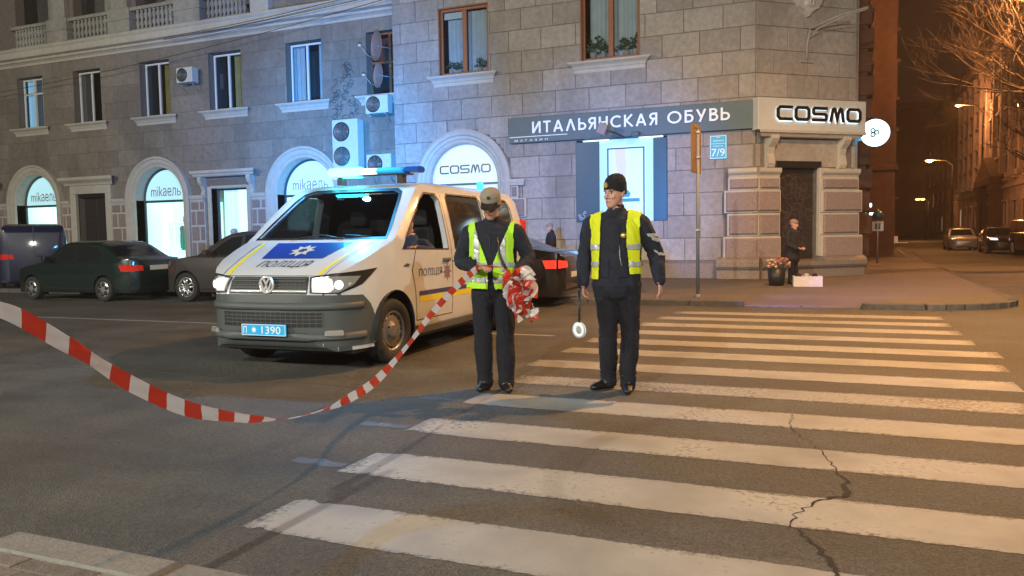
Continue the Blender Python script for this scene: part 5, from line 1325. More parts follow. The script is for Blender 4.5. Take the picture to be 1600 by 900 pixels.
mb = MB(); mb.prism(mirror_half([(0, .55), (.86, .55), (.86, 1.1), (.80, 1.5), (.68, 1.82), (0, 1.84)]), 'y', 2.52, 2.55); mb.build('bulkhead', 'seat_k', van)
mb = MB(); mb.tube([(.30, .93, 1.30), (.0, 1.0, 1.345), (-.35, .93, 1.30)], .008, 5); mb.tube([(.62, .97, 1.32), (.3, .98, 1.34)], .008, 5); mb.build('wiper', 'black', van)
# light bar across the roof
lb = thing('light_bar', 'long blue emergency light bar, one end blazing cyan', 'light bar', (0, 0, 0)); bpy.data.objects.remove(lb)
zb = 2.075
mb = MB(); mb.box(-.36, .66, 1.76, 1.90, zb - .055, zb - .035, .008); mb.box(-.30, -.23, 1.78, 1.88, 1.93, zb - .05); mb.box(.50, .57, 1.78, 1.88, 1.93, zb - .05); bar = mb.build('light_bar', 'black', van)
for a, b, mm in ((-.40, .02, 'beacon_on'), (.03, .22, 'lamp_on2'), (.23, .58, 'beacon_mid'), (.59, .80, 'beacon_dim')):
    big = 1.45 if mm == 'beacon_on' else 1.0; mb = MB(); n = 10; cxs = [(a, .8), (a + .02, 1), (b - .02, 1), (b, .85)]  # lit lens enlarged, its glare built into the shape
    pts = []
    for x, k in cxs: pts.append([(x, 1.83 + .085 * big * k * math.cos(t * 2 * math.pi / 14), zb + .042 * big * k * math.sin(t * 2 * math.pi / 14)) for t in range(14)])
    for A, B in zip(pts, pts[1:]):
        for i in range(14): mb.quad(A[i], A[(i + 1) % 14], B[(i + 1) % 14], B[i])
    mb.ngon(pts[0]); mb.ngon(pts[-1]); mb.build('lens', mm, bar, smooth=False)
mb = MB(); mb.lathe([(.05, 0), (.06, .02), (.052, .03), (.05, .13), (.03, .15), (0, .15)], 16, (.45, 4.35, 1.94)); mb.build('rear_beacon', 'beacon_mid', van)

# ---------------------------------------------------------------- ordinary cars
def car(name, label, loc, rz, L, Wd, H, prof, wheels, wr, paintm, style='alloy', group=None, side_win=(), belt=.88, tail='lamp_red', plate=None, head='lamp_clear', ww=.2, cowl=None, detail=True, cat='car'):
    """prof: side outline (y, z), front at y=0"""
    t = thing(name, label, cat, loc, rz, group); w = Wd / 2
    plan = [(0, 0), (w * .45, .02), (w * .72, .10), (w * .88, .25), (w * .97, .55), (w, 1.1), (w, L - 1.1), (w * .96, L - .45), (w * .86, L - .15), (w * .65, L - .03), (0, L)]
    sect = [(0, .16), (w * .90, .16), (w * .95, .24), (w * .99, .50), (w, .68), (w * .97, belt - .02), (w * .93, belt + .03), (w * .80, H - .12), (w * .74, H - .04), (w * .60, H - .005), (0, H + .01)]
    me = hull(prof, plan, sect, .03, 2); bv = bvh_of(me)
    o = bpy.data.objects.new('b', me); COL.objects.link(o); cut = []
    for yy in wheels:
        for s in (-1, 1):
            a, b = sorted((s * (w - .26), s * (w + .2))); cut.append(('DIFFERENCE', cyl_ob(yy, wr, wr + .055, a, b, 24)))
    booleans(o, cut); vb = evaluated(o); kill(o, *[c for _, c in cut]); finish(vb); vb.materials.append(M_[paintm]); bo = obj('body', vb, t)
    for yy in wheels:
        for s in (-1, 1): mb = MB(); mb.quad((s * (w - .255), yy - wr, .12), (s * (w - .255), yy + wr, .12), (s * (w - .255), yy + wr, wr * 2 + .05), (s * (w - .255), yy - wr, wr * 2 + .05)); mb.build('wheel_arch_liner', 'black', t)
    for yy in wheels:
        for s in (-1, 1): wheel(t, s * (w - ww * .52), yy, wr, ww, style, s)
    for P in side_win:
        for md in ('side+', 'side-'):
            drape(bv, [P], md, .004, 'side_window', 'car_glass', t, step=.08); 
            if detail: drape(bv, ring(P, .015), md, .006, 'window_trim', 'black', t, step=.12)
    if cowl:
        (fy0, fz0, fy1, fz1), (ry0, rz0, ry1, rz1) = cowl
        drape(bv, [[(-w * .80, fz0), (w * .80, fz0), (w * .66, fz1), (-w * .66, fz1)]], 'front', .004, 'windscreen', 'car_glass', t, step=.08)
        drape(bv, [[(-w * .78, rz0), (w * .78, rz0), (w * .64, rz1), (-w * .64, rz1)]], 'rear', .004, 'rear_window', 'car_glass', t, step=.08)
    zl = belt - .16
    for s in (-1, 1):
        drape(bv, [[(s * w * .50, zl - .06), (s * w * .90, zl - .05), (s * w * .93, zl + .07), (s * w * .52, zl + .05)]], 'front', .005, 'headlight', head, t, step=.06)
        f = drape(bv, [[(s * w * .52, zl - .03), (s * w * .93, zl - .05), (s * w * .95, zl + .11), (s * w * .55, zl + .09)]], 'rear', .005, 'tail_lamp', tail, t, step=.06)
        md = 'side+' if s > 0 else 'side-'
        drape(bv, [[(L - .34, zl - .05), (L - .10, zl - .05), (L - .10, zl + .11), (L - .26, zl + .11)]], md, .005, 'tail_lamp', tail, t, step=.06)
    if plate:
        p = shoot(bv, 'rear', 0, plate)[0]; mb = MB(); mb.box(-.26, .26, p.y - .01, p.y + .012, plate - .055, plate + .055, .004); mb.build('number_plate', 'plate_w', t)
    if detail:
        ys = sorted({P[0][0] for P in side_win}); se = []
        for P in side_win: 
            x = P[1][0] + .03; se += strip([(x, belt), (x, .34)], .008)
        se += strip([(wheels[0] + wr + .1, .30), (wheels[1] - wr - .1, .30)], .03)
        for md in ('side+', 'side-'): drape(bv, se, md, .003, 'door_seam', 'black', t, step=.1)
        for s in (-1, 1):
            for P in side_win[:2]:
                mb = MB(); x = P[1][0] - .14; mb.box(s * w * .985 - .01, s * w * .985 + .02, x - .08, x + .08, belt - .10, belt - .07, .01); mb.build('door_handle', 'black', t)
            mb = MB(); y = side_win[0][0][0] + .12; mb.box(s * (w + .10) - .09, s * (w + .10) + .09, y - .06, y + .05, belt + .03, belt + .16, .03, 2); mb.box(s * (w - .02) - .05, s * (w - .02) + .05, y - .03, y + .02, belt + .04, belt + .08); mb.build('wing_mirror', paintm, t)
        drape(bv, [[(-w * .5, .42), (w * .5, .42), (w * .5, .60), (-w * .5, .60)]], 'front', .004, 'grille', 'black', t, step=.1)
        drape(bv, [[(-w * .85, .30), (w * .85, .30), (w * .85, .34), (-w * .85, .34)]], 'rear', .010, 'bumper_strip', 'black', t, step=.1)
    return t
sedan_prof = [(.10, .18), (.02, .30), (0, .50), (.05, .64), (.16, .72), (.60, .82), (1.12, .90), (1.35, 1.02), (1.72, 1.28), (1.92, 1.38), (2.2, 1.43), (2.7, 1.435), (3.05, 1.39), (3.25, 1.30), (3.62, 1.08), (3.74, 1.02), (4.08, .99), (4.20, .94), (4.24, .70), (4.24, .40), (4.16, .20)]
sedan_win = ([(1.42, .93), (2.28, .92), (2.28, 1.32), (2.02, 1.31), (1.80, 1.20)], [(2.36, .92), (3.10, .94), (3.28, 1.08), (3.06, 1.28), (2.36, 1.33)])
H90 = R_(-90)
car('parked_car', 'dark green saloon parked at the kerb with red rear lights and mist on its windows', (-19.32, 14.35, 0), R_(-91.5), 4.24, 1.68, 1.43, sedan_prof, (.80, 3.32), .285, 'paint_green', 'cap', 'cars parked along the kerb', sedan_win, .91, plate=.78, cowl=((1.2, .95, 1.9, 1.34), (3.2, 1.06, 3.1, 1.33)), head='amber')
suv_prof = [(.08, .22), (.0, .36), (0, .62), (.06, .78), (.22, .90), (.70, 1.00), (1.18, 1.06), (1.42, 1.18), (1.85, 1.44), (2.10, 1.54), (2.5, 1.60), (3.3, 1.61), (3.9, 1.54), (4.25, 1.28), (4.48, 1.0), (4.56, .80), (4.56, .42), (4.48, .24)]
suv_win = ([(1.50, 1.06), (2.42, 1.05), (2.42, 1.48), (2.14, 1.46), (1.86, 1.32)], [(2.50, 1.05), (3.35, 1.06), (3.35, 1.49), (2.50, 1.49)], [(3.43, 1.07), (4.0, 1.10), (3.80, 1.44), (3.43, 1.49)])
car('parked_car', 'grey-brown high-roofed car with five-spoke alloys parked behind the green saloon', (-14.72, 14.70, 0), H90, 4.56, 1.80, 1.61, suv_prof, (.86, 3.50), .335, 'paint_grey', 'alloy', 'cars parked along the kerb', suv_win, 1.03, plate=.8, cowl=((1.2, 1.10, 1.9, 1.50), (4.2, 1.12, 4.0, 1.45)))
bl_prof = [(.10, .18), (.02, .30), (0, .52), (.06, .66), (.20, .76), (.65, .88), (1.20, .96), (1.45, 1.08), (1.85, 1.32), (2.10, 1.42), (2.45, 1.46), (2.9, 1.45), (3.3, 1.37), (3.85, 1.14), (4.2, 1.09), (4.42, 1.06), (4.50, .98), (4.56, .72), (4.54, .40), (4.45, .20)]
bl_win = ([(1.52, .98), (2.46, .97), (2.46, 1.38), (2.16, 1.36), (1.90, 1.25)], [(2.54, .97), (3.30, .98), (3.55, 1.10), (3.28, 1.31), (2.54, 1.38)])
car('parked_car', 'black saloon with red tail lights showing between the van and the officers', (-9.52, 15.0, 0), R_(-88), 4.56, 1.80, 1.46, bl_prof, (.90, 3.62), .325, 'paint_black', 'alloy', 'cars parked along the kerb', bl_win, .96, tail='lamp_red_on', plate=.62, cowl=((1.3, 1.0, 2.0, 1.38), (3.6, 1.16, 3.3, 1.34)))
van_prof = [(.10, .24), (.0, .42), (.02, .80), (.12, .98), (.80, 1.14), (1.02, 1.25), (1.55, 1.76), (1.85, 1.92), (2.4, 1.96), (4.4, 1.95), (4.72, 1.88), (4.84, 1.70), (4.90, .95), (4.90, .40), (4.84, .26)]
car('parked_van', 'navy blue panel van with its back doors to the road, ahead of the green saloon', (-25.5, 18.7, 0), R_(234), 4.9, 1.92, 1.96, van_prof, (.93, 3.93), .33, 'paint_blue', 'steel', 'cars parked along the kerb', ([(1.36, 1.16), (2.2, 1.16), (2.2, 1.74), (1.9, 1.74)],), 1.14, plate=.62, detail=True, cat='van')
vv = bpy.data.objects['parked_van']
mb = MB(); mb.box(-.012, .012, 4.895, 4.912, .45, 1.85); mb.box(-.20, -.06, 4.90, 4.93, 1.0, 1.06, .01); mb.build('rear_door_seam', 'black', vv)
# cars far down the side street
car('parked_car', 'large black off-roader parked at the kerb of the side street', (9.35, 43.5, 0), R_(8), 4.8, 1.95, 1.85, [(.08, .3), (0, .5), (.04, .95), (.2, 1.06), (1.1, 1.14), (1.45, 1.30), (1.85, 1.72), (2.2, 1.83), (4.2, 1.83), (4.6, 1.75), (4.75, 1.2), (4.8, .6), (4.7, .3)], (.95, 3.8), .38, 'paint_black', 'alloy', 'cars parked in the side street', ([(1.6, 1.18), (2.6, 1.18), (2.6, 1.70), (2.0, 1.68)], [(2.7, 1.18), (3.6, 1.18), (3.6, 1.70), (2.7, 1.70)], [(3.7, 1.2), (4.4, 1.2), (4.3, 1.65), (3.7, 1.7)]), 1.14, detail=False, cowl=((1.3, 1.2, 1.9, 1.7), (4.7, 1.2, 4.5, 1.65)))
car('parked_car', 'dark saloon facing the crossing, second along the side street kerb', (8.1, 49.5, 0), 0, 4.56, 1.80, 1.46, bl_prof, (.90, 3.62), .325, 'paint_black', 'cap', 'cars parked in the side street', bl_win, .96, detail=False, cowl=((1.3, 1.0, 2.0, 1.38), (3.6, 1.16, 3.3, 1.34)), head='lamp_on2')
car('parked_car', 'small pale car catching blue light, farthest of those in the side street', (7.05, 58.0, 0), 0, 4.24, 1.68, 1.43, sedan_prof, (.80, 3.32), .285, 'paint_silver', 'cap', 'cars parked in the side street', sedan_win, .91, detail=False, cowl=((1.2, .95, 1.9, 1.34), (3.2, 1.06, 3.1, 1.33)))
# roofs of two low dark cars nearer the right
car('parked_car', 'black estate car seen end on past the off-roader', (12.5, 44.5, 0), R_(14), 4.56, 1.80, 1.61, suv_prof, (.86, 3.50), .335, 'paint_black', 'alloy', 'cars parked in the side street', suv_win, 1.03, detail=False, cowl=((1.2, 1.10, 1.9, 1.50), (4.2, 1.12, 4.0, 1.45)))
# ================================================================ PEOPLE
M_['skin'] = mat('skin', (0.50, 0.27, 0.20), 0.55, var=0.08, scale=30, bump=.1, bscale=120)
M_['navy'] = mat('navy_uniform_cloth', (0.007, 0.010, 0.024), 0.8, var=.3, scale=14, bump=.5, bscale=180)
M_['navy_t'] = mat('navy_trouser_cloth', (0.005, 0.006, 0.013), 0.85, var=.3, scale=14, bump=.5, bscale=180)
M_['shoe'] = mat('black_leather', (0.010, 0.010, 0.012), 0.35)
M_['hivis'] = mat('hi_vis_lime', (0.40, 0.74, 0.03), 0.75, emit=(.4, 1, .02), estr=.04, bump=.3, bscale=90)
M_['hivis_y'] = mat('hi_vis_yellow', (0.60, 0.66, 0.01), 0.75, emit=(.75, .9, 0), estr=.04, bump=.3, bscale=90)
M_['reflex'] = mat('reflective_tape_grey', (0.42, 0.43, 0.45), 0.35, metal=.2)
M_['cap_k'] = mat('grey_khaki_cap', (0.27, 0.235, 0.19), 0.85, bump=.3, bscale=200)
M_['beanie'] = mat('black_knit_cap', (0.010, 0.010, 0.014), 0.95, bump=.8, bscale=150)
M_['eye_k'] = mat('dark_eye', (0.03, 0.02, 0.015), 0.2)
M_['brow'] = mat('brown_hair', (0.06, 0.035, 0.02), 0.8)
M_['lip'] = mat('lip', (0.36, 0.14, 0.11), 0.5)
M_['gold'] = mat('badge_gold', (0.7, 0.5, 0.15), 0.3, metal=.7)
M_['patch_w'] = mat('pale_patch', (0.34, 0.34, 0.34), 0.6)
M_['coat_k'] = mat('dark_coat', (0.015, 0.015, 0.02), 0.9, bump=.4, bscale=100)
M_['blue_shirt'] = mat('blue_uniform_shirt', (0.03, 0.05, 0.11), 0.9, bump=.3, bscale=120)
M_['pink_knit'] = mat('dusty_knit_hat', (0.30, 0.20, 0.17), 0.95, bump=.6, bscale=140)

class Body:
    def __init__(s): s.bm = bmesh.new(); s.lab = []; s.names = []
    def loft(s, label, pts, rad, side=(1, 0, 0), n=16, step=.025, cap=True):
        """elliptical tube: rad = [(across, deep)] ; side = direction of the first radius"""
        P = [Vector(p) for p in pts]; Q = []; RR = []
        for i in range(len(P) - 1):
            k = max(1, int((P[i + 1] - P[i]).length / step))
            for j in range(k):
                f = j / k; Q.append(P[i].lerp(P[i + 1], f)); g = f * f * (3 - 2 * f) if len(P) > 2 else f
                RR.append(tuple(a + (b - a) * g for a, b in zip(rad[i], rad[i + 1])))
        Q.append(P[-1]); RR.append(tuple(rad[-1]))
        # smooth the path a little so that joints bend
        for _ in range(3):
            Q = [Q[0]] + [Q[i - 1] * .25 + Q[i] * .5 + Q[i + 1] * .25 for i in range(1, len(Q) - 1)] + [Q[-1]]
        rings = []; sd = Vector(side).normalized()
        def ring(c, t, a, b):
            u = (sd - t * sd.dot(t)); u = u.normalized() if u.length > .05 else t.orthogonal().normalized(); v = t.cross(u)
            return [s.bm.verts.new(c + u * a * math.cos(2 * math.pi * k / n) + v * b * math.sin(2 * math.pi * k / n)) for k in range(n)]
        m = len(Q)
        for i in range(m):
            t = (Q[min(i + 1, m - 1)] - Q[max(i - 1, 0)]).normalized()
            if cap and i == 0:
                for e in (1.0, .86, .5): rings.append(ring(Q[0] - t * min(RR[0]) * math.sin(math.acos(min(1, 1.0001 - e))) * 0 - t * min(RR[0]) * (e if e < 1 else .97), t, RR[0][0] * math.sqrt(max(.02, 1 - (e if e < 1 else .97) ** 2)), RR[0][1] * math.sqrt(max(.02, 1 - (e if e < 1 else .97) ** 2))))
            rings.append(ring(Q[i], t, *RR[i]))
            if cap and i == m - 1:
                for e in (.5, .86, .97): rings.append(ring(Q[-1] + t * min(RR[-1]) * e, t, RR[-1][0] * math.sqrt(1 - e * e), RR[-1][1] * math.sqrt(1 - e * e)))
        for A, B in zip(rings, rings[1:]):
            for k in range(n): s.bm.faces.new((A[k], A[(k + 1) % n], B[(k + 1) % n], B[k]))
        s.bm.faces.new(rings[0][::-1]); s.bm.faces.new(rings[-1])
        for rg in rings:
            for v in rg: s.lab.append((v, label))
    def head(s, M, label='skin', shrink=1.0):
        H = [(0, .022, -.080, -.045), (.010, .036, -.091, -.02), (.030, .050, -.095, .02), (.06, .060, -.092, .055), (.095, .067, -.088, .075), (.118, .071, -.083, .088), (.132, .074, -.083, .093),
             (.150, .076, -.089, .098), (.175, .077, -.087, .100), (.200, .071, -.072, .092), (.220, .053, -.045, .068), (.232, .028, -.012, .035)]
        rings = []; n = 20
        for z, rx, yf, yb in H:
            c = (yf + yb) / 2; ry = (yb - yf) / 2; rg = []
            for k in range(n):
                a = 2 * math.pi * k / n; rg.append(s.bm.verts.new(M @ Vector((rx * math.cos(a), c + ry * math.sin(a), z))))
            rings.append(rg)
        for A, B in zip(rings, rings[1:]):
            for k in range(n): s.bm.faces.new((A[k], A[(k + 1) % n], B[(k + 1) % n], B[k]))
        s.bm.faces.new(rings[0][::-1]); s.bm.faces.new(rings[-1])
        for rg in rings:
            for v in rg: s.lab.append((v, label))
        T = lambda p: M @ Vector(p); sd = (M.to_3x3() @ Vector((1, 0, 0)))
        s.loft(label, [T((0, -.083, .140)), T((0, -.098, .112)), T((0, -.112, .090))], [(.007, .008), (.010, .010), (.013, .012)], sd, 8, .01)
        s.loft(label, [T((-.014, -.094, .086)), T((.014, -.094, .086))], [(.008, .008), (.008, .008)], (0, 0, 1), 8, .01)
        s.loft(label, [T((-.042, -.074, .146)), T((0, -.086, .143)), T((.042, -.074, .146))], [(.007, .008), (.008, .008), (.007, .008)], (0, 0, 1), 8, .01)
        s.loft(label, [T((-.022, -.090, .056)), T((0, -.098, .057)), T((.022, -.090, .056))], [(.007, .006), (.010, .006), (.007, .006)], (0, 0, 1), 8, .01)
        for q in (-1, 1):
            s.loft(label, [T((q * .077, .012, .085)), T((q * .082, .020, .125))], [(.007, .014), (.008, .018)], sd, 8, .01)
            s.loft(label, [T((q * .045, -.066, .095)), T((q * .035, -.078, .085))], [(.016, .014), (.012, .012)], sd, 8, .01)
    def hand(s, wrist, dirv, palm_n, side, curl=.5, label='skin', k=1.0, spread=.5):
        """dirv: along the hand, palm_n: out of the palm, side: +1/-1 thumb along +/- cross"""
        d = Vector(dirv).normalized(); pn = Vector(palm_n); pn = (pn - d * pn.dot(d)).normalized(); w = d.cross(pn).normalized() * side
        W_ = Vector(wrist)
        s.loft(label, [W_ - d * .02 * k, W_ + d * .02 * k, W_ + d * .055 * k, W_ + d * .088 * k], [(.024 * k, .018 * k), (.032 * k, .017 * k), (.040 * k, .015 * k), (.038 * k, .012 * k)], w, 12, .015)
        for i, (o, L) in enumerate(((.030, .072), (.010, .080), (-.010, .075), (-.030, .058))):
            b = W_ + d * .085 * k + w * o * k; p = [b]; a = 0; L *= k
            for j, (fr, c) in enumerate(((.45, .35), (.32, .9), (.23, .7))):
                a += curl * c * (1 + .12 * i); p.append(p[-1] + (d * math.cos(a) + pn * math.sin(a) + w * (o * spread)).normalized() * L * fr)
            s.loft(label, p, [(.0095 * k, .0095 * k), (.0092 * k, .0092 * k), (.0085 * k, .0085 * k), (.007 * k, .007 * k)], w, 8, .01)
        b = W_ + d * .025 * k + w * .030 * k
        s.loft(label, [b, b + (d * .6 + w * .6 + pn * .3).normalized() * .035 * k, b + (d * .6 + w * .6 + pn * .3).normalized() * .035 * k + (d * .8 + w * .15 + pn * .5 * (1 + curl)).normalized() * .045 * k], [(.014 * k, .014 * k), (.011 * k, .011 * k), (.008 * k, .008 * k)], pn, 8, .01)
    def finish(s, name, parent, mats, voxel=.006, wrinkle=.006, cloth=(), seed=0, folds=()):
        labs = list(dict.fromkeys(l for _, l in s.lab)); kd = KDTree(len(s.lab))
        for i, (v, l) in enumerate(s.lab): kd.insert(v.co.copy(), i)
        kd.balance(); labels = [l for _, l in s.lab]
        bmesh.ops.recalc_face_normals(s.bm, faces=s.bm.faces)
        me = bpy.data.meshes.new('p'); s.bm.to_mesh(me); s.bm.free(); o = bpy.data.objects.new('p', me); COL.objects.link(o)
        r = o.modifiers.new('r', 'REMESH'); r.mode = 'VOXEL'; r.voxel_size = voxel; r.adaptivity = 0
        sm = o.modifiers.new('s', 'SMOOTH'); sm.iterations = 2; sm.factor = .5
        m2 = evaluated(o); kill(o)
        bm = bmesh.new(); bm.from_mesh(m2); bpy.data.meshes.remove(m2); bm.normal_update()
        vl = []
        for v in bm.verts: vl.append(labels[kd.find(v.co)[1]])
        bm.verts.index_update(); new = []
        for v, l in zip(bm.verts, vl):
            if l in cloth:
                p = v.co; d = noise.noise(Vector((p.x * 11 + seed, p.y * 11, p.z * 6 + p.x * 5))) * wrinkle
                q = noise.noise(Vector((p.x * 8 + seed + 9, p.y * 8, p.z * 8 + p.x * 12 + p.y * 6))); d -= max(0, .20 - abs(q)) * wrinkle * 2.6
                for (c, rad, amp) in folds:
                    f = math.exp(-((p - Vector(c)).length / rad) ** 2); d += amp * f * 1.8 * noise.noise(Vector((p.x * 12 + c[0] * 9, p.y * 12, p.z * 42 + p.x * 25)))
                new.append(v.co + v.normal * d)
            else: new.append(v.co.copy())
        for v, c in zip(bm.verts, new): v.co = c
        mi = {l: i for i, l in enumerate(labs)}
        for f in bm.faces:
            ls = [vl[v.index] for v in f.verts]; f.material_index = mi[max(set(ls), key=ls.count)]; f.smooth = True
        bm.normal_update()
        me = bpy.data.meshes.new(name)
        bm.to_mesh(me)
        for l in labs: me.materials.append(M_[mats[l]])
        ob = obj(name, me, parent)
        return ob, bm, vl
def shell(bm, vl, keep, off, name, m, parent, labs=None, thick=.004, offf=None, vest=0):
    """a garment: the part of the body surface chosen by keep(), lifted off it, with an outer and an inner face"""
    F = [f for f in bm.faces if (not labs or vl[f.verts[0].index] in labs or (vest and vl[f.verts[0].index] == 'sleeve' and f.calc_center_median().z > vest)) and keep(f.calc_center_median(), f.normal)]
    if not F: return None
    out = bmesh.new(); ids = {v.index: v for f in F for v in f.verts}; nb = {}
    for f in F:
        n = len(f.verts)
        for i in range(n): nb.setdefault(f.verts[i].index, set()).update((f.verts[i - 1].index, f.verts[(i + 1) % n].index))
    co = {i: v.co + v.normal * (off + (offf(v.co) if offf else 0)) for i, v in ids.items()}
    for _ in range(3): co = {i: co[i] * .5 + sum((co[j] for j in nb[i]), Vector()) * (.5 / len(nb[i])) for i in co}
    top = {i: out.verts.new(co[i]) for i in co}; bot = {i: out.verts.new(co[i] - ids[i].normal * thick) for i in co}; ec = {}
    for f in F:
        out.faces.new([top[v.index] for v in f.verts]); out.faces.new([bot[v.index] for v in reversed(f.verts)]); n = len(f.verts)
        for i in range(n):
            a, b = f.verts[i].index, f.verts[(i + 1) % n].index; k = (min(a, b), max(a, b)); ec.setdefault(k, []).append((a, b))
    for k, l in ec.items():
        if len(l) == 1:
            a, b = l[0]
            try: out.faces.new((top[b], top[a], bot[a], bot[b]))
            except ValueError: pass
    mb = MB(); mb.bm.free(); mb.bm = out; return mb.build(name, m, parent, smooth=True)
def eyes(parent, M, brows='brow', open_=True, smile=False):
    for q in (-1, 1):
        mb = MB(M); 
        mb.lathe([(0, -.0060), (.005, -.004), (.0075, .001)], 10, (q * .030, -.0755, .124), 'y')
        mb.build('eye', 'eye_k', parent, smooth=True)
        mb = MB(M); mb.tube([(q * .016, -.0905, .140), (q * .032, -.0885, .1445), (q * .048, -.077, .139)], .0028, 5); mb.build('eyebrow', brows, parent)
    mb = MB(M); z = .056; mb.tube([(-.013, -.099, z), (-.006, -.1030, z), (.006, -.1030, z), (.013, -.099, z)], .0022, 5); mb.build('mouth', 'lip', parent)

def arm(b, label, sh, el, wr, r=(.070, .056, .042), side=(1, 0, 0)):
    b.loft(label, [Vector(sh), Vector(sh).lerp(Vector(el), .5), Vector(el), Vector(el).lerp(Vector(wr), .5), Vector(wr)], [(r[0], r[0] * .95), (r[0] * .92, r[0] * .9), (r[1], r[1]), (r[1] * .95, r[1] * .92), (r[2], r[2])], side)
def leg(b, label, hip, kn, an, r=(.095, .068, .056)):
    H, K, A = Vector(hip), Vector(kn), Vector(an)
    b.loft(label, [H, H.lerp(K, .5), K, K.lerp(A, .45), A, A + Vector((0, 0, -.03))], [(r[0], r[0] * 1.1), (r[0] * .9, r[0] * .95), (r[1], r[1] * 1.05), (r[1] * 1.0, r[1] * 1.12), (r[2], r[2] * 1.15), (r[2] * 1.05, r[2] * 1.25)])
def shoe(b, label, an, ang, L=.27):
    A = Vector((an[0], an[1], 0)); d = Vector((math.sin(ang), -math.cos(ang), 0)); w = Vector((d.y, -d.x, 0))
    b.loft(label, [A - d * .06 + Vector((0, 0, .042)), A + Vector((0, 0, .055)), A + d * L * .35 + Vector((0, 0, .040)), A + d * L * .62 + Vector((0, 0, .030))], [(.036, .040), (.042, .052), (.045, .036), (.036, .026)], w, 14, .02)
    b.loft(label, [A + Vector((0, 0, .05)), A + Vector((0, 0, .16))], [(.048, .055), (.05, .058)], w, 14, .02)

# ---------------------------------------------------------------- first officer: cap, lime vest, gathering the tape
O1 = (-2.93, 6.56, 0)
p1 = thing('person', 'police officer in grey cap and lime vest looking down, gathering striped tape', 'person', O1, R_(12))
b = Body()
leg(b, 'trousers', (-.10, .0, .90), (-.10, -.03, .50), (-.09, -.01, .10), (.108, .085, .074)); leg(b, 'trousers', (.10, .0, .90), (.11, -.04, .50), (.11, -.03, .10), (.108, .085, .074))
b.loft('trousers', [(0, .0, .86), (0, .0, .98)], [(.165, .115), (.18, .125)])
b.loft('jacket', [(0, .0, .93), (0, .0, 1.05), (0, -.01, 1.22), (0, .0, 1.38), (0, .01, 1.46), (0, .015, 1.51)], [(.205, .145), (.205, .15), (.215, .155), (.22, .145), (.19, .115), (.10, .08)])
b.loft('jacket', [(-.17, .01, 1.455), (0, .01, 1.49), (.17, .01, 1.455)], [(.065, .075), (.075, .08), (.065, .075)], (0, 0, 1))
arm(b, 'sleeve', (-.22, .0, 1.43), (-.30, -.03, 1.17), (-.10, -.27, 1.115), (.078, .068, .048), side=(0, 1, 0)); arm(b, 'sleeve', (.22, .0, 1.43), (.33, .02, 1.20), (.24, -.21, 1.04), (.078, .068, .048), side=(0, 1, 0))
b.hand((-.075, -.295, 1.12), (.75, -.45, .12), (.2, .3, -1), 1, .95)
b.hand((.23, -.235, 1.03), (-.25, -.75, -.25), (-.7, -.1, -.5), -1, .9)
b.loft('collar', [(0, .012, 1.46), (0, .0, 1.535)], [(.088, .082), (.076, .074)])
b.loft('skin', [(0, .012, 1.48), (0, -.005, 1.60)], [(.056, .060), (.056, .060)])
HM1 = Matrix.Translation((.0, -.035, 1.565)) @ Matrix.Rotation(R_(4), 4, 'Z') @ Matrix.Rotation(R_(20), 4, 'X') @ Matrix.Scale(1.05, 4)
b.head(HM1)
shoe(b, 'shoe', (-.085, .0), R_(-8)); shoe(b, 'shoe', (.10, -.03), R_(22))
bod, bm1, vl1 = b.finish('body', p1, dict(trousers='navy_t', jacket='navy', sleeve='navy', collar='navy', skin='skin', shoe='shoe'), .0065, .008, ('jacket', 'sleeve', 'trousers'), 3,
    [((-.27, -.03, 1.17), .12, .006), ((.31, .02, 1.2), .12, .006), ((-.1, 0, .5), .14, .005), ((.1, 0, .5), .14, .005), ((-.09, 0, .14), .10, .008), ((.1, 0, .14), .10, .008)])
def v1(c, n, lab=None):
    if c.z < .93 or c.z > 1.52: return False
    if abs(c.x) > .205 + .012 * math.sin(c.z * 9): return False
    if c.y < .02:
        V = .018 + max(0, (c.z - 1.15)) * .40
        return abs(c.x - .01) > V
    return c.z < 1.50
LBT = ('jacket', 'trousers', 'collar')
LBS = LBT + ('sleeve',)
loose = lambda p: max(0, 1.25 - p.z) * .10
shell(bm1, vl1, v1, .012, 'vest', 'hivis', p1, LBT, .005, loose, vest=1.27)
shell(bm1, vl1, lambda c, n: v1(c, n) and .085 < abs(c.x) < .138 and c.z > 1.08, .0185, 'vertical_band', 'reflex', p1, LBT, .003, loose)
for za, zb in ((1.12, 1.17), (.985, 1.035)): shell(bm1, vl1, lambda c, n: v1(c, n) and za < c.z < zb, .0185, 'horizontal_band', 'reflex', p1, LBT, .003, loose)
bm1.free()
eyes(p1, HM1)
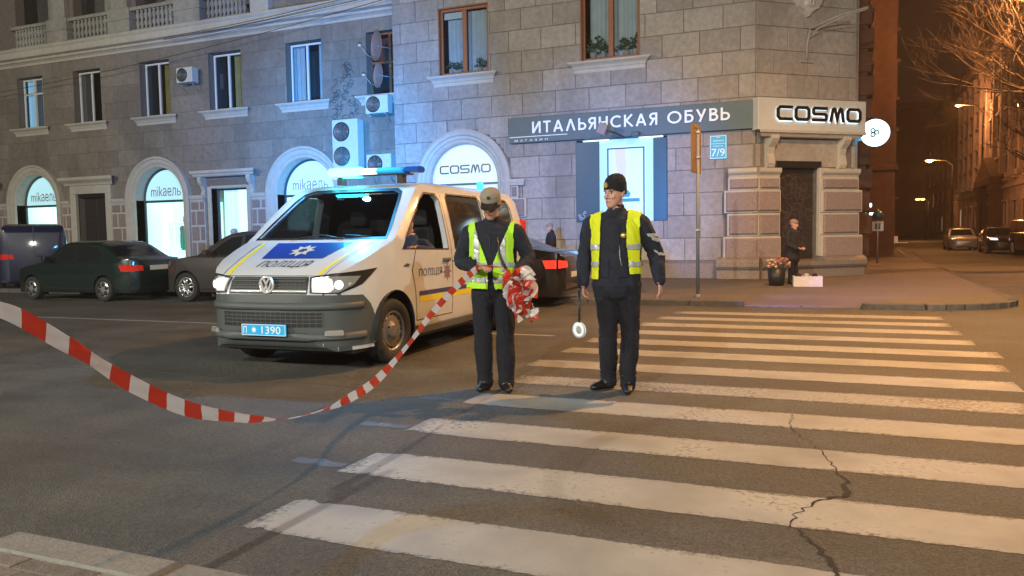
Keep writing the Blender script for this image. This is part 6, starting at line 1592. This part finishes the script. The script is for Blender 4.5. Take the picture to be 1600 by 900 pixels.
# cap: crown, brim, badge
mb = MB(HM1); secs = []
for z, k in ((.140, 1.0), (.165, 1.05), (.20, 1.03), (.225, .92), (.245, .68), (.256, .35), (.258, .05)):
    secs.append([(.083 * k * math.cos(2 * math.pi * i / 24), .006 + .104 * k * math.sin(2 * math.pi * i / 24), z + (.012 if math.sin(2 * math.pi * i / 24) > .2 else 0) * (1 if z < .15 else 0)) for i in range(24)])
for A, B in zip(secs, secs[1:]):
    for i in range(24): mb.quad(A[i], A[(i + 1) % 24], B[(i + 1) % 24], B[i])
cap_ = mb.build('cap', 'cap_k', p1, smooth=True)
mb = MB(HM1); n = 14
for j in range(3):
    for i in range(n):
        def bp(i, j): a = math.pi + math.pi * (i / n * .84 + .08); e = 1 + .10 * j * math.sin((i / n) * math.pi); return (.084 * e * math.cos(a) * (1 if j == 0 else .98), -.004 + (.104 + .030 * j * math.sin(i / n * math.pi)) * math.sin(a), .155 - .010 * j - .018 * abs(math.cos(a)) ** 2 * (j > 0))
        mb.quad(bp(i, j), bp(i + 1, j), bp(i + 1, j + 1), bp(i, j + 1))
bmesh.ops.solidify(mb.bm, geom=mb.bm.faces[:], thickness=.004); mb.build('brim', 'cap_k', cap_, smooth=True)
mb = MB(HM1); mb.prism(star(0, .205, .018, .012, 8), 'y', -.108, -.100); mb.build('cap_badge', 'brow', cap_)
mb = MB(); mb.tube([(.07, -.15, 1.38), (.10, -.19, 1.22), (.155, -.185, 1.10), (.17, -.16, 1.04)], .011, 6); mb.build('strap', 'black', p1)
mb = MB(); mb.tube([(0.003, -.152, 1.45), (.004, -.158, 1.3), (.004, -.156, 1.12), (.004, -.15, .97)], .004, 5); mb.build('zip', 'black', p1)

# ---------------------------------------------------------------- second officer: knitted cap, open yellow vest, signal disc
O2 = (-1.88, 6.92, 0)
p2 = thing('person', 'police officer in black knitted cap and open yellow vest looking aside with arms hanging', 'person', O2, R_(6))
b = Body()
leg(b, 'trousers', (-.10, .0, .93), (-.075, -.03, .52), (-.085, .02, .10), (.114, .086, .070)); leg(b, 'trousers', (.10, .01, .93), (.12, -.02, .52), (.105, -.08, .10), (.114, .088, .072))
b.loft('trousers', [(0, .0, .88), (0, .0, 1.0)], [(.175, .12), (.19, .13)])
b.loft('jacket', [(0, .0, .92), (0, .0, 1.08), (0, -.01, 1.28), (0, .0, 1.44), (0, .01, 1.52), (0, .015, 1.57)], [(.225, .165), (.215, .16), (.222, .162), (.225, .15), (.195, .12), (.11, .085)])
b.loft('jacket', [(-.18, .01, 1.51), (0, .01, 1.555), (.18, .01, 1.51)], [(.070, .080), (.080, .085), (.070, .080)], (0, 0, 1))
arm(b, 'sleeve', (-.225, .0, 1.49), (-.30, .03, 1.19), (-.30, -.04, .955), (.086, .074, .054), side=(0, 1, 0)); arm(b, 'sleeve', (.225, .0, 1.49), (.345, .05, 1.21), (.385, -.05, .99), (.088, .076, .054), side=(0, 1, 0))
b.hand((-.30, -.045, .945), (.03, -.10, -1), (1, .2, 0), -1, .75)
b.hand((.388, -.055, .975), (.10, -.18, -1), (-1, .25, 0), 1, .45)
b.loft('collar', [(0, .012, 1.50), (0, .005, 1.615)], [(.098, .092), (.080, .080)])
b.loft('skin', [(0, .015, 1.54), (0, .0, 1.68)], [(.058, .062), (.058, .062)])
HM2 = Matrix.Translation((-.005, -.012, 1.635)) @ Matrix.Rotation(R_(-30), 4, 'Z') @ Matrix.Rotation(R_(6), 4, 'X') @ Matrix.Scale(1.08, 4)
b.head(HM2)
shoe(b, 'shoe', (-.09, .02), R_(-38), .29); shoe(b, 'shoe', (.10, -.08), R_(10), .29)
bod, bm2, vl2 = b.finish('body', p2, dict(trousers='navy_t', jacket='navy', sleeve='navy', collar='navy', skin='skin', shoe='shoe'), .0065, .010, ('jacket', 'sleeve', 'trousers'), 13,
    [((-.285, .03, 1.19), .13, .007), ((.335, .05, 1.21), .13, .007), ((-.09, 0, .5), .15, .006), ((.11, 0, .5), .15, .006), ((-.09, 0, .14), .12, .009), ((.1, -.05, .14), .12, .009)])
def v2(c, n, lab=None):
    lo = 1.00 if c.x < 0 else 1.045
    if c.z < lo or c.z > 1.60: return False
    if abs(c.x) > .215 + .012 * math.sin(c.z * 9): return False
    if c.y < .03: return c.x < -.118 - max(0, 1.3 - c.z) * .06 or c.x > .105 + max(0, 1.3 - c.z) * .10
    return c.z < 1.56
shell(bm2, vl2, v2, .016, 'vest', 'hivis_y', p2, LBT, .006, vest=1.33)
for za, zb in ((1.26, 1.31), (1.11, 1.16)): shell(bm2, vl2, lambda c, n: v2(c, n) and za < c.z < zb, .0235, 'horizontal_band', 'reflex', p2, LBT, .003)
shell(bm2, vl2, lambda c, n: c.y < -.02 and abs(c.x - .04) < .012 and .95 < c.z < 1.5, .008, 'zip_flap', 'navy', p2, LBT, .004)
shell(bm2, vl2, lambda c, n: c.y < -.02 and .04 < abs(c.x) < .115 and 1.02 < c.z < 1.18, .007, 'pocket', 'navy', p2, LBT, .006)
shell(bm2, vl2, lambda c, n: .93 < c.z < .965 , .006, 'hem', 'navy', p2, LBT, .006)
shell(bm2, vl2, lambda c, n: c.x > .27 and 1.365 < c.z < 1.40 and n.x > .2, .005, 'arm_patch', 'patch_w', p2, ('sleeve',), .002)
shell(bm2, vl2, lambda c, n: c.z > 1.20 and abs(((c.z * 9 + c.x * 4) % 1) - .5) < .16 and n.x > .35 and c.x > .26 and c.z < 1.45, .006, 'sleeve_badge', 'patch_w', p2, ('sleeve',), .002)
bm2.free()
eyes(p2, HM2, smile=True)
mb = MB(); mb.lathe([(0, -.010), (.020, -.008), (.024, 0), (.024, .006)], 16, (.085, -.170, 1.385), 'y'); mb.build('chest_badge', 'gold', p2)
mb = MB(); mb.tube([(.05, -.160, 1.30), (.055, -.168, 1.2), (.07, -.165, 1.12)], .004, 5); mb.build('lanyard', 'patch_w', p2)
mb = MB(HM2); secs = []
for z, k in ((.128, 1.0), (.136, 1.04), (.165, 1.05), (.20, 1.03), (.235, .90), (.262, .66), (.275, .35), (.279, .05)):
    secs.append([(.083 * k * math.cos(2 * math.pi * i / 28), .012 + (z - .13) * .12 + .101 * k * math.sin(2 * math.pi * i / 28), z + (.024 - .055 * (.5 + .5 * math.sin(2 * math.pi * i / 28)) ** .8) * max(0, 1 - (z - .128) / .09)) for i in range(28)])
for A, B in zip(secs, secs[1:]):
    for i in range(28): mb.quad(A[i], A[(i + 1) % 28], B[(i + 1) % 28], B[i])
kc = mb.build('knitted_cap', 'beanie', p2, smooth=True)
mb = MB(HM2); mb.prism(star(0, .188, .022, .015, 8), 'y', -.110, -.092); mb.build('cap_badge', 'gold', kc)
# signal disc hanging from the hand
t = thing('signal_disc', 'white ring signal disc on a black handle hanging from one officer hand', 'signal disc', (O2[0] - .315, O2[1] - .13, .50), R_(-25))
mb = MB(); mb.tube([(0, 0, .40), (0, .003, .22), (0, 0, .10)], [.013, .011, .009], 8); mb.build('handle', 'black', t)
mb = MB(); mb.lathe([(.066, -.008), (.072, -.014), (.040, -.016), (.034, -.008), (.034, .008), (.040, .016), (.072, .014), (.066, .008)], 24, (0, 0, .04), 'y'); mb.build('ring', 'letter_w', t, smooth=True)
mb = MB(); mb.lathe([(0, -.006), (.034, -.006), (.034, .006), (0, .006)], 20, (0, 0, .04), 'y'); mb.build('lens', 'patch_w', t)

# ---------------------------------------------------------------- driver in the van
VM = van.matrix_basis if False else (Matrix.Translation((-5.55, 6.60, 0)) @ Matrix.Rotation(R_(2), 4, 'Z') @ Matrix.Scale(VS, 4))
dl = VM @ Vector((.55, 2.0, .80))
pd = thing('person', 'police officer sitting at the wheel of the white van, head bowed, arm on the door', 'person', dl, R_(2))
b = Body()
b.loft('shirt', [(0, .04, .0), (0, .02, .2), (0, -.02, .42), (0, -.03, .52)], [(.19, .14), (.19, .14), (.20, .13), (.11, .09)])
b.loft('shirt', [(-.17, -.02, .46), (.17, -.02, .46)], [(.06, .07), (.06, .07)], (0, 0, 1))
arm(b, 'shirt', (.20, -.02, .46), (.33, -.06, .36), (.24, -.36, .42), (.062, .052, .036), side=(0, 1, 0)); arm(b, 'shirt', (-.20, -.02, .46), (-.26, -.15, .25), (-.1, -.38, .36), (.062, .05, .036), side=(0, 1, 0))
b.hand((.24, -.37, .425), (-.25, -1, -.05), (0, 0, -1), 1, .9); b.hand((-.1, -.39, .36), (.1, -1, 0), (0, 0, -1), -1, .9)
b.loft('skin', [(0, -.03, .50), (0, -.05, .62)], [(.056, .06), (.056, .06)])
HMd = Matrix.Translation((0, -.07, .575)) @ Matrix.Rotation(R_(-20), 4, 'Z') @ Matrix.Rotation(R_(12), 4, 'X') @ Matrix.Scale(1.05, 4)
b.head(HMd)
bod, bmd, vld = b.finish('body', pd, dict(shirt='blue_shirt', skin='skin'), .008, .006, ('shirt',), 5)
shell(bmd, vld, lambda c, n: (HMd.inverted() @ c).z > .165 or ((HMd.inverted() @ c).y > .035 and (HMd.inverted() @ c).z > .07), .007, 'hair', 'brow', pd, ('skin',), .004)
shell(bmd, vld, lambda c, n: c.z > .40 and abs(c.x) > .10 and c.z < .56, .006, 'shoulder_patch', 'patch_w', pd, ('shirt',), .003) if False else None
bmd.free(); eyes(pd, HMd)

# ---------------------------------------------------------------- smaller figures farther off
def simple_person(loc, rz, label, h, coat, hat, hood=False, sit=0.0, seed=1, legs=True):
    t = thing('person', label, 'person', loc, rz, None); k = h / 1.7; b = Body(); z0 = -sit
    if legs:
        leg(b, 'trousers', (-.09 * k, 0, .85 * k), (-.09 * k, -.02, .46 * k), (-.09 * k, 0, .09)); leg(b, 'trousers', (.09 * k, 0, .85 * k), (.10 * k, -.02, .46 * k), (.10 * k, 0, .09))
        shoe(b, 'shoe', (-.09 * k, 0), R_(-10), .25); shoe(b, 'shoe', (.10 * k, 0), R_(10), .25)
    b.loft('coat', [(0, 0, .70 * k), (0, 0, .95 * k), (0, 0, 1.2 * k), (0, .01, 1.36 * k), (0, .02, 1.43 * k)], [(.22, .17), (.20, .16), (.205, .15), (.18, .13), (.10, .09)])
    b.loft('coat', [(-.16, .01, 1.36 * k), (.16, .01, 1.36 * k)], [(.07, .08), (.07, .08)], (0, 0, 1))
    arm(b, 'coat', (-.20, 0, 1.34 * k), (-.27, -.02, 1.06 * k), (-.16, -.20, .95 * k), (.07, .06, .05), (0, 1, 0)); arm(b, 'coat', (.20, 0, 1.34 * k), (.27, -.02, 1.06 * k), (.16, -.20, .95 * k), (.07, .06, .05), (0, 1, 0))
    b.hand((-.15, -.21, .95 * k), (.8, -.5, 0), (0, .5, -1), 1, .8); b.hand((.15, -.21, .95 * k), (-.8, -.5, 0), (0, .5, -1), -1, .8)
    b.loft('skin', [(0, .01, 1.38 * k), (0, 0, 1.48 * k)], [(.05, .055), (.05, .055)])
    HM = Matrix.Translation((0, -.01, 1.455 * k)) @ Matrix.Rotation(R_(seed * 17 % 50 - 25), 4, 'Z') @ Matrix.Rotation(R_(8), 4, 'X'); b.head(HM)
    bod, bm, vl = b.finish('body', t, dict(trousers='navy_t', coat=coat, skin='skin', shoe='shoe'), .012, .012, ('coat', 'trousers'), seed)
    Hi = HM.inverted()
    shell(bm, vl, lambda c, n: (Hi @ c).z > .145 or ((Hi @ c).y > .03 and (Hi @ c).z > .05), .012, 'hat', hat, t, ('skin',), .008)
    bm.free(); return t
simple_person((-1.17, 20.6, PZ), R_(62), 'flower seller in dark coat and pale knitted hat waiting before the corner door', 1.58, 'coat_k', 'pink_knit', seed=2)
simple_person((-15.6, 17.4, PZ), R_(10), 'passer-by in a pale hat half hidden behind the green saloon', 1.6, 'coat_k', 'patch_w', seed=3)
simple_person((-16.7 + 2.0, 18.4, PZ), R_(-20), 'dark-haired passer-by behind the green saloon roof', 1.68, 'coat_k', 'brow', seed=4)
simple_person((-7.6, 21.0, PZ), R_(-60), 'pedestrian in pale hood walking behind the black saloon', 1.62, 'coat_k', 'pink_knit', seed=5)
# ================================================================ SMALL THINGS
# ---- barrier tape from a post beside the camera to the officer's hands
def tape_mat():
    m, nt, out = new_mat('red_white_tape'); N = nt.nodes; L = nt.links
    p = N.new('ShaderNodeBsdfPrincipled'); p.inputs['Roughness'].default_value = 0.32
    uv = N.new('ShaderNodeUVMap'); sp = N.new('ShaderNodeSeparateXYZ'); L.new(uv.outputs[0], sp.inputs[0])
    a = N.new('ShaderNodeMath'); a.operation = 'MULTIPLY_ADD'; L.new(sp.outputs[1], a.inputs[0]); a.inputs[1].default_value = 0.35; L.new(sp.outputs[0], a.inputs[2])
    f = N.new('ShaderNodeMath'); f.operation = 'FRACT'; L.new(a.outputs[0], f.inputs[0])
    c = N.new('ShaderNodeMath'); c.operation = 'GREATER_THAN'; L.new(f.outputs[0], c.inputs[0]); c.inputs[1].default_value = 0.5
    mx = N.new('ShaderNodeMix'); mx.data_type = 'RGBA'; L.new(c.outputs[0], mx.inputs[0]); mx.inputs[6].default_value = (0.72, 0.72, 0.74, 1); mx.inputs[7].default_value = (0.62, 0.055, 0.03, 1)
    L.new(mx.outputs[2], p.inputs['Base Color'])
    t = N.new('ShaderNodeBsdfTranslucent'); L.new(mx.outputs[2], t.inputs[0]); ms = N.new('ShaderNodeMixShader'); ms.inputs[0].default_value = .45
    L.new(p.outputs[0], ms.inputs[1]); L.new(t.outputs[0], ms.inputs[2]); L.new(ms.outputs[0], out.inputs[0]); return m
M_['tape'] = tape_mat()
def tape_mesh(name, P, W_, A, parent, u0=0.0, per=.21, rip=.0):
    """ribbon: points, width, roll angle at each point; u runs with the true length"""
    P = [Vector(p) for p in P]; n = len(P)
    # Catmull-Rom refinement
    Q = []; QA = []; K = 12
    for i in range(n - 1):
        p0, p1, p2, p3 = P[max(i - 1, 0)], P[i], P[i + 1], P[min(i + 2, n - 1)]
        for j in range(K):
            t = j / K; Q.append(.5 * ((2 * p1) + (p2 - p0) * t + (2 * p0 - 5 * p1 + 4 * p2 - p3) * t * t + (3 * p1 - p0 - 3 * p2 + p3) * t ** 3)); s = t * t * (3 - 2 * t); QA.append(A[i] + (A[i + 1] - A[i]) * s)
    Q.append(P[-1]); QA.append(A[-1])
    bm = bmesh.new(); uvl = bm.loops.layers.uv.new('UVMap'); rows = []; u = u0; us = []
    for i, q in enumerate(Q):
        t = (Q[min(i + 1, len(Q) - 1)] - Q[max(i - 1, 0)]).normalized(); a = Vector((0, 0, 1)) if abs(t.z) < .9 else Vector((0, 1, 0)); v = (a - t * a.dot(t)).normalized(); w = t.cross(v)
        d = v * math.cos(QA[i]) + w * math.sin(QA[i]); nn = t.cross(d)
        if i: u += (q - Q[i - 1]).length / per
        us.append(u); rows.append([bm.verts.new(q + d * W_ * (k / 4 - .5) + nn * (rip * math.sin(i * .7 + k) + .004 * math.sin(k * 1.57) * (1 if i % 9 < 5 else -.6))) for k in range(5)])
    for i in range(len(Q) - 1):
        for k in range(4):
            f = bm.faces.new((rows[i][k], rows[i + 1][k], rows[i + 1][k + 1], rows[i][k + 1])); f.smooth = True
            for lp, (uu, vv) in zip(f.loops, ((us[i], k / 4), (us[i + 1], k / 4), (us[i + 1], (k + 1) / 4), (us[i], (k + 1) / 4))): lp[uvl].uv = (uu, vv)
    me = bpy.data.meshes.new(name); bm.to_mesh(me); bm.free(); me.materials.append(M_['tape']); return obj(name, me, parent)
HX = -3.0
TP = [(-2.52, 1.42, 1.27), (-2.60, 1.62, 1.22), (-2.60, 1.80, 1.17), (-2.6, 2.0, 1.04), (-2.60, 2.13, .95), (-2.6, 2.33, .81), (-2.6, 2.6, .665), (-2.6, 2.93, .555), (-2.62, 3.2, .49), (-2.64, 3.5, .460), (-2.68, 3.9, .46), (-2.74, 4.3, .50), (-2.80, 4.75, .63), (-2.86, 5.25, .82), (-2.88, 5.75, 1.01), (-2.93, 6.26, 1.13)]
TA = [.95, .95, .95, .98, 1.25, .85, .65, 1.0, 1.45, 1.35, .30, .05, .35, .1, .05, .05]
t = thing('barrier_tape', 'long sagging red and white barrier tape stretched from the post to the officers hands', 'tape', (-2.6, 1.5, 1.2))
off = Vector((-2.6, 1.5, 1.2))
tape_mesh('ribbon', [Vector(p) - off for p in TP], .074, TA, t, .1, .21)
# crumpled bundle and loose tails held in the other hand
cb = Vector((-2.56, 6.24, .95)); t2 = thing('tape_bundle', 'crumpled bundle of red and white tape with loose tails at the officers waist', 'tape', cb)
q = random.Random(12)
for k in range(6):
    pts = []; a0 = q.uniform(0, 6.28); el = q.uniform(-.6, .6)
    for i in range(7):
        a = a0 + i * .95; r = .025 + .11 * q.random(); pts.append((r * math.cos(a) + .02, .06 * math.sin(a * 1.3 + k), .13 * math.sin(a + el) * (1 + .3 * q.random()) - .02))
    tape_mesh('loop', pts, .105, [q.uniform(-1, 1) + i * .35 for i in range(7)], t2, q.random(), .42, .008)
tape_mesh('tail', [(.02, 0, -.05), (.07, -.02, -.14), (.09, 0, -.22), (.12, -.02, -.28), (.15, 0, -.20), (.12, .01, -.13)], .07, [.2, .8, .3, 1.2, 1.8, 2.4], t2, .3)
tape_mesh('tail', [(-.05, 0, 0), (-.06, -.02, -.12), (-.02, -.03, -.2), (.03, -.02, -.28)], .07, [1.4, 1.2, .9, .5], t2, .6)
tape_mesh('tail', [Vector((-2.93, 6.24, 1.15)) - cb, (-.12, -.02, .17), (-.09, -.02, .06), (-.03, -.01, -.02)], .07, [1.5, 1.2, .8, .4], t2, .0)
# ---- post beside the camera that the tape is tied to
t = thing('sign_post', 'thin grey post the tape is tied to, standing on the nearer pavement', 'post', (-2.50, 1.40, .06))
mb = MB(); mb.tube([(0, 0, 0), (0, 0, 1.45)], .03, 12); mb.lathe([(.08, 0), (.08, .02), (.035, .05)], 12); mb.build('pole', 'metal', t)
# ---- edge-on crossing sign on the far kerb
M_['sign_back'] = mat('rusty_sign_back', (0.16, 0.09, 0.10), 0.6, var=.3, scale=12)
M_['sign_y'] = mat('yellow_sign_border', (0.17, 0.10, 0.015), 0.6)
M_['pole_grey'] = mat('grey_painted_pole', (0.17, 0.19, 0.21), 0.6)
t = thing('road_sign', 'tall grey pole with a crossing sign seen nearly edge on, yellow borders', 'sign', (-2.73, 16.24, PZ))
mb = MB(); mb.tube([(0, 0, 0), (0, 0, 3.35)], .035, 12); mb.lathe([(.07, 0), (.07, .03), (.04, .06)], 12); mb.build('pole', 'pole_grey', t)
sg = MB(Matrix.Translation((-.03, -.05, 2.50)) @ Matrix.Rotation(R_(86), 4, 'Z')); sg.box(-.34, .34, -.012, .012, 0, .93, .01); s1 = sg.build('panel', 'sign_back', t)
sg = MB(Matrix.Translation((-.03, -.05, 2.50)) @ Matrix.Rotation(R_(86), 4, 'Z'))
for a, b, c, d in ((-.35, -.30, -.01, .94), (.31, .35, -.01, .94), (-.31, .31, -.01, .07), (-.31, .31, .87, .94)): sg.box(a, b, -.020, .016, c, d)
sg.build('border', 'sign_y', s1)
for z in (2.8, 3.3, 1.35):
    mb = MB(); mb.box(-.045, .045, -.045, .045, z - .02, z + .02, .006); mb.build('clamp', 'metal', t)
# ---- flowers and box of the seller
M_['petal_p'] = mat('pink_petals', (0.40, 0.17, 0.13), 0.7); M_['petal_w'] = mat('cream_petals', (0.50, 0.40, 0.30), 0.7); M_['petal_r'] = mat('red_petals', (0.5, 0.06, 0.04), 0.7)
M_['carton'] = mat('white_carton', (0.60, 0.55, 0.52), 0.8, var=.1, scale=12)
t = thing('flower_bucket', 'black bucket crowded with cream, pink and red flowers beside the seller', 'flowers', (-1.50, 20.05, PZ))
mb = MB(); mb.lathe([(0, 0), (.17, 0), (.22, .42), (.205, .42), (.16, .05), (0, .05)], 20); mb.build('bucket', 'black', t)
q = random.Random(5)
for k in range(34):
    a = q.uniform(0, 6.28); r = .30 * math.sqrt(q.random()); h = q.uniform(.52, .70) - r * .25; x, y = r * math.cos(a), r * math.sin(a) * .8
    mb = MB(); mb.lathe([(0, .035), (.025, .03), (.042, .012), (.035, -.01), (.012, -.03), (0, -.035)], 7, (x, y, h)); 
    f = mb.build('flower', ('petal_w', 'petal_p', 'petal_r', 'petal_w', 'petal_p')[k % 5], t)
    mb = MB(); mb.tube([(x * .4, y * .4, .35), (x * .8, y * .8, h - .12), (x, y, h - .03)], .005, 4); mb.build('stem', 'leaf', f)
t = thing('cardboard_box', 'low white carton standing on the pavement beside the seller', 'box', (-.80, 19.9, PZ), R_(8))
mb = MB(); mb.box(-.32, .32, -.18, .18, 0, .015); 
for a, b, c, d in ((-.32, .32, -.18, -.165), (-.32, .32, .165, .18), (-.32, -.305, -.165, .165), (.305, .32, -.165, .165)): mb.box(a, b, c, d, .015, .24)
mb.build('carton', 'carton', t)
for i, x in enumerate((-.2, -.02, .16)):
    mb = MB(); mb.lathe([(0, .02), (.06, .02), (.07, .25), (.05, .30), (0, .30)], 12, (x, 0, 0)); mb.build('flower_pot', ('coat_k', 'patch_w', 'coat_k')[i], t)
# ---- round light sign at the corner
M_['round_sign'] = emis('round_sign_light', (0.62, 0.90, 1.0), 3.2)
t = thing('round_sign', 'glowing round white-blue sign on a bracket at the street corner', 'sign', (.78, 25.5, 4.20), R_(-14))
mb = MB(); mb.lathe([(0, -.10), (.37, -.10), (.385, -.08), (.385, .08), (.37, .10), (0, .10)], 36, axis='y'); mb.build('disc', 'round_sign', t)
mb = MB(); 
for k in range(3):
    a = k * 2.1; mb.lathe([(.035, -.108), (.055, -.110), (.075, -.108)], 12, (.07 * math.cos(a), 0, .07 * math.sin(a)), 'y')
mb.build('emblem', 'side_panel', t)
mb = MB(); mb.tube([(-.42, .02, -.12), (-.36, 0, -.1)], .03, 8); mb.box(-.72, -.40, -.04, .06, -.20, -.10, .01); mb.build('bracket', 'beacon_mid', t)
# ---- far signs and lamps
M_['cafe'] = emis('cafe_sign_light', (0.65, 0.95, 1.0), 5.0)
t = thing('cafe_sign', 'small bright blue-white shop sign down the side street', 'sign', (.86, 36.5, 2.0))
for dx, dz, w, h in ((0, .35, .34, .16), (-.10, .12, .10, .20), (.18, .02, .2, .1), (-.14, -.22, .12, .16)):
    mb = MB(); mb.box(dx - w / 2, dx + w / 2, -.05, .05, dz, dz + h, .02); mb.build('light_panel', 'cafe', t)
mb = MB(); mb.box(-.30, -.02, .05, .09, -.3, .55); mb.build('panel', 'dark_in', t)
t = thing('road_sign', 'small pale road sign on a pole farther down the side street', 'sign', (1.18, 34.0, PZ))
mb = MB(); mb.tube([(0, 0, 0), (0, 0, 2.1)], .03, 8); mb.build('pole', 'metal', t)
mb = MB(); mb.box(-.20, .20, -.05, -.03, 1.25, 1.62, .01); mb.build('panel', 'panel_w', t)
mb = MB(); mb.lathe([(0, -.05), (.2, -.05), (.2, -.03), (0, -.03)], 20, (0, 0, 1.85), 'y'); mb.build('disc', 'side_panel', t)
mb = MB(); mb.box(-.10, -.02, -.056, -.051, 1.32, 1.55); mb.box(.02, .10, -.056, -.051, 1.32, 1.55); mb.build('marking', 'side_panel', t)
t = thing('folding_table', 'low pale folding stand on the pavement of the side street', 'table', (2.35, 44.0, PZ))
mb = MB(); mb.box(-.55, .55, -.3, .3, .62, .66, .01); mb.build('top', 'panel_w', t)
for s in (-1, 1):
    mb = MB(); mb.tube([(s * .5, -.25, 0), (s * -.3, .25, .62)], .02, 6); mb.build('leg', 'metal', t)
t = thing('cardboard_box', 'pale box on the folding stand in the side street', 'box', (2.2, 44.0, PZ + .66)); mb = MB(); mb.box(-.25, .25, -.15, .15, 0, .30, .01); mb.build('carton', 'carton', t)
M_['sodium'] = emis('sodium_lamp_glow', (1.0, 0.48, 0.12), 30)
def street_lamp(label, x, y, h, side, arm_=1.6, power=0, glow='sodium', heads=1):
    t = thing('street_lamp', label, 'street lamp', (x, y, 0), 0, 'street lamps')
    mb = MB(); mb.tube([(0, 0, 0), (0, 0, h * .96), (side * arm_ * .3, 0, h * 1.02), (side * arm_, 0, h * 1.03)], [.09, .06, .05, .04], 8); mb.build('pole', 'wire', t)
    for k in range(heads):
        xx = side * arm_ * (1 if k == 0 else .55)
        mb = MB(Matrix.Translation((xx, 0, h * 1.03))); mb.box(-.30, .30, -.13, .13, -.02, .09, .03, 2); f = mb.build('lamp_head', 'wire', t)
        mb = MB(Matrix.Translation((xx, 0, h * 1.03))); mb.lathe([(.24, -.02), (.20, -.10), (0, -.18)], 12); mb.build('bulb', glow, f)  # bulb oversized to stand in for the lamp's glare
    if power: lamp('POINT', (x + side * arm_, y, h * 1.03 - .3), (1.0, 0.40, 0.11), power, .12)
    return t
street_lamp('lit street lamp halfway down the side street', 6.6, 60.5, 5.85, -1, 1.4, 900)
street_lamp('far lit double street lamp at the end of the side street', 9.3, 108, 4.9, -1, 1.2, 900, heads=2)
street_lamp('small orange lamp high up beside the ornate building', 10.4, 76, 11.3, -1, 1.8, 1600)
street_lamp('orange street lamp among the added twigs at the mouth of the side street', 7.9, 34, 10.2, -1, 1.5, 8500)
for i, (x, y) in enumerate(((-2.6, -6.0), (-24.0, -5.0), (14.0, -4.0))):
    pass

# ---- bare trees added over the side street so twigs carry the lamp's orange glow
M_['bark'] = mat('bark', (0.06, 0.042, 0.03), 0.9, var=.3, scale=8, bump=.6, bscale=30)
def glow_tree(label, x, y, h, seed, lean=(0, 0), n1=9, depth=4, dens=3, group='bare trees added for the orange glow'):
    t = thing('glow_tree', label, 'tree', (x, y, 0), 0, group); q = random.Random(seed)
    mb = MB(); th = h * .36; top = Vector((lean[0] * .25, lean[1] * .25, th)); mb.tube([(0, 0, 0), (.02, .03, th * .5), top], [.22, .17, .14], 10); mb.build('trunk', 'bark', t)
    mb = MB()
    def grow(p, d, L, r, k):
        pts = [p]; dd = d.copy()
        for i in range(3):
            dd = (dd + Vector((q.uniform(-.22, .22), q.uniform(-.22, .22), q.uniform(-.08, .16)))).normalized(); pts.append(pts[-1] + dd * L / 3)
        mb.tube(pts, [r, r * .85, r * .7, r * .5], 5 if k > 2 else 3, caps=False)
        if k == 0: return
        for j in range(dens + (1 if k < 3 else 0)):
            f = q.uniform(.35, 1); b = pts[1].lerp(pts[3], f) if f < .9 else pts[3]; a = Vector((q.uniform(-1, 1), q.uniform(-1, 1), q.uniform(-.35, .7))).normalized()
            grow(b, (dd * .9 + a * .85).normalized(), L * q.uniform(.55, .78), max(.008, r * .48), k - 1)
    for i in range(n1):
        a = i * 2.4 + q.uniform(-.3, .3); e = q.uniform(.5, 1.1)
        grow(top * (1 if i > 3 else .9), Vector((math.cos(a) * math.cos(e) + lean[0] * .12, math.sin(a) * math.cos(e) + lean[1] * .12, math.sin(e))).normalized(), h * .24, .085, depth)
    mb.build('crown', 'bark', t); return t
glow_tree('bare tree added so its twigs glow orange round the street lamp', 9.4, 33.5, 15.0, 3, (-4.2, .5), 12, 4, 3)
glow_tree('second bare tree added for the orange glow, behind the off-roader', 11.2, 52, 13, 8, (-1.5, 0), 8, 4, 3)
# ================================================================ HAZE ADDED TO GIVE THE LAMPS A GLOW
m, nt, out = new_mat('glow_haze'); v = nt.nodes.new('ShaderNodeVolumePrincipled'); v.inputs['Color'].default_value = (0.9, 0.74, 0.62, 1)
v.inputs['Density'].default_value = 0.0010; v.inputs['Anisotropy'].default_value = 0.2; nt.links.new(v.outputs[0], out.inputs['Volume'])
M_['haze'] = m
mb = MB(); mb.box(-165, 175, -75, 275, -1, 24); tag(mb.build('haze', 'haze', kind='stuff'), 'thin haze added to put a glow round the street lamps')
